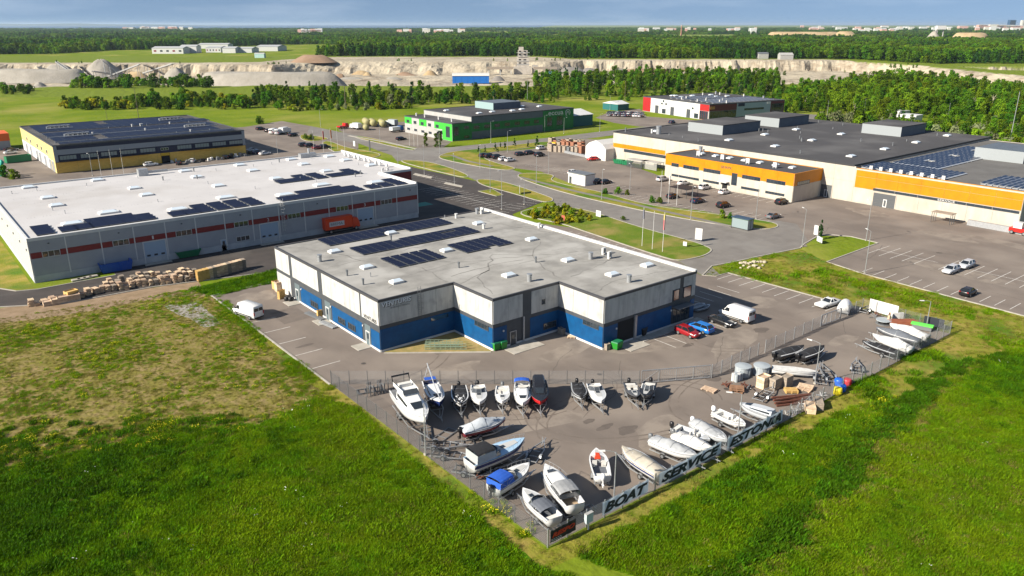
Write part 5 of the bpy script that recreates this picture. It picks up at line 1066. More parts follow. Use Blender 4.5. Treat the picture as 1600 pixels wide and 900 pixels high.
def car(px, py, rz, kind, col, label, group=None, plate=True):
    body, win, hl, tl, xf, xr, zf, zrr, L_, W, rw = car_meshes(kind)
    e = empty('parked_car', (*G(px, py), .035), R(rz), label, 'car', group)
    b = link('body', body, e); b.material_slots[0].link = 'OBJECT'; b.material_slots[0].material = paint(*col) if isinstance(col, tuple) else PAINT[col]
    link('windows', win, e)
    for s in (-1, 1): link('headlight', hl, e, (xf, s*W*.33, zf)); link('tail_light', tl, e, (xr, s*W*.36, zrr))
    add_wheels(e, [(x, s*(W/2-.09)) for x in (L_*.29, -L_*.28) for s in (-1, 1)], rw, .22); return e
def van(px, py, rz, label, col='white', L_=5.9, W=2.0, Hh=2.45, group=None):
    e = empty('panel_van', (*G(px, py), .035), R(rz), label, 'van', group); f = L_/2; mb = MB(); mb.smooth = True
    secs = [(-f, .45, Hh-.12, .94), (-f+.08, .38, Hh, 1.0), (f-2.1, .35, Hh, 1.0), (f-1.75, .35, Hh-.08, 1.0), (f-.95, .35, 1.35, .99), (f-.35, .36, 1.12, .95), (f-.02, .42, .85, .82)]
    mb.loft([[(x, -W/2*k*.95, zb), (x, -W/2*k, zb+.2), (x, -W/2*k, zb+(zt-zb)*.55), (x, -W/2*k*.96, zt-.12), (x, -W/2*k*.86, zt), (x, W/2*k*.86, zt), (x, W/2*k*.96, zt-.12), (x, W/2*k, zb+(zt-zb)*.55), (x, W/2*k, zb+.2), (x, W/2*k*.95, zb)] for x, zb, zt, k in secs])
    mb.build('body', PAINT[col], e)
    MB().quad((f-1.72, -.85, Hh-.17), (f-1.72, .85, Hh-.17), (f-.96, .88, 1.43), (f-.96, -.88, 1.43)).build('windscreen', m_cglass, e).location = (.03, 0, .03)
    for s in (-1, 1):
        y = s*(W/2+.012); MB().quad((f-2.2, y, 1.35), (f-1.15, y, 1.35), (f-1.62, y*.985, 2.0), (f-2.2, y*.985, 2.0)).build('side_window', m_cglass, e); MB().box(f-1.15, f-1.0, y-.12 if s < 0 else y-.05, y+.05 if s < 0 else y+.12, 1.3, 1.6).build('mirror', m_black, e)
        MB().box(f-.15, f-.0, s*.75-.15, s*.75+.15, .8, .98).build('headlight', m_head, e); MB().box(-f-.03, -f+.03, s*.9-.08, s*.9+.08, .9, 1.5).build('tail_light', m_tail, e)
        MB().box(-f-.015, -f+.02, (.05 if s > 0 else -.85), (.85 if s > 0 else -.05), 1.55, 2.1).build('rear_window', m_cglass, e); MB().box(-f+.6, f-1.0, y-.02, y+.02, .55, .68).build('side_trim', m_black, e)
    MB().box(-f-.05, -f+.02, -.9, .9, .4, .55).build('bumper', m_black, e); MB().box(f-.1, f+.04, -.85, .85, .4, .62).build('bumper', m_black, e)
    add_wheels(e, [(x, s*(W/2-.1)) for x in (f-1.05, -f+1.3) for s in (-1, 1)], .36, .24); return e
def hd(p, q): a_, b_ = G(*p), G(*q); return math.degrees(math.atan2(b_[1]-a_[1], b_[0]-a_[0]))
GO = 'cars on the orange hall car park'
car(1485, 426, 180, 'wagon', 'silver', 'silver estate car parked nearest in the right hand car park'); car(1509, 418, 180, 'wagon', 'silver', 'silver car parked just behind the silver estate at right'); car(1512, 461, 0, 'hatch', 'black', 'black hatchback at the near edge of the right hand car park')
car(1035, 283, 0, 'suv', 'silver', 'silver car leftmost of the row before the office wing', GO); car(1068, 289, 0, 'sedan', 'white', 'white saloon second from the left before the office wing', GO); car(1101, 296, 0, 'suv', 'white', 'white off-roader parked near the office entrance', GO); car(1132, 303, 0, 'hatch', 'white', 'small white car directly right of the office entrance', GO)
car(1130, 324, 0, 'suv', 'black', 'black off-roader alone in the middle row', GO); car(1090, 317, 0, 'wagon', 'navy', 'dark blue estate right of the black shelter', GO); car(1051, 310, 0, 'hatch', 'dark', 'dark hatchback left of the black shelter', GO); car(1221, 319, 0, 'suv', 'black', 'black off-roader with pale spare wheel at the wing corner', GO); car(1208, 341, 0, 'sedan', 'grey', 'grey saloon near the bus shelter', GO)
car(933, 287, 0, 'suv', 'dark', 'dark car right behind the white hut', GO); car(946, 287, 0, 'sedan', 'black', 'black saloon furthest right behind the white hut', GO); car(896, 272, 0, 'hatch', 'white', 'white car half hidden behind the white hut', GO); car(926, 251, 160, 'hatch', 'brightred', 'bright red car in front of the storage tent', GO)
for k, (px, py, kd, c, t) in enumerate(((757, 246, 'suv', 'dark', 'dark car leftmost of five in the first row by the junction'), (765, 246.5, 'suv', 'black', 'second dark car in the row by the junction'), (777, 248, 'suv', 'black', 'third car, black, in the row by the junction'), (787, 251, 'hatch', 'white', 'white car fourth in the row by the junction'), (797, 252.5, 'hatch', 'white', 'white car rightmost in the row by the junction'), (813, 243, 'wagon', 'dark', 'dark estate left of two beyond the row by the junction'), (828, 241, 'wagon', 'black', 'black estate second in the back row of the car park'), (843, 244.5, 'suv', 'black', 'black car standing alone near the car park lane'), (846, 234, 'suv', 'white', 'white car beside the stacked crates'))): car(px, py, 0, kd, c, t, 'cars on the car park by the green hall')
car(1074, 524, -90, 'hatch', 'red', 'red car beside the blue one at the warehouse front'); car(1093, 517, 90, 'wagon', 'blue', 'blue estate between the red and the black car'); car(1128, 507, -90, 'sedan', 'black', 'black saloon next to the white van'); van(1150, 499, 90, 'white van parked beside the black saloon')
car(1293, 478, hd((1310, 471), (1272, 482)), 'coupe', 'white', 'long white two door coupe by the kerb of the yard'); van(388, 494, 105, 'white van parked alone at the left edge of the yard', L_=6.0, Hh=2.5)
for k, (px, py, kd, c, t, rz) in enumerate(((18, 236, 'wagon', 'black', 'black car behind the white one at the far left', 10), (17, 240.5, 'sedan', 'white', 'white saloon near the green container at left', 15), (236, 259.5, 'wagon', 'white', 'white estate before the yellow hall gate', 0), (301, 254, 'hatch', 'white', 'white car with raised rear among the scrap before the yellow hall', 60), (280, 257, 'wagon', 'dark', 'dark wreck left of the raised white car', 70), (352, 248, 'hatch', 'black', 'black car in the scrap row at the yellow hall', 80),
      (407, 203, 'wagon', 'dark', 'dark car at the far end of the yellow hall car park', 20), (420, 206, 'wagon', 'black', 'black car left of the white vans', 30), (458, 213, 'wagon', 'black', 'black estate beside the boxy white trailer', 20), (475, 229, 'suv', 'dark', 'dark car left in the row behind the white roof', 0), (485, 230, 'suv', 'black', 'black car second in the row behind the white roof', 0), (497, 233, 'sedan', 'wine', 'dark red car in the row behind the white roof', 0), (508, 232, 'suv', 'black', 'black car right in the row behind the flagpoles', 0), (394, 237, 'sedan', 'silver', 'silver car in the shade of the yellow hall', 10), (402, 240, 'sedan', 'navy', 'dark blue car in the shade of the yellow hall', 10), (414, 242, 'sedan', 'white', 'white car at the edge of the yellow hall shade', 15),
      (627, 219, 'wagon', 'black', 'black car near the three poles at the green hall', 0), (1050, 193, 'suv', 'navy', 'dark blue van behind the orange hall roof', 10))): car(px, py, rz, kd, c, t, 'cars around the yellow and green halls')
van(428, 209, 40, 'white van first of two behind the yellow hall', L_=6.2); van(437, 210, 40, 'silver white van second of two behind the yellow hall', 'silver', 6.2)
for k in range(26):
    px = 952 + (k % 13) * 4.3 + rnd.uniform(-1, 1); py = 178.2 + (k // 13) * 3.2 + (k % 13) * .15
    car(px, py, 29 + rnd.choice((0, 180)), rnd.choice(('hatch', 'suv', 'wagon', 'sedan')), rnd.choice(('dark', 'black', 'silver', 'navy', 'white', 'grey')), 'car in the crowded rows on the showroom car park', 'cars packed on the showroom car park')
# orange box truck
e = empty('box_truck', (*G(528, 362), .04), 0, 'bright orange box truck at loading door three', 'truck'); m_ot = mat('truck_orange', (.62, .050, .008), .45)
MB().box(-3.6, 3.4, -1.25, 1.25, 1.0, 3.7).build('cargo_box', m_ot, e); mb = MB(); mb.smooth = False
mb.loft([[(3.55, -1.15, .7), (3.55, 1.15, .7), (3.55, 1.15, 3.0), (3.55, -1.15, 3.0)], [(4.9, -1.15, .7), (4.9, 1.15, .7), (4.75, 1.1, 2.9), (4.75, -1.1, 2.9)], [(5.4, -1.1, .7), (5.4, 1.1, .7), (5.3, 1.05, 1.75), (5.3, -1.05, 1.75)]]); mb.build('cab', m_ot, e)
MB().quad((4.82, -1.0, 2.75), (4.82, 1.0, 2.75), (5.38, 1.0, 1.85), (5.38, -1.0, 1.85)).build('windscreen', m_cglass, e); MB().box(-3.4, 5.2, -.9, .9, .55, .98).build('chassis', m_black, e); MB().box(-2.6, 1.2, -1.27, -1.252, 1.7, 2.8).build('sign_board', m_white, e)
letters(Wall(e, -3.6, -1.25, 0), 'BREMA', 1.3, 1.95, 3.1, m_darkgrey, height=.62, d=.022, depth=.008); add_wheels(e, [(x, s*1.02) for x in (4.3, -2.2) for s in (-1, 1)], .48, .3)
# containers
def container(name, label, px, py, sx, sy, h, m, rz=0.0, ribs=8, cat='container', taper=0.0, z=.04):
    e = empty(name, (*G(px, py), z), R(rz), label, cat); mb = MB(); t = .06
    b0 = [(-sx/2+taper, -sy/2+taper*.3, .12), (sx/2-taper, -sy/2+taper*.3, .12), (sx/2-taper, sy/2-taper*.3, .12), (-sx/2+taper, sy/2-taper*.3, .12)]; b1 = [(-sx/2, -sy/2, h), (sx/2, -sy/2, h), (sx/2, sy/2, h), (-sx/2, sy/2, h)]
    i1 = [(x*.94, y*.9, h) for x, y, _ in b1]; i0 = [(x*.92, y*.86, .3) for x, y, _ in b0]; mb.loft([b0, b1, i1, i0]); mb.build('shell', m, e)
    for k in range(ribs):
        x = (-sx/2 + .3 + (sx-.6)*k/(ribs-1)) * (1 - taper/sx); [MB().bar((x*.97, s*(sy/2-taper*.3), .15), (x, s*(sy/2+.03), h-.05), .1, .07).build('rib', m, e) for s in (-1, 1)]
    MB().box(-sx/2+taper, sx/2-taper, -sy/2+.3, sy/2-.3, 0, .12).build('skid', m_black, e); return e
mgc = mat('green_container', (.008, .14, .055), .55); mbc = mat('blue_container', (.012, .075, .33), .5)
container('waste_container', 'dark green open container on the yellow hall car park', 29, 253, 8.0, 2.4, 2.3, mgc, 12)
container('waste_container', 'blue waste container at the grey hall wall', 182, 423, 6.0, 2.3, 1.9, mbc, 0, taper=.4)
container('skip', 'green skip between doors one and two of the grey hall', 294, 401, 5.2, 2.2, 1.5, mgc, 0, 6, 'skip', .7)
container('skip', 'green skip left of two by the waste shelter', 967, 256, 4.2, 2.0, 1.5, mgc, 100, 5, 'skip', .7); container('skip', 'green skip right of two by the waste shelter', 979, 258, 4.2, 2.0, 1.5, mgc, 100, 5, 'skip', .7)
def bin_(px, py, label, s=1.0, rz=0.0):
    e = empty('wheelie_bin', (*G(px, py), .03), R(rz), label, 'bin', 'green bins at the warehouse'); m = mat('bin_green', (.015, .20, .02), .5); w, d, h = .62*s, .45*s, 1.15
    MB().loft([[(-w*.85, -d*.8, .12), (w*.85, -d*.8, .12), (w*.85, d*.8, .12), (-w*.85, d*.8, .12)], [(-w, -d, h), (w, -d, h), (w, d, h), (-w, d, h)]]).build('body', m, e)
    MB().loft([[(-w*1.04, -d*1.08, h), (w*1.04, -d*1.08, h), (w*1.04, d*1.05, h), (-w*1.04, d*1.05, h)], [(-w*.9, -d*.9, h+.14), (w*.9, -d*.9, h+.14), (w*.9, d*.9, h+.14), (-w*.9, d*.9, h+.14)]]).build('lid', mgc, e)
    for x in (-w*.7, w*.7): MB().tube([(x-.03, d*.8, .12), (x+.03, d*.8, .12)], .12, 10).build('wheel', m_rubber, e)
bin_(775, 547, 'green bin left of the pair at the middle corner', 1.0); bin_(786, 545, 'green bin right of the pair at the middle corner', .9); bin_(964, 545, 'wide green bin beside the open workshop door', 1.3, 10)

# ------------------------------------------------------------------ fences
def wire_mesh(L_, h, nv, nh):
    mb = MB(); t = .0045
    for k in range(nv + 1):
        x = L_*k/nv; mb.add([(x-t, 0, .06), (x+t, -t, .06), (x+t, t, .06), (x-t, 0, h), (x+t, -t, h), (x+t, t, h)], [(0, 1, 4, 3), (1, 2, 5, 4), (2, 0, 3, 5)])
    t = .006
    for k in range(nh + 1):
        z = .06 + (h-.06)*k/nh; mb.add([(0, 0, z-t), (0, -t, z+t), (0, t, z+t), (L_, 0, z-t), (L_, -t, z+t), (L_, t, z+t)], [(0, 1, 4, 3), (1, 2, 5, 4), (2, 0, 3, 5)])
    return mb.mesh('wire_panel', m_fw)
m_fw = mat('fence_wire', (.30, .31, .32), .5, .3); m_post = mat('fence_post', (.17, .175, .18), .5, .4)
WIRE = wire_mesh(2.5, 1.98, 34, 10); POST = boxmesh('post', m_post, -.035, .035, -.035, .035, 0, 2.08); POSTL = boxmesh('post', m_metal, -.06, .06, -.04, .04, 0, 2.1)
def fence(a, b, label, postm=POST, skip=()):
    a = Vector(a); b = Vector(b); d = b - a; L_ = d.length; n = round(L_/2.5); ang = math.atan2(d.y, d.x); e = empty('wire_fence', (*a, 0), ang, label, 'fence'); st = L_/n
    for k in range(n + 1):
        link('post', postm, e, (k*st, 0, 0))
        if k < n and k not in skip: link('wire_panel', WIRE, e, (k*st, 0, 0), 0, (st/2.5, 1, 1))
    return e
FW, FS, FE_, FN0, FN1 = (-10.75, -5.4), (-10.95, -50.25), (74.25, -49.9), (73.75, -35.6), (28.4, -36.9)
fence(FW, FS, 'wire fence along the left side of the boat yard'); fence(FS, FE_, 'long wire fence with banners along the near side of the boat yard', POSTL); fence(FE_, FN0, 'short wire fence at the right end of the boat yard'); 
fence(FW, (22.0, -31.6), 'wire fence between the boats and the warehouse'); fence((31.2, -36.6), (42.8, -36.1), 'wire fence right of the closed gate by the round tanks', POSTL); fence((44.6, -36.1), (60.8, -35.5), 'low wire fence section between the two gates', POSTL); fence((66.5, -35.7), FN0, 'wire fence section behind the white coupe', POSTL)
def gate(a, b, label):
    a = Vector(a); b = Vector(b); d = b - a; e = empty('sliding_gate', (*a, 0), math.atan2(d.y, d.x), label, 'gate'); L_ = d.length; mb = MB()
    for z in (.15, 1.95): mb.box(0, L_, -.05, .05, z, z+.1)
    mb.build('rail', m_metal, e)
    for k in range(5): MB().box(L_*k/4-.04, L_*k/4+.04, -.045, .045, .25, 1.95).build('upright', m_metal, e)
    MB().bar((0, 0, .2), (L_/4, 0, 1.95), .05).build('brace', m_metal, e); MB().bar((L_*.75, 0, 1.95), (L_, 0, .2), .05).build('brace', m_metal, e); link('wire_panel', WIRE, e, (0, .02, 0), 0, (L_/2.5, 1, .95))
gate((22.2, -31.8), (31.0, -36.5), 'pale steel gate at the near side of the warehouse yard'); gate((61.0, -35.5), (66.3, -35.7), 'dark framed sliding gate at the far end of the boat yard')
# banners
m_ban = leafmat('banner_fabric', (.66, .74, .80), (.60, .68, .74), .55, .8, .01)
mesh_back = None; m_bant = mat('banner_ink', (.012, .022, .035), .6)
def banner(s0, s1, txt, label, m=m_ban, mt=m_bant, z0=.42, z1=1.98, tz=.62, th=1.12, fill_=.94):
    e = empty('banner', (FS[0] + s0, FS[1] - .09, 0), math.atan2(FE_[1]-FS[1], FE_[0]-FS[0]), label, 'banner'); e.location.y += (FE_[1]-FS[1]) / (FE_[0]-FS[0]) * s0; L_ = s1 - s0; mb = MB(); n = 24
    rows = [[(L_*k/n, .02*math.sin(k*1.3), z0 + .02*math.sin(k*.9)), (L_*k/n, .03*math.sin(k*1.1+1), z1 - .03*(k % 4 == 2))] for k in range(n+1)]; mb.loft(rows, close=False, caps=(False, False)); mb.build('fabric', m, e)
    letters(Wall(e, 0, 0, 0), txt, L_*(1-fill_)/2, tz, L_*fill_, mt, 'lettering', .05, th, .32, .05, None, .006); return e
def sx(px, py): return (lambda p: p[0] - FS[0])(G(px, py, 1.0))
banner(sx(936, 795), sx(1015, 762), 'BOAT', 'pale banner reading BOAT on the near fence'); banner(sx(1030, 752), sx(1136, 706), 'SERVICE', 'pale banner reading SERVICE in the middle of the near fence'); banner(sx(1145, 700), sx(1233, 655), 'ESTONIA', 'pale banner reading ESTONIA on the near fence')
rb = banner(.25, 3.5, 'RESPO', 'black banner reading RESPO in red at the near fence corner', mat('banner_black', (.014, .018, .026), .6), mat('banner_red', (.55, .035, .02), .5), .45, 1.75, .95, .5, .9)
mb = MB(); 
for k in range(10):
    for j in range(3):
        if (k + j) % 2 == 0: mb.box(.1 + .13*k, .2 + .13*k, -.056, -.05, .50 + .12*j, .60 + .12*j)
mb.build('checker', m_white, rb)
e = empty('banner', (74.3, -49.0, 0), R(97), 'small dark banner at the far right fence corner', 'banner'); MB().box(.2, 3.2, -.03, .0, .5, 1.9).build('fabric', MATS['banner_black'], e); MB().box(.4, 2.8, -.04, -.03, .9, 1.4).build('print', m_stripe, e)
e = empty('white_hoarding', (73.9, -36.4, 0), R(-90), 'white blank board on the fence at the far end of the boat yard', 'board'); MB().box(.3, 5.2, -.05, .02, .25, 2.3).build('board', m_white, e)

# ------------------------------------------------------------------ lamps, poles, flags
def lamp(px, py, h, rz, label, group='street lamps', arm=1.2):
    e = empty('street_lamp', (*G(px, py), 0), R(rz), label, 'street lamp', group); mb = MB(); mb.tube([(0, 0, 0), (0, 0, h*.5), (0, 0, h)], [.085, .07, .045], 7); mb.build('pole', m_metal, e)
    MB().tube([(0, 0, h-.02), (arm*.5, 0, h+.12), (arm, 0, h+.15)], .03, 5).build('arm', m_metal, e); MB().loft([[(arm-.1, -.13, h+.1), (arm-.1, .13, h+.1), (arm-.1, .1, h+.2), (arm-.1, -.1, h+.2)], [(arm+.6, -.1, h+.13), (arm+.6, .1, h+.13), (arm+.6, .06, h+.2), (arm+.6, -.06, h+.2)]]).build('lamp_head', m_white, e); MB().box(-.16, .16, -.16, .16, 0, .25).build('base', m_kerb, e)
for px, py, h, rz, t in ((665, 711, 6.5, 10, 'yard lamp by the left fence near the white cruiser'), (959, 787, 6.0, 140, 'yard lamp behind the BOAT banner'), (1152, 688, 6.0, 130, 'yard lamp behind the ESTONIA banner'), (1273, 600, 6.0, 100, 'yard lamp by the black covered boats'), (1447, 513, 4.6, 140, 'yard lamp at the far right fence'),
   (1351, 428, 8.6, 60, 'tall lamp at the right car park kerb'), (1353, 376, 9.0, 60, 'tall lamp on the grass corner at right'), (1253, 386, 8.4, 60, 'lamp at the grass corner with the conifer'), (1181, 342, 8.6, 45, 'lamp on the verge above the bus shelter'), (1079, 344, 8.6, 240, 'lamp on the road verge before the office wing'), (984, 297, 7.5, 60, 'lamp by the car park verge shrubs'), (940, 312, 8.6, 240, 'lamp on the verge near the white hut'), (838, 286, 8.6, 240, 'lamp beside the car park entrance'), (857, 272, 8.0, 60, 'lamp at the grass tip of the car park'),
   (784, 328, 10.5, 200, 'tall lamp at the dark car park corner'), (819, 320, 7.0, 200, 'lamp on the kerb of the dark car park'), (766, 301, 9.0, 60, 'lamp on the dry traffic island'), (710, 288, 9.0, 60, 'lamp on the second traffic island'), (663, 273, 9.0, 60, 'lamp on the first traffic island'), (750, 263, 8.0, 240, 'lamp on the island before the car park'), (622, 257, 8.0, 60, 'lamp at the road bend by the white roof'), (687, 241, 8.0, 240, 'lamp at the junction before the green hall'), (767, 223, 8.6, 0, 'lamp before the green hall, left'), (793, 238, 8.0, 0, 'lamp among the young conifers'), (851, 207, 7.5, 0, 'lamp before the green hall, middle'), (881, 209, 7.0, 0, 'lamp before the green hall, right'), (937, 206, 8.0, 0, 'lamp at the bend past the teal annex'), (434, 240, 7.5, 60, 'lamp in the shade of the yellow hall'), (145, 275, 7.0, 100, 'lamp before the yellow hall, left'), (310, 248, 7.0, 100, 'lamp before the yellow hall, right'), (594, 223, 8.0, 0, 'lamp on the path by the green hall car park'), (501, 198, 8.0, 0, 'lamp at the far car park behind the flagpoles'),
   (1292, 182, 8, 200, 'lamp at the lane by the wood, first'), (1350, 178, 8, 200, 'lamp at the lane by the wood, second'), (1388, 176, 8, 200, 'lamp at the lane by the wood, third'), (1480, 190, 9, 200, 'lamp among the shrubs at right'), (1510, 172, 8, 200, 'lamp at the upper wood edge'), (953, 172, 8, 200, 'lamp left of the showroom')): lamp(px, py, h, rz, t)
def pole(px, py, h, label, cat='flagpole', name='flagpole', m=None, flag=None, lean=0.0, r=.06, group=None):
    e = empty(name, (*G(px, py), 0), R(35), label, cat, group); MB().tube([(0, 0, 0), (lean, 0, h)], [r, r*.6], 7).build('pole', m or m_white, e); MB().tube([(lean, 0, h), (lean, 0, h+.14)], r, 6).build('finial', m or m_white, e)
    if flag:
        mb = MB(); n = 8
        for j, (mm, z0, z1) in enumerate(flag[1]):
            mb = MB(); mb.loft([[(lean + .07 + flag[0]*k/n, .16*math.sin(k*1.5), h - z0 - .25*k/n), (lean + .07 + flag[0]*k/n, .16*math.sin(k*1.5+.3), h - z1 - .32*k/n)] for k in range(n+1)], close=False, caps=(False, False)); mb.build('flag', mm, e)
    return e
fl = lambda n, c: mat('flag_' + n, c, .8)
pole(1003, 385, 8.6, 'white flagpole with dark flag, left of three on the lawn', flag=(.45, [(fl('navy', (.02, .03, .10)), .3, 2.2)]), group='flagpoles on the lawn'); pole(1019, 390, 8.4, 'bare white flagpole, middle of three on the lawn', group='flagpoles on the lawn'); pole(1035, 394, 8.6, 'white flagpole with yellow and red flag on the lawn', flag=(.55, [(fl('yellow', (.6, .45, .01)), .3, 1.5), (fl('red', (.55, .02, .03)), 1.5, 3.6)]), group='flagpoles on the lawn')
for k, (px, py) in enumerate(((1032, 312), (1044, 318), (1057, 321))): pole(px, py, 8.0, ('white pole left of three by the car park verge', 'white pole with pale flag, middle of three by the verge', 'white pole right of three by the car park verge')[k], flag=(.5, [(fl('white', (.6, .58, .56)), .3, 2.6)]) if k == 1 else None, group='poles by the car park verge')
for k, (px, py) in enumerate(((491, 240), (506, 238), (518, 236), (528, 234), (539, 237))): pole(px, py, 8.5, ('white pole leftmost behind the white roof', 'pole with red flag behind the white roof', 'pole with orange flag behind the white roof', 'bare pole, fourth behind the white roof', 'bare pole, rightmost behind the white roof')[k], flag=(.7, [(fl('red', (.55, .02, .03)) if k == 1 else fl('orange', (.6, .16, .03)), .4, 3.5)]) if k in (1, 2) else None, group='poles behind the white roof')
for k, (px, py) in enumerate(((640, 228), (647, 228.5), (653, 229))): pole(px, py, 6.5, ('left', 'middle', 'right')[k] + ' white pole of three before the green hall', group='poles before the green hall')
for k, (px, py) in enumerate(((159, 278), (177, 276), (194, 274))): pole(px, py, 8.5, ('left', 'middle', 'right')[k] + ' white pole of three before the yellow hall', group='poles before the yellow hall')
pole(217, 186, 15, 'leaning wooden utility pole behind the yellow hall', 'pole', 'utility_pole', m_bark, lean=0, r=.16); pole(168, 190, 7, 'short post in the meadow behind the yellow hall', 'pole', 'utility_pole', m_bark, r=.1); pole(540, 165, 12, 'dark lattice post in the meadow tree belt', 'pole', 'utility_pole', m_bark, r=.3); pole(824, 158, 13, 'slim pole behind the green hall roof', 'pole', 'utility_pole', m_metal, r=.12); pole(976, 160, 13, 'wooden pole in the meadow left of the showroom', 'pole', 'utility_pole', m_bark, r=.14); pole(1578, 220, 20, 'tall pale mast at the right picture edge', 'mast', 'mast', m_metal, r=.18)
def sign(px, py, w, h, z0, label, m=None, rz=0.0, cat='sign'):
    e = empty('sign_board', (*G(px, py), .1), R(rz), label, cat); MB().box(-.06, .06, -w/2, w/2, z0, z0+h).build('board', m or m_white, e)
    for s in (-1, 1): MB().box(-.05, .05, s*w*.35-.04, s*w*.35+.04, 0, z0 - .002).build('post', m_steel, e)
sign(1091, 377, 1.6, 2.6, .3, 'tall white blank sign at the road corner of the lawn', rz=20); sign(1070, 386, .9, .9, .2, 'small white box sign on the lawn corner', rz=10); sign(935, 340, 1.7, 1.5, .2, 'white square sign at the end of the yellow hedge'); sign(812, 303, 2.6, 1.9, .3, 'white sign on the island of the dark car park', rz=-40); sign(1280, 380, 2.2, 1.2, .2, 'white low sign before the conifer', rz=-30); sign(1274, 370, 1.0, 2.2, .4, 'white upright sign behind the conifer'); sign(554, 232, 1.5, 2.0, .8, 'white sign on the grass by the yellow hall drive'); sign(578, 237, .9, 4.0, .4, 'dark grey pylon sign by the road bend', m_darkgrey); sign(880, 345, 1.2, 1.2, .1, 'red brick coloured box behind the warehouse parapet', mat('box_red', (.35, .09, .06), .6), cat='box')
# ------------------------------------------------------------------ boats
gel = {k: mat('gelcoat_' + k, c, .22, spec=.55) for k, c in dict(white=(.60, .60, .595), cream=(.54, .515, .46), navy=(.012, .025, .10), blue=(.03, .10, .36), skyblue=(.30, .44, .58), grey=(.30, .31, .32), black=(.014, .014, .016), red=(.42, .012, .015), wine=(.16, .015, .025), dgrey=(.07, .072, .078), silver=(.42, .44, .46)).items()}
def cloth(n, c): return mat('canvas_' + n, c, .8, col2=tuple(v*.82 for v in c), scale=1.6, bump=.03, bscale=3)
cv = {k: cloth(k, c) for k, c in dict(black=(.016, .016, .018), white=(.55, .54, .52), grey=(.34, .35, .36), silver=(.42, .45, .48), beige=(.42, .38, .31), blue=(.015, .085, .42), slate=(.11, .12, .14), mid=(.26, .265, .27)).items()}
m_floor = mat('boat_floor', (.40, .40, .39), .6); m_seat = mat('boat_vinyl', (.58, .56, .52), .5); m_screen = glass('boat_screen', (.02, .025, .03)); m_wind = glass('tinted_screen', (.05, .055, .06))
m_eng = {'black': mat('engine_black', (.012, .012, .014), .35), 'white': mat('engine_white', (.66, .66, .66), .35), 'grey': mat('engine_grey', (.12, .125, .13), .35)}
m_rub = mat('rub_rail', (.10, .10, .105), .6)
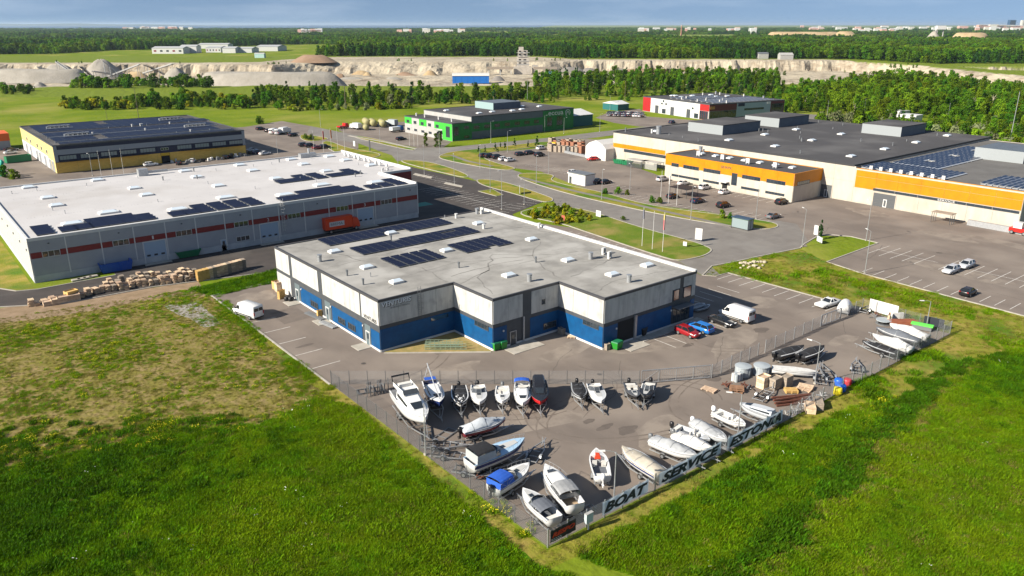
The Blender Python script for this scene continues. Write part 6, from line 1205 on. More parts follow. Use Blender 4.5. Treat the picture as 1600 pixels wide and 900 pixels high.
def boat(label, bow, stern, zt, W, Hb, hull='white', deck='white', dt=.52, cover=None, screen=False, engine=None, cabin=None, bimini=None, seats=0, rail=False, stripe=None, cat='boat', name='boat', floor=None, group='boats in the yard', zk=.55, trailer=True, coverh=.7, peak=.5, tri=False, lmin=0):
    a, b = Vector(G(*bow, zt)), Vector(G(*stern, zt)); d = a - b; L_ = max(d.length, lmin); ang = math.atan2(d.y, d.x); c = (a + b) / 2
    e = empty(name, (c.x, c.y, zk), ang, label, cat, group); X = lambda t: -L_/2 + L_*t
    hw = lambda t: W/2 * ((.88 + .12*t/.35) if t < .35 else 1.0 if t < .5 else max(.03, 1 - ((t-.5)/.5)**2.4))
    zg = lambda t: Hb * (1 + .20*t*t); zkl = lambda t: 0 if t < .55 else Hb * .72 * ((t-.55)/.45)**2.2; zc = lambda t: zkl(t) + (zg(t) - zkl(t)) * (.34 + .1*t)
    T = [0, .1, .2, .3, .4, .5, .6, .7, .8, .88, .95, 1.0]
    mb = MB(); mb.smooth = True
    mb.loft([[(X(t), -hw(t), zg(t)), (X(t), -hw(t)*.97, (zg(t)+zc(t))/2), (X(t), -hw(t)*.86, zc(t)), (X(t), 0, zkl(t)), (X(t), hw(t)*.86, zc(t)), (X(t), hw(t)*.97, (zg(t)+zc(t))/2), (X(t), hw(t), zg(t))] for t in T], close=False, caps=(True, False)); mb.build('hull', gel[hull], e)
    if stripe:
        for s in (-1, 1):
            mb = MB(); mb.loft([[(X(t), s*(hw(t)*.985+.012), zc(t)+(zg(t)-zc(t))*.42), (X(t), s*(hw(t)*.995+.012), zc(t)+(zg(t)-zc(t))*.80)] for t in T[:-1]], close=False, caps=(False, False)); mb.build('stripe', gel[stripe], e)
    rim = .13 if W > 1.7 else .09; fz = Hb * .42; TT = []
    for t in T:
        if t < dt: TT.append((t, False))
    TT += [(dt, False), (dt + .002, True)] + [(t, True) for t in T if t > dt + .02]
    mb = MB(); ring = []
    for t, fore in TT:
        w = hw(t); r_ = min(rim, w*.4); zz = zg(t); zf = (zz + .10*w) if fore else fz
        ring.append([(X(t), -w*1.005, zz-.03), (X(t), -w, zz+.025), (X(t), -(w-r_), zz+.03), (X(t), -(w-r_*1.3)*(.98 if not fore else .55), zf), (X(t), (w-r_*1.3)*(.98 if not fore else .55), zf), (X(t), w-r_, zz+.03), (X(t), w, zz+.025), (X(t), w*1.005, zz-.03)])
    mb.loft(ring, close=False, caps=(False, False)); mb.build('deck', gel[deck], e)
    if floor and not cover: MB().box(X(.03), X(dt)-.05, -hw(.2)*.72, hw(.2)*.72, fz+.012, fz+.03).build('cockpit_floor', floor, e)
    for k in range(seats):
        t = .10 + k*(dt-.16)/max(1, seats-.6)
        for s in (-1, 1):
            if k == 0: 
                if s == 1: MB().box(X(.04), X(.04)+.5, -hw(.1)*.8, hw(.1)*.8, fz+.03, fz+.45).build('bench', m_seat, e)
            else:
                mb = MB(); mb.box(X(t), X(t)+.5, s*hw(t)*.48-.25, s*hw(t)*.48+.25, fz+.03, fz+.42); mb.box(X(t)-.1, X(t), s*hw(t)*.48-.25, s*hw(t)*.48+.25, fz+.3, fz+.85); mb.build('seat', m_seat, e)
    if dt < .7 and not cover:
        MB().box(X(dt+.10), X(dt+.10)+.5, -.24, .24, zg(.65)+.07*W/2, zg(.65)+.07*W/2+.07).build('hatch', m_screen, e)
    if not cover and not cabin:
        ta, tb = dt + .05, min(.93, dt + .38); MB().loft([[(X(t), -hw(t)*.42, zg(t) + .10*hw(t) + .016), (X(t), hw(t)*.42, zg(t) + .10*hw(t) + .016)] for t in [ta + (tb-ta)*i/4 for i in range(5)]], close=False, caps=(False, False)).build('deck_pad', m_floor, e)
    for s in (-1, 1):
        mb = MB(); mb.smooth = True; mb.tube([(X(t), s*(hw(t)*1.004+.012), zg(t)-.06) for t in T[:-1]], .028, 5); mb.build('rub_rail', m_rub, e)
    if screen:
        w = hw(dt)*.92; z0 = zg(dt)+.03; hS = .50; x0 = X(dt); mb = MB()
        bot = [(x0-.9, -w, z0), (x0+.05, -w*.92, z0), (x0+.45, -w*.35, z0+.05), (x0+.45, w*.35, z0+.05), (x0+.05, w*.92, z0), (x0-.9, w, z0)]; top = [(p[0]-.38 if 0 < i < 5 else p[0]-.1, p[1]*.9, z0+(hS if 0 < i < 5 else .12)) for i, p in enumerate(bot)]
        sc = MB().loft([bot, top], close=False, caps=(False, False)).build('windscreen', m_wind, e); mb = MB()
        for p, q in zip(bot, top): mb.bar(p, q, .04)
        for p, q in zip(top, top[1:]): mb.bar(p, q, .04)
        mb.build('frame', m_metal, sc)
    if cabin:
        t0, t1, hc, cm = cabin; mb = MB(); mb.smooth = False; n = 7; rgs = []; low = []
        for k in range(n):
            t = t0 + (t1-t0)*k/(n-1); f = math.sin(math.pi*min(1, (.30 + .70*(1 - k/(n-1))))) if False else (1 - (k/(n-1))**2.6); w = hw(t)*.80; z0 = zg(t)+.02; h_ = max(.04, hc*f)
            rgs.append([(X(t), -w, z0), (X(t), -w*.88, z0+h_*.75), (X(t), -w*.62, z0+h_), (X(t), w*.62, z0+h_), (X(t), w*.88, z0+h_*.75), (X(t), w, z0)])
        mb.loft(rgs); mb.build('cabin', gel[cm], e)
        for s in (-1, 1):
            mb = MB(); rows = []
            for k in range(n-2):
                t = t0 + (t1-t0)*(k+.35)/(n-1); f = 1 - ((k+.35)/(n-1))**2.6; w = hw(t)*.80; z0 = zg(t)+.02; h_ = hc*f; q = lambda u: (X(t), s*(w*(1-.12*u/.75)+.015), z0+h_*u); rows.append([q(.28), q(.66)])
            mb.loft(rows, close=False, caps=(False, False)); mb.build('cabin_window', m_screen, e)
        t = t1 - (t1-t0)*.28; f1 = 1-.72**2.6; f2 = 1-.93**2.6; ta = t0+(t1-t0)*.72; tb = t0+(t1-t0)*.93
        MB().quad((X(ta)+.02, -hw(ta)*.5, zg(ta)+hc*f1+.05), (X(ta)+.02, hw(ta)*.5, zg(ta)+hc*f1+.05), (X(tb)+.02, hw(tb)*.45, zg(tb)+hc*f2+.06), (X(tb)+.02, -hw(tb)*.45, zg(tb)+hc*f2+.06)).build('front_window', m_screen, e)
    if bimini:
        t0, t1, hz, bm_, side = bimini; w = hw(.3)*.95; z0 = zg(.2)+hz; mb = MB(); mb.loft([[(X(t0+(t1-t0)*k/4), w*math.cos(math.pi*(1-j/6))*1.0, z0 - .28 + .28*math.sin(math.pi*j/6) + .06*math.sin(math.pi*k/4)) for j in range(7)] for k in range(5)], close=False, caps=(False, False)); mb.build('canopy', bm_, e)
        mb = MB()
        for t in (t0, (t0+t1)/2, t1):
            for s in (-1, 1): mb.tube([(X((t0+t1)/2), s*w, zg(.3)), (X(t), s*w, z0-.28)], .018, 5)
        mb.build('canopy_frame', m_metal, e)
        if side:
            for s in (-1, 1): MB().quad((X(t0), s*w*.99, zg(.1)+.03), (X(t1)+.15, s*w*.99, zg(.3)+.03), (X(t1), s*w*.99, z0-.3), (X(t0), s*w*.99, z0-.3)).build('canopy_side', side, e)
            MB().quad((X(t0)-.05, -w*.95, zg(.1)), (X(t0)-.05, w*.95, zg(.1)), (X(t0), w*.97, z0-.26), (X(t0), -w*.97, z0-.26)).build('canopy_back', side, e); MB().quad((X(t1)+.45, -w*.85, zg(.4)+.05), (X(t1)+.45, w*.85, zg(.4)+.05), (X(t1), w*.95, z0-.2), (X(t1), -w*.95, z0-.2)).build('canopy_front', m_wind, e)
    if cover:
        mb = MB(); mb.smooth = True; rgs = []; rc = random.Random(len(label)*7 + int(L_*10)); n = 15
        for k in range(n):
            t = -.015 + 1.02*k/(n-1); tc = min(max(t, 0), 1); w = hw(tc)*1.03 + .03; z0 = zg(tc); pk = coverh * max(.06, 1 - abs(t-peak)/(.62 if t > peak else .55))**1.15; row = []
            for j in range(11):
                u = -1 + 2*j/10; wv = .06*math.sin(k*2.1 + j*1.7) + rc.uniform(-.045, .045); lift = pk * (1 - abs(u)**1.5)
                row.append((X(t) + rc.uniform(-.02, .02), w*u*(1.0 if abs(u) > .95 else .98), z0 + .03 + lift + wv*(1-abs(u)) - (.20 if abs(u) > .95 else 0) + (.012*math.sin(k*3) if abs(u) > .95 else 0)))
            rgs.append(row)
        mb.loft(rgs, close=False, caps=(True, True)); mb.build('cover', cv[cover], e)
        for k in (3, 7, 11):
            MB().loft([[(p[0]-.035, p[1]*1.004, p[2]+.014), (p[0]+.035, p[1]*1.004, p[2]+.014)] for p in rgs[k]], close=False, caps=(False, False)).build('strap', m_steel if cover != 'black' else cv['slate'], e)
    if engine:
        q = m_eng[engine]; x0 = -L_/2 - .32; z0 = Hb*.78; mb = MB(); mb.smooth = True
        mb.loft([[(x0+k*math.cos(a_), k2*math.sin(a_), z0+dz) for a_ in [i*math.pi/4 for i in range(8)]] for dz, k, k2 in ((.0, .22, .18), (.12, .30, .23), (.45, .32, .24), (.62, .24, .19), (.68, .10, .08))]); en = mb.build('outboard_engine', q, e)
        mb = MB(); mb.box(x0-.1, x0+.1, -.06, .06, z0-.85, z0); mb.box(x0-.32, x0+.1, -.12, .12, z0-.62, z0-.59); mb.tube([(x0-.28, 0, z0-.85), (x0+.18, 0, z0-.85)], [.05, .03], 6); mb.box(x0+.1, x0+.34, -.12, .12, z0-.25, z0+.05); mb.build('leg', q, en)
    if rail:
        mb = MB(); ts = (.58, .68, .78, .87, .94, .985)
        for s in (-1, 1):
            mb.tube([(X(t), s*hw(t)*.92, zg(t)+.48) for t in ts], .018, 5)
            for t in ts[:-1]: mb.tube([(X(t), s*hw(t)*.92, zg(t)), (X(t), s*hw(t)*.92, zg(t)+.48)], .014, 4)
        mb.tube([(X(.985), -hw(.985)*.92, zg(1)+.48), (X(1.0), 0, zg(1)+.5), (X(.985), hw(.985)*.92, zg(1)+.48)], .018, 5); mb.build('bow_rail', m_metal, e)
    if trailer: boat_trailer((c.x, c.y, .03), ang, L_, W, label, zk, tri)
    return e, L_, X, hw, zg
TRG = 'boat trailers under boats'
def boat_trailer(loc, ang, L_, W, what, zk=.55, axles=False, label=None, group=TRG):
    e = empty('boat_trailer', loc, ang, label or ('steel trailer carrying the ' + what[:60]), 'trailer', group if not label else None); z = .42; w = W*.36; mb = MB()
    for s in (-1, 1): mb.bar((-L_*.48, s*w, z), (L_*.18, s*w, z), .09, .12); mb.bar((L_*.18, s*w, z), (L_/2+.55, 0, z+.02), .09, .12)
    for x in (-L_*.45, -L_*.2, L_*.05, L_*.2): mb.bar((x, -w, z), (x, w, z), .08, .08)
    mb.build('frame', m_metal, e); mb = MB(); mb.bar((L_*.4, 0, z), (L_/2+1.15, 0, z+.06), .09); mb.tube([(L_/2+.7, .12, 0), (L_/2+.7, .12, .62)], .03, 6); mb.bar((L_*.47, 0, z), (L_*.47, 0, z+.85), .07); mb.build('drawbar', m_metal, e)
    for s in (-1, 1): MB().bar((-L_*.46, s*w*.75, z+.14), (L_*.12, s*w*.75, z+.14), .12, .06).build('bunk', m_black, e)
    ax = [-L_*.16 + k*.72 for k in ((-.5, .5) if axles else (0,))]; add_wheels(e, [(x, s*(W*.42)) for x in ax for s in (-1, 1)], .31, .19); MB().bar((ax[0], -W*.4, .3), (ax[0], W*.4, .3), .07).build('axle', m_steel, e)
    for s in (-1, 1):
        for x in ax: MB().loft([[(x+.4*math.cos(a_), s*W*.42-.13, .31+.4*math.sin(a_)) for a_ in (.2, .9, 1.57, 2.2, 2.9)], [(x+.4*math.cos(a_), s*W*.42+.13, .31+.4*math.sin(a_)) for a_ in (.2, .9, 1.57, 2.2, 2.9)]], close=False, caps=(False, False)).build('mudguard', m_metal, e)
    return e
# the row along the inner fence
e, L_, X, hw, zg = boat('big white flybridge cruiser at the left fence', (665, 655), (624, 606), 2.6, 3.1, 1.75, dt=.34, cabin=(.24, .80, 1.15, 'white'), floor=m_floor, rail=True, tri=True, zk=.75, lmin=9.0)
mb = MB(); z0 = zg(.3) + 1.10
mb.loft([[(X(.12), -1.15, z0), (X(.12), 1.15, z0), (X(.12), 1.15, z0+.16), (X(.12), -1.15, z0+.16)], [(X(.50), -1.05, z0+.02), (X(.50), 1.05, z0+.02), (X(.48), 1.0, z0+.2), (X(.48), -1.0, z0+.2)]]); mb.build('flybridge', gel['white'], e)
for s in (-1, 1): MB().add([(X(.12), s*1.12, z0+.16), (X(.50), s*1.0, z0+.18), (X(.46), s*1.0, z0+.62), (X(.10), s*1.12, z0+.45)], [(0, 1, 2, 3)]).build('flybridge_side', gel['white'], e)
MB().quad((X(.50), -1.0, z0+.18), (X(.50), 1.0, z0+.18), (X(.45), .9, z0+.62), (X(.45), -.9, z0+.62)).build('flybridge_screen', m_wind, e); MB().box(X(.2), X(.2)+.6, -.8, .8, z0+.2, z0+.6).build('flybridge_bench', m_seat, e)
mb = MB(); [mb.tube([(X(.10), s*1.1, z0+.2), (X(.06), s*1.1, z0+1.0)], .06, 6) for s in (-1, 1)]; mb.tube([(X(.06), -1.15, z0+1.0), (X(.06), 1.15, z0+1.0)], .12, 8); mb.build('radar_arch', gel['black'], e)
e, L_, X, hw, zg = boat('white sailing boat with dark blue hull and lowered mast', (687.5, 634), (671, 597), 2.0, 2.3, 1.45, hull='navy', dt=.36, cabin=(.34, .86, .5, 'white'), seats=1, zk=.8, tri=True, lmin=7.0)
mb = MB(); mb.tube([(X(1.0), .0, zg(1)+.5), (X(.5), 0, zg(.5)+.9), (X(-.18), 0, zg(0)+1.9)], .065, 7); mb.build('mast', m_alu, e); mb = MB(); [mb.tube([(X(-.02), s*.7, zg(0)), (X(-.10), 0, zg(0)+1.75)], .035, 5) for s in (-1, 1)]; mb.build('mast_support', m_alu, e)
mb = MB(); mb.loft([[(X(.0), -.75, zg(0)+.5), (X(.0), .75, zg(0)+.5)], [(X(.14), -.75, zg(0)+.55), (X(.14), .75, zg(0)+.55)]], close=False, caps=(False, False)); mb.build('stern_canvas', cv['blue'], e)
boat('white bowrider with flat black cover and black engine', (720, 632), (717, 604), 1.5, 2.2, 1.0, dt=.45, cover='black', coverh=.16, engine='black', lmin=5.6)
boat('white outboard boat with dark windscreen and tall antenna', (749.5, 630), (746.5, 602.5), 1.5, 2.1, 1.0, dt=.44, screen=True, engine='black', seats=2, floor=m_floor, lmin=5.4)
boat('small open white boat in the middle of the inner row', (785, 629), (785, 605), 1.4, 1.9, .95, dt=.55, engine='grey', seats=2, floor=m_seat, lmin=4.8)
boat('white cuddy boat with blue canvas at the stern', (817, 632), (815.5, 599), 1.6, 2.2, 1.1, dt=.42, cabin=(.40, .84, .45, 'white'), screen=True, seats=2, floor=m_floor, bimini=(-.02, .14, .75, cv['blue'], None), lmin=6.2)
e, L_, X, hw, zg = boat('black and red cabin boat at the end of the close row', (844.5, 629), (841, 594), 1.7, 2.4, 1.15, hull='red', deck='black', dt=.38, cabin=(.05, .74, .95, 'black'), lmin=6.6)
boat('small grey boat with dark cover beside the white pole', (907.5, 620), (902.5, 602), 1.3, 1.9, .85, hull='silver', deck='grey', dt=.5, cover='black', coverh=.22, engine='black', lmin=4.6)
boat('white bowrider with black seats, rightmost of the pair', (938.5, 626), (928, 603), 1.4, 2.1, .95, dt=.40, screen=True, seats=2, engine='black', floor=cv['black'], lmin=5.4)
boat('black aluminium boat left of the pair near the gate', (993, 620), (985, 603), 1.2, 1.9, .85, hull='black', deck='dgrey', dt=.55, seats=2, engine='black', floor=cv['black'], lmin=4.6); boat('black aluminium boat right of the pair near the gate', (1007.5, 620), (1015, 602), 1.2, 1.9, .9, hull='dgrey', deck='black', dt=.5, screen=True, seats=2, engine='black', floor=cv['slate'], lmin=4.8)
# the left and near rows
boat('boat under a silver tarpaulin with dark red bottom', (784, 659), (728, 673), 1.3, 2.0, 1.0, hull='wine', dt=.5, cover='silver', coverh=.95, peak=.42, engine='black', lmin=5.6)
boat('blue and white cruiser under a black canopy', (812, 692), (741, 720), 1.9, 2.5, 1.4, hull='white', deck='skyblue', stripe='navy', dt=.46, screen=True, seats=2, floor=m_floor, bimini=(.05, .36, 1.25, cv['black'], mat('clear_vinyl', (.34, .36, .37), .12, spec=.7)), rail=True, tri=True, zk=.65, lmin=7.6)
boat('small white boat with bright blue canopy', (818, 733), (780, 757), 1.5, 2.2, 1.1, dt=.50, screen=True, engine='black', bimini=(.02, .36, .95, cv['blue'], cv['blue']), rail=True, lmin=5.8)
boat('white day cruiser with grey canvas near the BOAT banner', (853, 733), (897, 789), 1.7, 2.4, 1.3, dt=.50, cabin=(.42, .86, .40, 'white'), bimini=(.16, .44, .80, cv['mid'], m_wind), floor=mat('teak_floor', (.36, .27, .18), .6), rail=True, tri=True, zk=.65, lmin=7.5)
boat('white bowrider with grey covers at the near fence corner', (823, 773), (860, 806), 1.4, 2.1, 1.05, dt=.58, screen=True, seats=2, floor=cv['slate'], bimini=(.18, .50, .55, cv['slate'], None), lmin=5.7)
e, L_, X, hw, zg = boat('open white boat with orange gear and white engine', (931.5, 707), (941, 745), 1.3, 2.1, 1.0, dt=.72, seats=2, engine='white', floor=cv['slate'], lmin=5.4); MB().loft([[(X(.66), -.3, zg(.6)-.2), (X(.66), .4, zg(.6)-.2), (X(.66), .3, zg(.6)+.25), (X(.66), -.2, zg(.6)+.2)], [(X(.80), -.3, zg(.6)-.15), (X(.80), .3, zg(.6)-.15), (X(.80), .2, zg(.6)+.2), (X(.80), -.2, zg(.6)+.15)]]).build('gear_bag', mat('orange_gear', (.62, .06, .02), .7), e)
boat('white boat with beige cover and blue waterline', (977, 706), (1026, 737), 1.4, 2.2, 1.1, dt=.62, stripe='navy', cover='beige', coverh=.5, peak=.30, lmin=6.0)
boat('grey covered boat nearest the SERVICE banner', (1079, 712), (1029, 691), 1.3, 2.1, 1.0, hull='white', dt=.5, cover='grey', coverh=.62, peak=.38, engine='grey', lmin=5.8)
boat('white covered boat in the middle of the near row', (1104, 701), (1063, 683), 1.3, 1.9, .95, dt=.5, cover='white', coverh=.55, peak=.5, engine='grey', lmin=5.0); boat('grey inflatable boat between two covered boats', (1099, 685), (1063, 671), 1.2, 1.9, .75, hull='grey', deck='silver', dt=.78, seats=2, engine='black', floor=cv['slate'], lmin=4.8)
boat('long silver covered boat before the ESTONIA banner', (1129, 687), (1091, 664), 1.3, 2.0, .95, hull='silver', dt=.5, cover='grey', coverh=.5, peak=.25, engine='white', lmin=5.4); boat('small open white rowing boat near the yard lamp', (1159, 664), (1123, 646), 1.2, 1.8, .85, dt=.80, seats=2, engine='white', floor=m_floor, lmin=4.6)
boat('silver wedge shaped boat with dark side windows', (1166, 637), (1203, 649), 1.3, 2.0, 1.0, hull='silver', deck='grey', dt=.45, cabin=(.10, .90, .55, 'silver'), lmin=4.8)
boat('black covered boat, left of two by the yard lamp', (1254, 545), (1214, 556), 1.2, 2.0, .95, hull='black', dt=.5, cover='black', coverh=.45, engine='black', lmin=5.6); boat('black covered boat, right of two by the yard lamp', (1286, 545), (1251, 558), 1.2, 2.0, .95, hull='black', dt=.5, cover='black', coverh=.45, engine='black', lmin=5.6)
boat('dark grey covered boat in the far right cluster', (1377, 518), (1427, 532), 1.2, 2.0, .95, hull='dgrey', dt=.5, cover='slate', coverh=.75, peak=.45, lmin=6.4); boat('white covered boat behind the dark one in the far cluster', (1397, 512), (1442, 526), 1.2, 2.0, .95, dt=.5, cover='white', coverh=.75, peak=.45, lmin=6.0); boat('boat under a peaked white tarpaulin in the far cluster', (1368, 527), (1418, 545), 1.2, 2.0, .9, dt=.5, cover='white', coverh=.8, peak=.35, lmin=6.2); boat('low black covered jet boat nearest in the far cluster', (1352, 537), (1397, 552), 1.0, 1.7, .7, hull='black', deck='silver', dt=.5, cover='black', coverh=.42, peak=.3, lmin=5.4)
e, L_, X, hw, zg = boat('white hull resting on the ground beside the round tanks', (1264, 583), (1219, 578), .8, 1.7, .8, dt=.9, trailer=False, zk=.25, lmin=6.0)
MB().loft([[(X(0), -.8, .83), (X(0), .8, .83)], [(X(.5), -.86, .92), (X(.5), .86, .92)], [(X(.8), -.55, .98), (X(.8), .55, .98)], [(X(.97), -.08, 1.0), (X(.97), .08, 1.0)]], close=False, caps=(False, False)).build('top_cover', cv['white'], e)
for px, py, rz, t in ((1090, 478, 20, 'left'), (1098, 480, 10, 'right')): boat('grey inflatable at the warehouse corner, ' + t, (px + 9, py - 4), (px - 9, py + 1), .7, 1.5, .5, hull='silver', deck='silver', dt=.85, floor=cv['slate'], trailer=False, zk=.1, lmin=3.6, group='inflatables at the warehouse')
# empty trailers
for px, py, rz, L_, t in ((1195, 620, 10, 5.0, 'empty boat trailer beside the rusty beams'), (1280, 592, 35, 5.5, 'stacked trailer left of the blue barrels'), (1292, 588, 45, 5.5, 'second stacked trailer by the blue barrels'), (1338, 578, 30, 4.5, 'empty trailer right of the blue barrels'), (1355, 486, 5, 5.0, 'empty trailer by the sliding gate'), (690, 700, -40, 5.0, 'empty trailer at the left fence below the lamp'), (706, 716, -50, 5.0, 'second empty trailer along the left fence'), (738, 742, -55, 4.5, 'empty trailer behind the blue and white cruiser'), (838, 712, 30, 4.5, 'empty trailer right of the blue and white cruiser')):
    boat_trailer((*G(px, py), .03), R(rz), L_, 1.9, '', .55, False, t)

# ------------------------------------------------------------------ yard clutter
def pallet_stack(px, py, n, label, group=None, rz=0.0, m=None, jit=.06, top=None, s=1.0):
    """a stack of plain pallets: each pallet three runners and five boards"""
    e = empty('pallet_stack', (*G(px, py), .035), R(rz), label, 'pallets', group); me = PAL[m or 'pale']
    for k in range(n): link('pallet', me, e, (rnd.uniform(-jit, jit), rnd.uniform(-jit, jit), .148*k), rnd.uniform(-jit, jit), (s, s, 1))
    return e
def pallet_mesh(m):
    mb = MB()
    for y in (-.55, 0, .5): mb.box(-.4, .4, y-.02, y+.08, 0, .10)
    for k in range(5): mb.box(-.4 + .17*k, -.29 + .17*k, -.6, .6, .105, .135)
    return mb.mesh('pallet', m)
PAL = {'pale': pallet_mesh(m_wood), 'grey': pallet_mesh(m_greywood), 'yellow': pallet_mesh(mat('yellow_wood', (.55, .36, .13), .85, col2=(.45, .28, .09), scale=2)), 'brown': pallet_mesh(mat('brown_wood', (.27, .15, .09), .85, col2=(.20, .11, .06), scale=2))}
PG = 'pallet stacks along the road south of the grey hall'
k = 0
for i in range(15):
    px = 160 + i*9.4; py = 453 - i*.95 + (0 if i > 4 else 3)
    for j in range(3): pallet_stack(px + j*6, py - j*5.2, rnd.randint(5, 11), 'pallet stack in the long row along the road below the grey hall', PG, rnd.uniform(-8, 8), rnd.choice(('pale', 'pale', 'pale', 'grey')), .14, s=.98)
for i in range(13): pallet_stack(312 + i*5.7, 439 - i*1.55, 14, 'tall tidy pallet stack in the block by the grass strip', 'tall tidy pallet stacks', 0, 'yellow' if i < 3 else ('pale' if i % 4 else 'grey'), .03, s=1.08)
for px, py, n in ((49, 478, 8), (56, 477, 3), (70, 474, 5), (82, 472, 7), (90, 471, 4), (122, 465, 6), (128, 464, 5), (138, 461, 9), (150, 458, 7)): pallet_stack(px, py, n, 'loose pallet stack at the left end of the row', 'loose pallet stacks', rnd.uniform(-20, 20), 'pale', .12, s=1.1)
def crate(px, py, sx, sy, h, label, m=None, group=None, rz=0.0, z=.035, tilt=0.0, name='wooden_crate', cat='crate'):
    e = empty(name, (*G(px, py), z), R(rz), label, cat, group); mm = m or m_wood
    if tilt: e.rotation_euler.x = tilt
    n = 4
    for k in range(n):
        z0 = h*k/n; mb = MB(); mb.box(-sx/2, sx/2, -sy/2, -sy/2+.03, z0+.01, z0+h/n-.02); mb.box(-sx/2, sx/2, sy/2-.03, sy/2, z0+.01, z0+h/n-.02); mb.box(-sx/2, -sx/2+.03, -sy/2+.03, sy/2-.03, z0+.01, z0+h/n-.02); mb.box(sx/2-.03, sx/2, -sy/2+.03, sy/2-.03, z0+.01, z0+h/n-.02); mb.build('slat', mm, e)
    mb = MB(); [mb.box(x-.04, x+.04, y-.04, y+.04, 0, h) for x in (-sx/2+.07, sx/2-.07) for y in (-sy/2+.07, sy/2-.07)]; mb.build('post', mm, e); MB().box(-sx/2+.02, sx/2-.02, -sy/2+.02, sy/2-.02, h*.84, h*.88).build('lid', mm, e)
for px, py, sx_, sy_, h, t in ((80, 476, 2.4, 1.2, .8, 'low wooden crate at the left of the row'), (93, 474, 2.4, 1.3, 1.0, 'wooden crate in the middle of the left row'), (108, 471, 3.6, 1.4, 1.2, 'long wooden crate at the right of the left row')): crate(px, py, sx_, sy_, h, t, m_wood, 'wooden crates by the road')
crate(113, 467, 2.0, 1.4, 1.6, 'tall wooden crate with a leaning lid', MATS['yellow_wood'], None, 20)
crate(433, 451, 1.4, 1.2, 1.5, 'brown crate at the warehouse corner, lower', MATS['yellow_wood']); crate(437, 455, 1.4, 1.2, 1.9, 'brown crate at the warehouse corner, taller', m_wood); crate(440, 466, 1.6, .5, 1.5, 'pale boards leaning near the first side door', MATS['yellow_wood'], None, 30)
for px, py, sx_, sy_, h, t in ((1192, 605, 1.6, 1.2, 1.7, 'yellow pallet cage nearest the round tanks'), (1210, 606, 1.7, 1.2, 1.6, 'grey wooden cage second behind the beams'), (1227, 603, 1.6, 1.2, 1.6, 'grey wooden cage third behind the beams')): crate(px, py, sx_, sy_, h, t, m_greywood if 'grey' in t else m_wood)
crate(879, 521, 1.2, 1.0, 1.0, 'brown crate in the corner of the warehouse front', m_greywood); pallet_stack(893, 528, 2, 'low pallets beside the brown corner crate', None, 40); crate(948, 546, .8, .8, 1.0, 'dark crate by the workshop door corner', m_greywood)
pallet_stack(1236, 613, 3, 'orange yellow pallets in the right part of the yard', None, 50, 'yellow', .04, s=1.4); pallet_stack(1260, 609, 3, 'pale flat pallets near the barrels', None, 20, 'pale', .3, s=1.6); pallet_stack(1152, 611, 4, 'broken brown pallets heaped by the round tanks', None, 25, 'brown', .5, s=1.5); pallet_stack(1110, 611, 2, 'pale boards lying left of the broken pallets', None, 10, 'pale', .2, s=1.6)
crate(1265, 642, 2.0, 1.2, .9, 'timber box at the near fence', m_wood, None, 38); crate(1278, 636, 2.2, 1.0, 1.0, 'grey lattice box at the near fence', m_greywood, None, 38)
for k, (px, py) in enumerate(((1160, 586), (1189, 585))):
    e = empty('round_tank', (*G(px, py), .03), 0, ('grey round tank left of two by the fence', 'grey round tank right of two by the fence')[k], 'tank', 'round tanks'); m = mat('tank_grey', (.30, .33, .35), .6); mb = MB(); mb.tube([(0, 0, 0), (0, 0, 1.3)], 1.05, 20); mb.build('drum', m, e); mb = MB(); mb.tube([(0, 0, 1.31), (0, 0, 1.42), (0, 0, 1.55)], [1.15, 1.15, .25], 20); mb.build('lid', m, e)
    for j in range(8): MB().bar((1.06*math.cos(j*.785), 1.06*math.sin(j*.785), .1), (1.06*math.cos(j*.785), 1.06*math.sin(j*.785), 1.25), .06).build('stave', m, e)
BC = {'blue': (.01, .10, .5), 'yellow': (.6, .5, .02), 'red': (.5, .02, .03)}
for k, (px, py, c, t) in enumerate(((1310, 602, 'blue', 'blue barrel furthest left of the barrels'), (1314, 611, 'blue', 'blue barrel behind the yellow one'), (1323, 602, 'red', 'red barrel beside the blue ones'), (1308, 616, 'yellow', 'yellow barrel at the near fence'))):
    e = empty('barrel', (*G(px, py), .03), 0, t, 'barrel', 'plastic barrels'); m = mat('barrel_' + c, BC[c], .4); mb = MB(); mb.smooth = True; mb.tube([(0, 0, 0), (0, 0, .06), (0, 0, .3), (0, 0, .62), (0, 0, .9), (0, 0, .95)], [.5, .56, .6, .6, .56, .46], 14); mb.build('drum', m, e); mb = MB(); [mb.tube([(0, 0, z), (0, 0, z+.05)], .625, 14) for z in (.28, .62)]; mb.build('hoop', m, e)
m_rust = mat('rusty_steel', (.13, .045, .025), .85, col2=(.08, .03, .02), scale=3)
for k in range(6):
    e = tag(MB().bar((0, 0, .15 + .25*(k % 3)), (5.5, 0, .15 + .25*(k % 3)), .22, .2).build('steel_beam', m_rust), 'rusty beam in the stack before the near fence', 'beam', 'rusty beams'); p = G(1210 + 3*(k // 3), 632 + 4*(k // 3)); e.location = (p[0] + .1*(k % 3), p[1] + .3*(k % 3), .03); e.rotation_euler.z = R(-32 + 2*k)
for k in range(7):
    mb = MB(); mb.bar((0, 0, 0), (0, 0, 1.6), .1); mb.bar((1.2, 0, 0), (1.2, 0, 1.6), .1); mb.bar((0, 0, 1.1), (1.2, 0, 1.1), .1); mb.bar((0, 0, .3), (1.2, 0, .9), .07); e = tag(mb.build('steel_trestle', m_steel), 'dark steel trestle at the inner left corner of the yard', 'trestle', 'steel trestles'); p = G(574 + 5.5*k, 621 - 1.2*k); e.location = (*p, .03); e.rotation_euler.z = R(60 + 12*(k % 3))
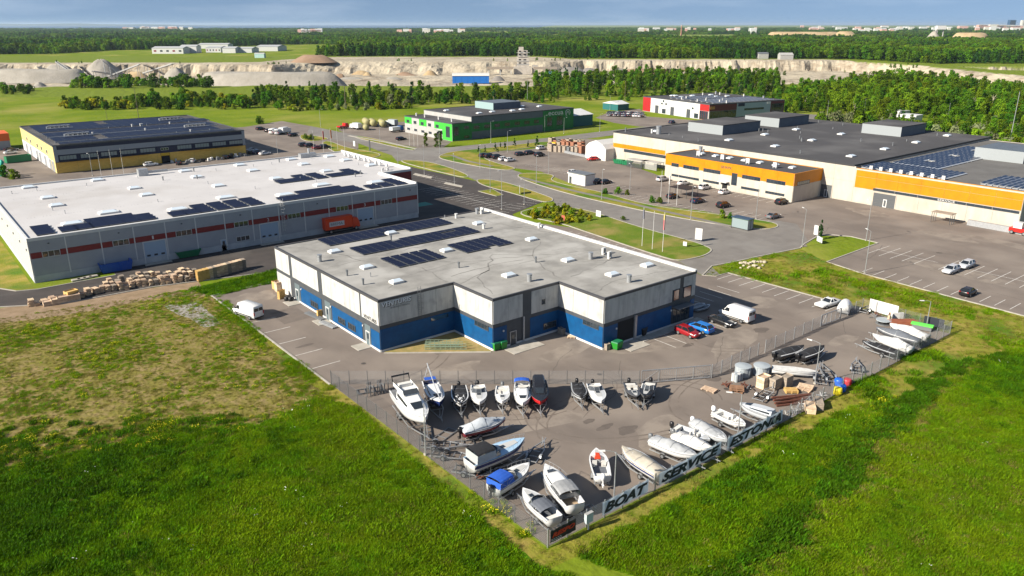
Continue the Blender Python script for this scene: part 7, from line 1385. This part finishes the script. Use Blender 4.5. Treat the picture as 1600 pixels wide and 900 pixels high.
for k, (px, py, rz) in enumerate(((690, 692, 20), (712, 700, -30), (676, 690, 60), (560, 617, -20))):
    mb = MB(); [mb.bar((0, y, .1), (3.2, y, .1), .09) for y in (0, 1.3)]; [mb.bar((x, 0, .1), (x, 1.3, .1), .08) for x in (0, 1.0, 2.2, 3.2)]; e = tag(mb.build('steel_grating', m_steel), 'flat dark steel frame lying by the left fence', 'frame', 'flat steel frames'); e.location = (*G(px, py), .03); e.rotation_euler.z = R(rz)
# green racks in the warehouse notch, patch of dry grass
sheet('grass_bed', [(13.2, -.15), (.5, -.2), (.3, -.9), (12.9, -10.2), (13.25, -10.0)], .05, mat('dry_turf', (.30, .21, .08), .95, col2=(.20, .17, .05), scale=.8, bump=.05, bscale=6)); kerb('kerb', [(.2, -.6), (12.9, -10.3)], .35, .1)
for k in range(3):
    e = empty('steel_rack', (*G(664 + 1.0*k, 547 - 3.2*k), .06), R(-38.8), ('pale green steel rack nearest in the warehouse recess', 'middle pale green steel rack in the warehouse recess', 'rear pale green steel rack in the warehouse recess')[k], 'rack', 'pale green racks'); mg = mat('pale_green_steel', (.22, .29, .21), .5, .2)
    for z in (.1, .55, .95): MB().bar((0, 0, z), (6.2 - .6*k, 0, z), .07).build('rail', mg, e)
    for j in range(9): MB().bar(((6.2 - .6*k)*j/8, 0, 0), ((6.2 - .6*k)*j/8, 0, 1.0), .06).build('upright', mg, e)
# things at the warehouse walls
for k, (px, py, c) in enumerate(((478, 489, 'mid'), (487, 492, 'silver'))):
    mb = MB(); [mb.bar((0, .16*j, .12 + .1*(j % 2)), (5.0 - k, .16*j, .12 + .1*(j % 2)), .14, .1) for j in range(7)]; e = tag(mb.build('metal_profiles', m_metal if k else m_steel), ('bundle of grey metal profiles at the second side door', 'longer bundle of silver profiles along the side wall')[k], 'profiles'); e.location = (-1.9, 22.5 - 5.5*k, .04); e.rotation_euler.z = R(-82)
crate(500, 495, .9, .5, 1.2, 'small pale crate standing by the second side door', MATS['yellow_wood'])
for k in range(3):
    mb = MB(); mb.smooth = True; mb.tube([(0, 0, .0), (0, 0, .1), (0, 0, .75), (0, 0, .8)], [.35, .42, .42, .3], 10); e = tag(mb.build('black_bag', m_black), 'black bin bag near the first side door', 'bag', 'black bags'); e.location = (-1.0 - .5*(k % 2), 31.2 - .6*k, .03)
for k, (px, py) in enumerate(((1004, 524), (1021, 515))):
    e = empty('black_bin', (*G(px, py), .03), R(20), ('black bin left of two at the warehouse front', 'black bin right of two at the warehouse front')[k], 'bin', 'black bins'); MB().loft([[(-.5, -.45, .1), (.5, -.45, .1), (.5, .45, .1), (-.5, .45, .1)], [(-.62, -.55, 1.2), (.62, -.55, 1.2), (.62, .55, 1.2), (-.62, .55, 1.2)]]).build('body', m_black, e); MB().box(-.66, .66, -.6, .6, 1.203, 1.32).build('lid', m_darkgrey, e); MB().box(-.6, .6, -.04, .04, .2, 1.9).build('handle', m_steel, e)
e = empty('covered_trailer', (*G(1319, 487), .035), R(20), 'white domed trailer beside the long white coupe', 'trailer'); mb = MB(); mb.smooth = True
mb.loft([[(x, w*math.cos(math.pi*(1-j/8)), .7 + h*math.sin(math.pi*j/8)) for j in range(9)] for x, w, h in ((-2.0, .95, 1.0), (-1.6, 1.05, 1.4), (.6, 1.05, 1.45), (1.5, 1.0, 1.1), (2.1, .8, .5))]); mb.build('shell', gel['white'], e); MB().box(-2.0, 2.0, -1.0, 1.0, .4, .7).build('bed', m_metal, e); MB().bar((2, 0, .5), (3.4, 0, .5), .1).build('drawbar', m_metal, e); add_wheels(e, [(-.2, 1.05), (-.2, -1.05)], .31, .19)
e = empty('timber_stack', (*G(1410, 508), .03), R(-38), 'stack of reddish timber at the far fence', 'timber'); [MB().box(-2.2, 2.2, -.9 + .3*j, -.65 + .3*j, .02 + .25*i, .25 + .25*i).build('beam', mat('red_timber', (.30, .10, .05), .85, col2=(.22, .07, .04), scale=2), e) for j in range(6) for i in range(2 + j % 2)]
e = empty('green_planks', (*G(1440, 515), .4), R(-75), 'bright green plastic cover at the far right fence', 'cover'); e.scale = (.62, .62, .8); [MB().box(-2.6, 2.6, -1.0 + .34*j, -.7 + .34*j, .6 - .05*abs(j-2), .85 - .05*abs(j-2)).build('strip', mat('lime_plastic', (.10, .52, .07), .5), e) for j in range(6)]; MB().box(-2.3, 2.3, -.9, .9, -.35, .58).build('base', m_steel, e)
e = empty('cable_reel', (*G(1380, 506), .03), 0, 'grey round reel lying near the red timber', 'reel'); MB().tube([(0, 0, 0), (0, 0, .12)], 1.2, 18).build('flange', m_steel, e); MB().tube([(0, 0, .121), (0, 0, .6)], .8, 16).build('core', m_black, e); MB().tube([(0, 0, .61), (0, 0, .72)], 1.2, 18).build('flange', MATS['tank_grey'], e)
crate(1388, 503, 1.8, .3, 1.4, 'plywood sheet standing by the far fence', m_wood, None, 20); crate(1402, 499, 1.8, .3, 1.2, 'white slatted panel at the far fence', m_white, None, -40)
e = empty('meter_box', (-10.95 + 4.9, -50.6, 0), 0, 'pale grey meter box outside the near fence', 'box'); MB().box(-.45, .45, -.2, .12, .9, 1.9).build('cabinet', mat('cabinet_grey', (.42, .47, .48), .5), e); MB().box(-.05, .05, -.08, .02, 0, .898).build('post', m_white, e); MB().box(-.47, .47, -.23, .13, 1.903, 1.96).build('lid', m_gry, e)
e = empty('wrapped_pallets', (*G(1150, 597), .03), 0, 'wrapped pale canisters at the gate', 'canisters'); [MB().tube([(.55*(j % 3), .5*(j // 3), 0), (.55*(j % 3), .5*(j // 3), 1.1)], .25, 9).build('canister', m_white if j % 2 else MATS['tank_grey'], e) for j in range(6)]
for k in range(14):
    a = rnd.uniform(0, 6.28); mb = MB(); [mb.bar((rnd.uniform(-.5, .5), rnd.uniform(-.5, .5), rnd.uniform(.05, .5)), (rnd.uniform(-.6, .6), rnd.uniform(-.6, .6), rnd.uniform(.1, .8)), .07) for _ in range(5)]; e = tag(mb.build('scrap_metal', m_metal if k % 3 else m_white), 'tangle of pale scrap metal along the near fence', 'scrap', 'scrap metal along the fence'); p = G(1237 + 4.2*k, 654 - 2.6*k); e.location = (*p, .03); e.location.y += .5
for k in range(8):
    mb = MB(); [mb.bar((rnd.uniform(-.7, .7), rnd.uniform(-.7, .7), rnd.uniform(.05, .4)), (rnd.uniform(-.8, .8), rnd.uniform(-.8, .8), rnd.uniform(.1, .7)), .10) for _ in range(6)]; e = tag(mb.build('scrap_metal', m_steel if k % 2 else m_rust), 'dark scrap parts heaped in the boat yard', 'scrap', 'dark scrap heaps'); e.location = (*G(*((1162, 606), (1172, 609), (1135, 604), (1365, 497), (1372, 494), (895, 806), (750, 748), (925, 797))[k]), .03)
# slabs by the grey hall
for k in range(4): e = tag(MB().box(-.75, .75, -.55, .55, 0, .25).build('concrete_slab', m_kerb), 'pale slab in the row at the grey hall corner', 'slab', 'pale slabs'); e.location = (*G(119 + 9*k, 438.5 - 2*k), .03)
# boulders at the driveway
for k in range(16):
    mb = MB(); mb.smooth = False; s = rnd.uniform(.25, .6); mb.loft([[(s*r_*math.cos(a)*rnd.uniform(.8, 1.2), s*r_*math.sin(a)*rnd.uniform(.8, 1.2), s*z) for a in [i*1.047 for i in range(6)]] for z, r_ in ((-.2, .9), (.3, 1.0), (.7, .6))]); e = tag(mb.build('boulder', m_lime), 'pale boulder in the heap by the driveway', 'boulder', 'boulders by the driveway'); e.location = (*G(1158 + (k % 8)*5 + rnd.uniform(-2, 2), 411 + (k // 8)*6 + rnd.uniform(-2, 3)), .1)
# gear beside green hall
for k, (px, py) in enumerate(((575, 198), (585, 199), (600, 200), (573, 204))):
    mb = MB(); mb.smooth = True; L_ = 9 if k < 3 else 5; mb.tube([(0, 0, 2.0), (.5, 0, 2.0), (L_-.5, 0, 2.0), (L_, 0, 2.0)], [.9, 1.6, 1.6, .9] if k < 3 else [.7, 1.3, 1.3, .7], 14); e = empty('storage_tank', (*G(px, py), 0), R(70), 'pale yellow storage tank ' + ('left of three', 'middle of three', 'right of three', 'small one in front')[k] + ' by the green hall', 'tank', 'yellow tanks'); mb.build('vessel', mat('tank_yellow', (.27, .25, .115), .7), e, (0, 0, -.1 if k < 3 else -.7)); [MB().box(x-.2, x+.2, -1.2, 1.2, 0, .5).build('foot', m_steel, e) for x in (1.2, L_-1.2)]
def mini_truck(px, py, rz, label, cab, body, L_=7.0, H2=2.8):
    e = empty('parked_truck', (*G(px, py), .03), R(rz), label, 'truck'); MB().box(-L_/2, L_/2-2.2, -1.15, 1.15, .9, H2).build('body', body, e); MB().loft([[(L_/2-2.1, -1.1, .6), (L_/2-2.1, 1.1, .6), (L_/2-2.1, 1.1, 2.5), (L_/2-2.1, -1.1, 2.5)], [(L_/2, -1.1, .6), (L_/2, 1.1, .6), (L_/2-.3, 1.05, 2.4), (L_/2-.3, -1.05, 2.4)]]).build('cab', cab, e); MB().quad((L_/2-.02, -1.0, 1.5), (L_/2-.02, 1.0, 1.5), (L_/2-.24, .95, 2.3), (L_/2-.24, -.95, 2.3)).build('windscreen', m_cglass, e); add_wheels(e, [(x, s*.98) for x in (L_/2-1.0, -L_/2+1.4) for s in (-1, 1)], .45, .28); MB().box(-L_/2+.1, L_/2-.3, -.8, .8, .45, .89).build('chassis', m_black, e)
mini_truck(536, 201, 10, 'red pickup truck parked by the meadow', PAINT['brightred'], PAINT['brightred'], 5.4, 1.4); mini_truck(556, 202, 100, 'white truck left of the yellow tanks', PAINT['white'], PAINT['white'], 6.5, 3.0); mini_truck(620, 206, 10, 'blue truck before the green hall', mat('truck_blue', (.02, .12, .36), .4), gel['white'], 7, 2.4); mini_truck(612, 197, 100, 'white truck behind the blue one', PAINT['white'], MATS['tank_grey'], 7, 3.2); mini_truck(446, 209, 30, 'boxy white trailer truck behind the yellow hall', PAINT['white'], PAINT['white'], 6, 3.0)
GS = 'stacked crates beside the storage tent'
for k in range(24): crate(862 + (k % 8)*6.6 + rnd.uniform(-1, 1), 228 + (k // 8)*4.2 + (k % 8)*.5, 2.2, 2.2, rnd.uniform(2.2, 3.4), 'tall crate or stillage in the store beside the white tent', (MATS['yellow_trim'] if k == 9 else rnd.choice((m_greywood, mat('brick_crate', (.27, .12, .07), .8), MATS['brick_crate'], m_steel, m_greywood))), GS, rnd.uniform(-5, 5), name='stillage')
for k in range(8): e = tag(MB().box(-.35, .35, -1.2, 1.2, 0, .9).build('steel_barrier', m_metal), 'grey steel barrier before the stacked crates', 'barrier', 'steel barriers'); e.location = (*G(886 + 4.2*k, 239.5 + .9*k), .02)
e = tag(MB().box(0, 1.1, -6.6, 6.6, 0, 1.3).build('profile_bundle', m_metal), 'long silver profile bundle at the right end of the orange hall', 'profiles'); e.location = (*G(1556, 360), .03); e.rotation_euler.z = 0
e = empty('tractor', (*G(1592, 366), .03), R(90), 'white and red vehicle cut by the right picture edge', 'vehicle'); MB().box(-2, 2, -1, 1, .6, 1.5).build('body', PAINT['brightred'], e); MB().box(-.6, 1.2, -.95, .95, 1.51, 2.8).build('cab', PAINT['white'], e); add_wheels(e, [(x, s*.95) for x in (-1.3, 1.3) for s in (-1, 1)], .45, .28)
for k in range(9):
    mb = MB(); [mb.box(x0, x0+rnd.uniform(.5, 1.2), y0, y0+rnd.uniform(.5, 1.2), 0, rnd.uniform(.5, 1.5)) for x0, y0 in ((rnd.uniform(-1, 1), rnd.uniform(-1, 1)) for _ in range(4))]; e = tag(mb.build('scrap_heap', (m_white, m_steel, m_black)[k % 3]), 'mixed scrap heap before the yellow hall', 'scrap', 'scrap before the yellow hall'); e.location = (*G(*((272, 255), (292, 256), (318, 253), (328, 251), (342, 250), (360, 247), (369, 246), (378, 245), (390, 241))[k]), .03)
e = empty('green_statue', (*G(5, 275), 0), 0, 'tall turquoise figure like post at the left picture edge', 'figure'); mb = MB(); mb.smooth = True; mb.tube([(0, 0, 0), (.1, 0, 1.6), (.3, 0, 2.6), (.1, 0, 3.6), (.5, 0, 4.4), (.1, 0, 5.2)], [.9, .6, .8, .5, .7, .3], 10); mb.build('body', mat('turquoise_plastic', (.02, .32, .25), .5), e)

# ------------------------------------------------------------------ quarry and far things
def heap(px, py, z, r, h, label, m=None, lx=1.0, rz=0.0, group='gravel heaps in the quarry', cat='heap', seed=0):
    e = empty('gravel_heap', (*G(px, py, z), z - .3), R(rz - YAW), label, cat, group); mb = MB(); mb.smooth = True; n = 28
    prof = ((1.0, 0), (.82, .22), (.55, .58), (.3, .88), (.12, 1.0)) if lx < 1.6 else ((1.0, 0), (.8, .35), (.62, .70), (.48, .95), (.3, 1.0))
    mb.loft([[((r*lx - r*(1-k)) * math.cos(a) * (1 + .07*noise.noise(Vector((math.cos(a)*2, math.sin(a)*2, seed + q)))), r*k*math.sin(a)*(1 + .1*noise.noise(Vector((math.cos(a)*2, math.sin(a)*2, seed + 5 + q)))), h*q*(1 + .05*math.sin(3*a + seed))) for a in [2*math.pi*i/n for i in range(n)]] for k, q in prof], caps=(False, True)); mb.build('slope', m or m_grav2, e); return e
m_grav2 = mat('crushed_stone', (.30, .275, .235), .95, col2=(.235, .215, .18), scale=.08, bump=.4, bscale=.5); m_sand = mat('sand', (.40, .30, .17), .95, col2=(.31, .22, .12), scale=.05, bump=.4, bscale=.4); m_brownh = mat('brown_spoil', (.26, .17, .11), .95, col2=(.2, .13, .08), scale=.06); m_darkg = mat('dark_gravel', (.17, .155, .14), .95)
for k, (px, py, r, h, lx, m, t) in enumerate(((422, 137, 30, 15, 2.6, None, 'huge long grey gravel heap in the middle of the quarry'), (55, 127, 30, 13, 2.2, None, 'long grey gravel heap at the left of the quarry'), (162, 120, 26, 20, 1.0, None, 'pointed pale gravel cone under the conveyors'), (95, 122, 20, 15, 1.3, None, 'gravel heap behind the left conveyor'), (276, 124, 18, 13, 1.0, None, 'small pointed gravel cone left of the huge heap'), (62, 136, 8, 5, 1.0, None, 'little gravel cone in the left foreground of the quarry'), (25, 126, 9, 5, 1.0, None, 'little gravel mound at the far left of the quarry'), (778, 126, 7, 5, 1.2, m_darkg, 'dark gravel mound right of the blue hall'), (893, 112, 14, 6, 1.4, m_darkg, 'dark mound right of the crushing plant'), (968, 113, 10, 5, 1.3, m_darkg, 'small dark mound in the right quarry'), (1012, 115, 20, 6, 1.8, m_brownh, 'brown mound in the right quarry'), (920, 112, 10, 5, 1.2, m_darkg, 'second dark mound by the crushing plant'))): heap(px, py, -13, r, h, t, m, lx, 0, seed=k)
rh = random.Random(8)
for k in range(26):
    px = rh.choice((rh.uniform(0, 330), rh.uniform(520, 700), rh.uniform(870, 1200))); py = rh.uniform(109, 124) if px < 330 else rh.uniform(112, 128) if px < 700 else rh.uniform(106, 115)
    heap(px, py, -13, rh.uniform(4, 12), rh.uniform(2, 6.5), 'small spoil heap on the quarry floor', rh.choice((m_grav2, m_sand, m_lime, m_brownh)), rh.uniform(1, 1.5), 0, 'small spoil heaps', seed=30 + k)
heap(490, 97, 0, 22, 9, 'brown spoil heap on the quarry rim', m_brownh, 1.4, group=None); heap(1257, 60.5, 0, 55, 22, 'broad tan sand heap far behind the right quarry', m_sand, 2.6, group=None); heap(1320, 61, 0, 32, 24, 'steep tan sand heap beside the broad one', m_sand, 1.5, group=None); heap(1458, 63, 0, 26, 26, 'pale grey stone cone below the white plant', None, 1.0, group=None); heap(1516, 63, 0, 40, 22, 'tan heap at the far right', m_sand, 1.6, group=None)
m_conv = mat('conveyor_steel', (.40, .41, .41), .6, .2)
def conveyor(a, b, za, zb, label, w=2.6):
    a = Vector((*G(*a, za), za)); b = Vector((*G(*b, -13 + (zb+13)*0), 0)) if False else Vector((*G(*b, zb), zb)); e = empty('conveyor', (a.x, a.y, -13.5), 0, label, 'conveyor', 'quarry conveyors'); o_ = Vector((a.x, a.y, -13.5)); p, q = a - o_, b - o_
    MB().bar(p, q, w, .6).build('belt', m_darkg, e); d = (q-p).normalized(); s = d.cross(Vector((0, 0, 1))).normalized() * w*.55
    for sg in (-1, 1): MB().bar(p + s*sg + Vector((0, 0, .9)), q + s*sg + Vector((0, 0, .9)), .35).build('rail', m_conv, e); MB().bar(p + s*sg, q + s*sg, .35).build('rail', m_conv, e)
    for t in (.35, .65, .95):
        c = p.lerp(q, t)
        if c.z > 1.5:
            for sg in (-1, 1): MB().bar(c + s*sg, Vector((c.x, c.y, 0)) + s*sg*1.4, .4).build('leg', m_conv, e)
for k, (a, b, za, zb) in enumerate((((128, 124), (88, 97), -12, 6), ((126, 122), (58, 105), -12, 1), ((192, 121), (160, 95), -12, 7), ((167, 121), (218, 101), -12, 3), ((215, 118), (270, 100), -12, 4), ((145, 121), (126, 104), -12, 2), ((190, 118), (145, 112), -11, -4), ((244, 108), (226, 102), -11, 2))): conveyor(a, b, za, zb, ('steep pale conveyor at the left of the quarry', 'dark conveyor feeding the left heap', 'conveyor rising to the pointed cone', 'conveyor crossing right of the cone', 'long conveyor right of the cone', 'short dark conveyor left of the cone', 'low conveyor before the cone', 'short conveyor by the quarry face')[k])
e = empty('blue_hall', (*G(707, 130, -13), -13.3), R(-YAW + 3), 'blue hall with white curved roof on the quarry floor', 'hall'); MB().box(0, 39, 0, 14, 0, 8).build('wall', mat('hall_blue', (.01, .13, .44), .5), e); MB().loft([[(-.4, -.5, 7.8), (-.4, 3, 9.8), (-.4, 7, 10.6), (-.4, 11, 9.8), (-.4, 14.5, 7.8)], [(39.4, -.5, 7.8), (39.4, 3, 9.8), (39.4, 7, 10.6), (39.4, 11, 9.8), (39.4, 14.5, 7.8)]]).build('roof', gel['cream'], e); [MB().box(3 + 6.5*k, 3.3 + 6.5*k, -.12, -.01, 0, 7.7).build('rib', MATS['hall_blue'], e) for k in range(6)]; MB().box(-.12, -.01, 4, 10, .1, 6).build('gate', m_white, e)
e = empty('crushing_plant', (*G(803, 116, -13), -13.3), R(-YAW), 'tall pale crushing plant tower with conveyor sheds', 'plant'); m_pl = mat('plant_cladding', (.42, .38, .33), .7, col2=(.33, .30, .26), scale=.2)
for nm, bx in (('base', (0, 22, 0, 14, 0, 9)), ('tower', (4, 19, 2, 12, 9.01, 20)), ('upper_tower', (5, 17, 3, 11, 20.01, 29)), ('head_house', (6, 12, 3.5, 10, 29.01, 33)), ('side_shed', (23, 30, 2, 12, 0, 11))): MB().box(*bx).build(nm, m_pl, e)
for z in (12, 16, 22, 26): MB().box(3.4, 19.6, 1.5, 1.95, z, z+.5).build('gantry', m_conv, e); MB().box(6, 9, 1.9, 1.99, z+1, z+2.6).build('opening', m_dark, e); MB().box(12, 15.5, 1.9, 1.99, z+1, z+2.4).build('opening', m_dark, e)
for x0, x1 in ((-34, -1), (24.5, 54)): MB().box(x0, x1, -6, -2, 6.5, 9.5).build('conveyor_shed', m_greywood, e); [MB().box(x, x+.8, -5, -3, 0, 6.49).build('leg', m_conv, e) for x in (x0+2, (x0+x1)/2, x1-3)]
mb = MB(); mb.box(0, 12, 0, 5, 0, 4); e = tag(mb.build('site_container', mat('site_blue', (.12, .30, .5), .6)), 'pale blue site container right of the crushing plant', 'container'); e.location = (*G(852, 117, -13), -13); e.rotation_euler.z = R(-YAW)
def shed(px, py, w, d, h, label, wm, rm, group, roofh=2.0, rz=0.0, z=0.0, wins=0):
    e = empty('far_building', (*G(px, py, z), z), R(-YAW + rz), label, 'building', group); MB().box(0, w, 0, d, 0, h).build('wall', wm, e); MB().loft([[(-.3, -.4, h), (-.3, d/2, h+roofh), (-.3, d+.4, h)], [(w+.3, -.4, h), (w+.3, d/2, h+roofh), (w+.3, d+.4, h)]]).build('roof', rm, e)
    for k in range(wins): MB().box(w*(k+.3)/wins, w*(k+.7)/wins, -.1, -.01, h*.35, h*.65).build('window', m_stripe if k % 3 == 0 else m_glass, e)
m_froof = mat('far_roof_grey', (.33, .34, .34), .8)
for k, (px, py, w, d, h, t) in enumerate(((238, 84, 52, 30, 9, 'white walled long shed at the left of the far factory'), (282, 83, 28, 22, 11, 'taller white block of the far factory'), (322, 82, 26, 40, 8, 'white shed in the middle of the far factory'), (348, 83, 22, 30, 8, 'white shed right of the middle of the far factory'), (372, 82.5, 24, 40, 7, 'white shed before the brown tree at the far factory'), (400, 80, 40, 60, 8, 'long grey roofed shed at the right of the far factory'), (310, 76, 60, 30, 8, 'rear white row of the far factory'))): shed(px, py, w, d, h, t, m_white, m_froof, 'far white factory sheds', 2.5, wins=5 if k in (0, 2) else 0)
shed(398, 90.5, 14, 8, 6, 'pale turquoise hut on the quarry rim', mat('pale_turq', (.35, .5, .47), .6), m_white, None, 1, z=0); shed(1219, 93, 18, 12, 6, 'pale house at the right quarry rim', m_gry, m_gry, None, 3); shed(1185, 92, 14, 10, 7, 'grey pithead shed at the right quarry rim', m_gry, m_steel, None, 2)
rf = random.Random(5); TG = 'far town buildings'
for k in range(120):
    px, py = rf.choice(((rf.uniform(990, 1180), rf.uniform(48, 53)), (rf.uniform(460, 500), 54.5), (rf.uniform(620, 730), rf.uniform(52, 55)), (rf.uniform(1230, 1390), rf.uniform(44, 50)), (rf.uniform(1400, 1600), rf.uniform(44, 50)), (rf.uniform(1340, 1400), rf.uniform(50, 53)), (rf.uniform(180, 300), 47)))
    sc = 60 / (py - 38); w = rf.uniform(14, 60) * sc / 6
    shed(px, py, w, w*.5, rf.uniform(14, 20) * (1 + sc/14), 'pale far town building among the woods on the horizon', rf.choice((m_white, m_white, gel['cream'], mat('far_pink', (.5, .3, .25), .8))), rf.choice((m_froof, m_white, MATS['far_pink'])), TG, 3)
for k in range(14): px = rf.uniform(1495, 1590); shed(px, 46.5, 80, 40, rf.uniform(28, 46), 'pink block of the far town at the right', MATS['far_pink'] if k % 2 else gel['cream'], m_froof, 'far town blocks at right', 4)
e = empty('far_tower', (*G(1576, 46), 0), R(-YAW), 'dark blue tower block on the right horizon', 'tower'); MB().box(0, 58, 0, 40, 0, 86).build('wall', mat('tower_blue', (.03, .07, .14), .4), e); MB().box(4, 50, -.6, -.1, 10, 80).build('glazing', m_glass, e)
e = empty('far_tower', (*G(1595, 46), 0), R(-YAW), 'pale tower block at the right picture edge', 'tower'); MB().box(0, 40, 0, 30, 0, 84).build('wall', gel['cream'], e); MB().box(14, 18, -.6, -.1, 8, 78).build('glazing', m_glass, e)
e = empty('chimney', (*G(1064, 57), 0), 0, 'slim brown chimney among the far woods', 'chimney'); MB().tube([(0, 0, 0), (0, 0, 44)], [3.2, 2.2], 12).build('shaft', mat('brick_far', (.28, .14, .10), .9), e); MB().tube([(0, 0, 40), (0, 0, 41.5)], 2.9, 12).build('ring', m_white, e)
e = empty('stone_works', (*G(1462, 60.5), 0), R(-YAW), 'white stone works head house above a pale cone', 'plant'); MB().box(0, 30, 0, 14, 30, 42).build('head_house', m_white, e); MB().bar((-14, 7, 2), (4, 7, 32), 5, 4).build('conveyor', m_gry, e); [MB().box(x, x+2.5, 5, 8, 0, 29.99).build('leg', m_gry, e) for x in (3, 24)]
# ------------------------------------------------------------------ air
hz = MB(); cs = [V(-47000, -1200), V(60000, -1200), V(60000, 60000), V(-47000, 60000)]; hz.add([(x, y, -25) for x, y in cs] + [(x, y, 100) for x, y in cs], [(0, 3, 2, 1), (4, 5, 6, 7), (0, 1, 5, 4), (1, 2, 6, 5), (2, 3, 7, 6), (3, 0, 4, 7)])
mh = bpy.data.materials.new('haze_air'); mh.use_nodes = True; t = mh.node_tree; t.nodes.remove(t.nodes['Principled BSDF']); pv = t.nodes.new('ShaderNodeVolumePrincipled'); pv.inputs['Color'].default_value = (.62, .78, .95, 1); pv.inputs['Density'].default_value = HAZE; pv.inputs['Anisotropy'].default_value = .2
t.links.new(pv.outputs[0], t.nodes['Material Output'].inputs['Volume'])
if HAZE > 0: tag(hz.build('haze', mh), 'thin blue summer haze over the plain', 'haze', kind='stuff')
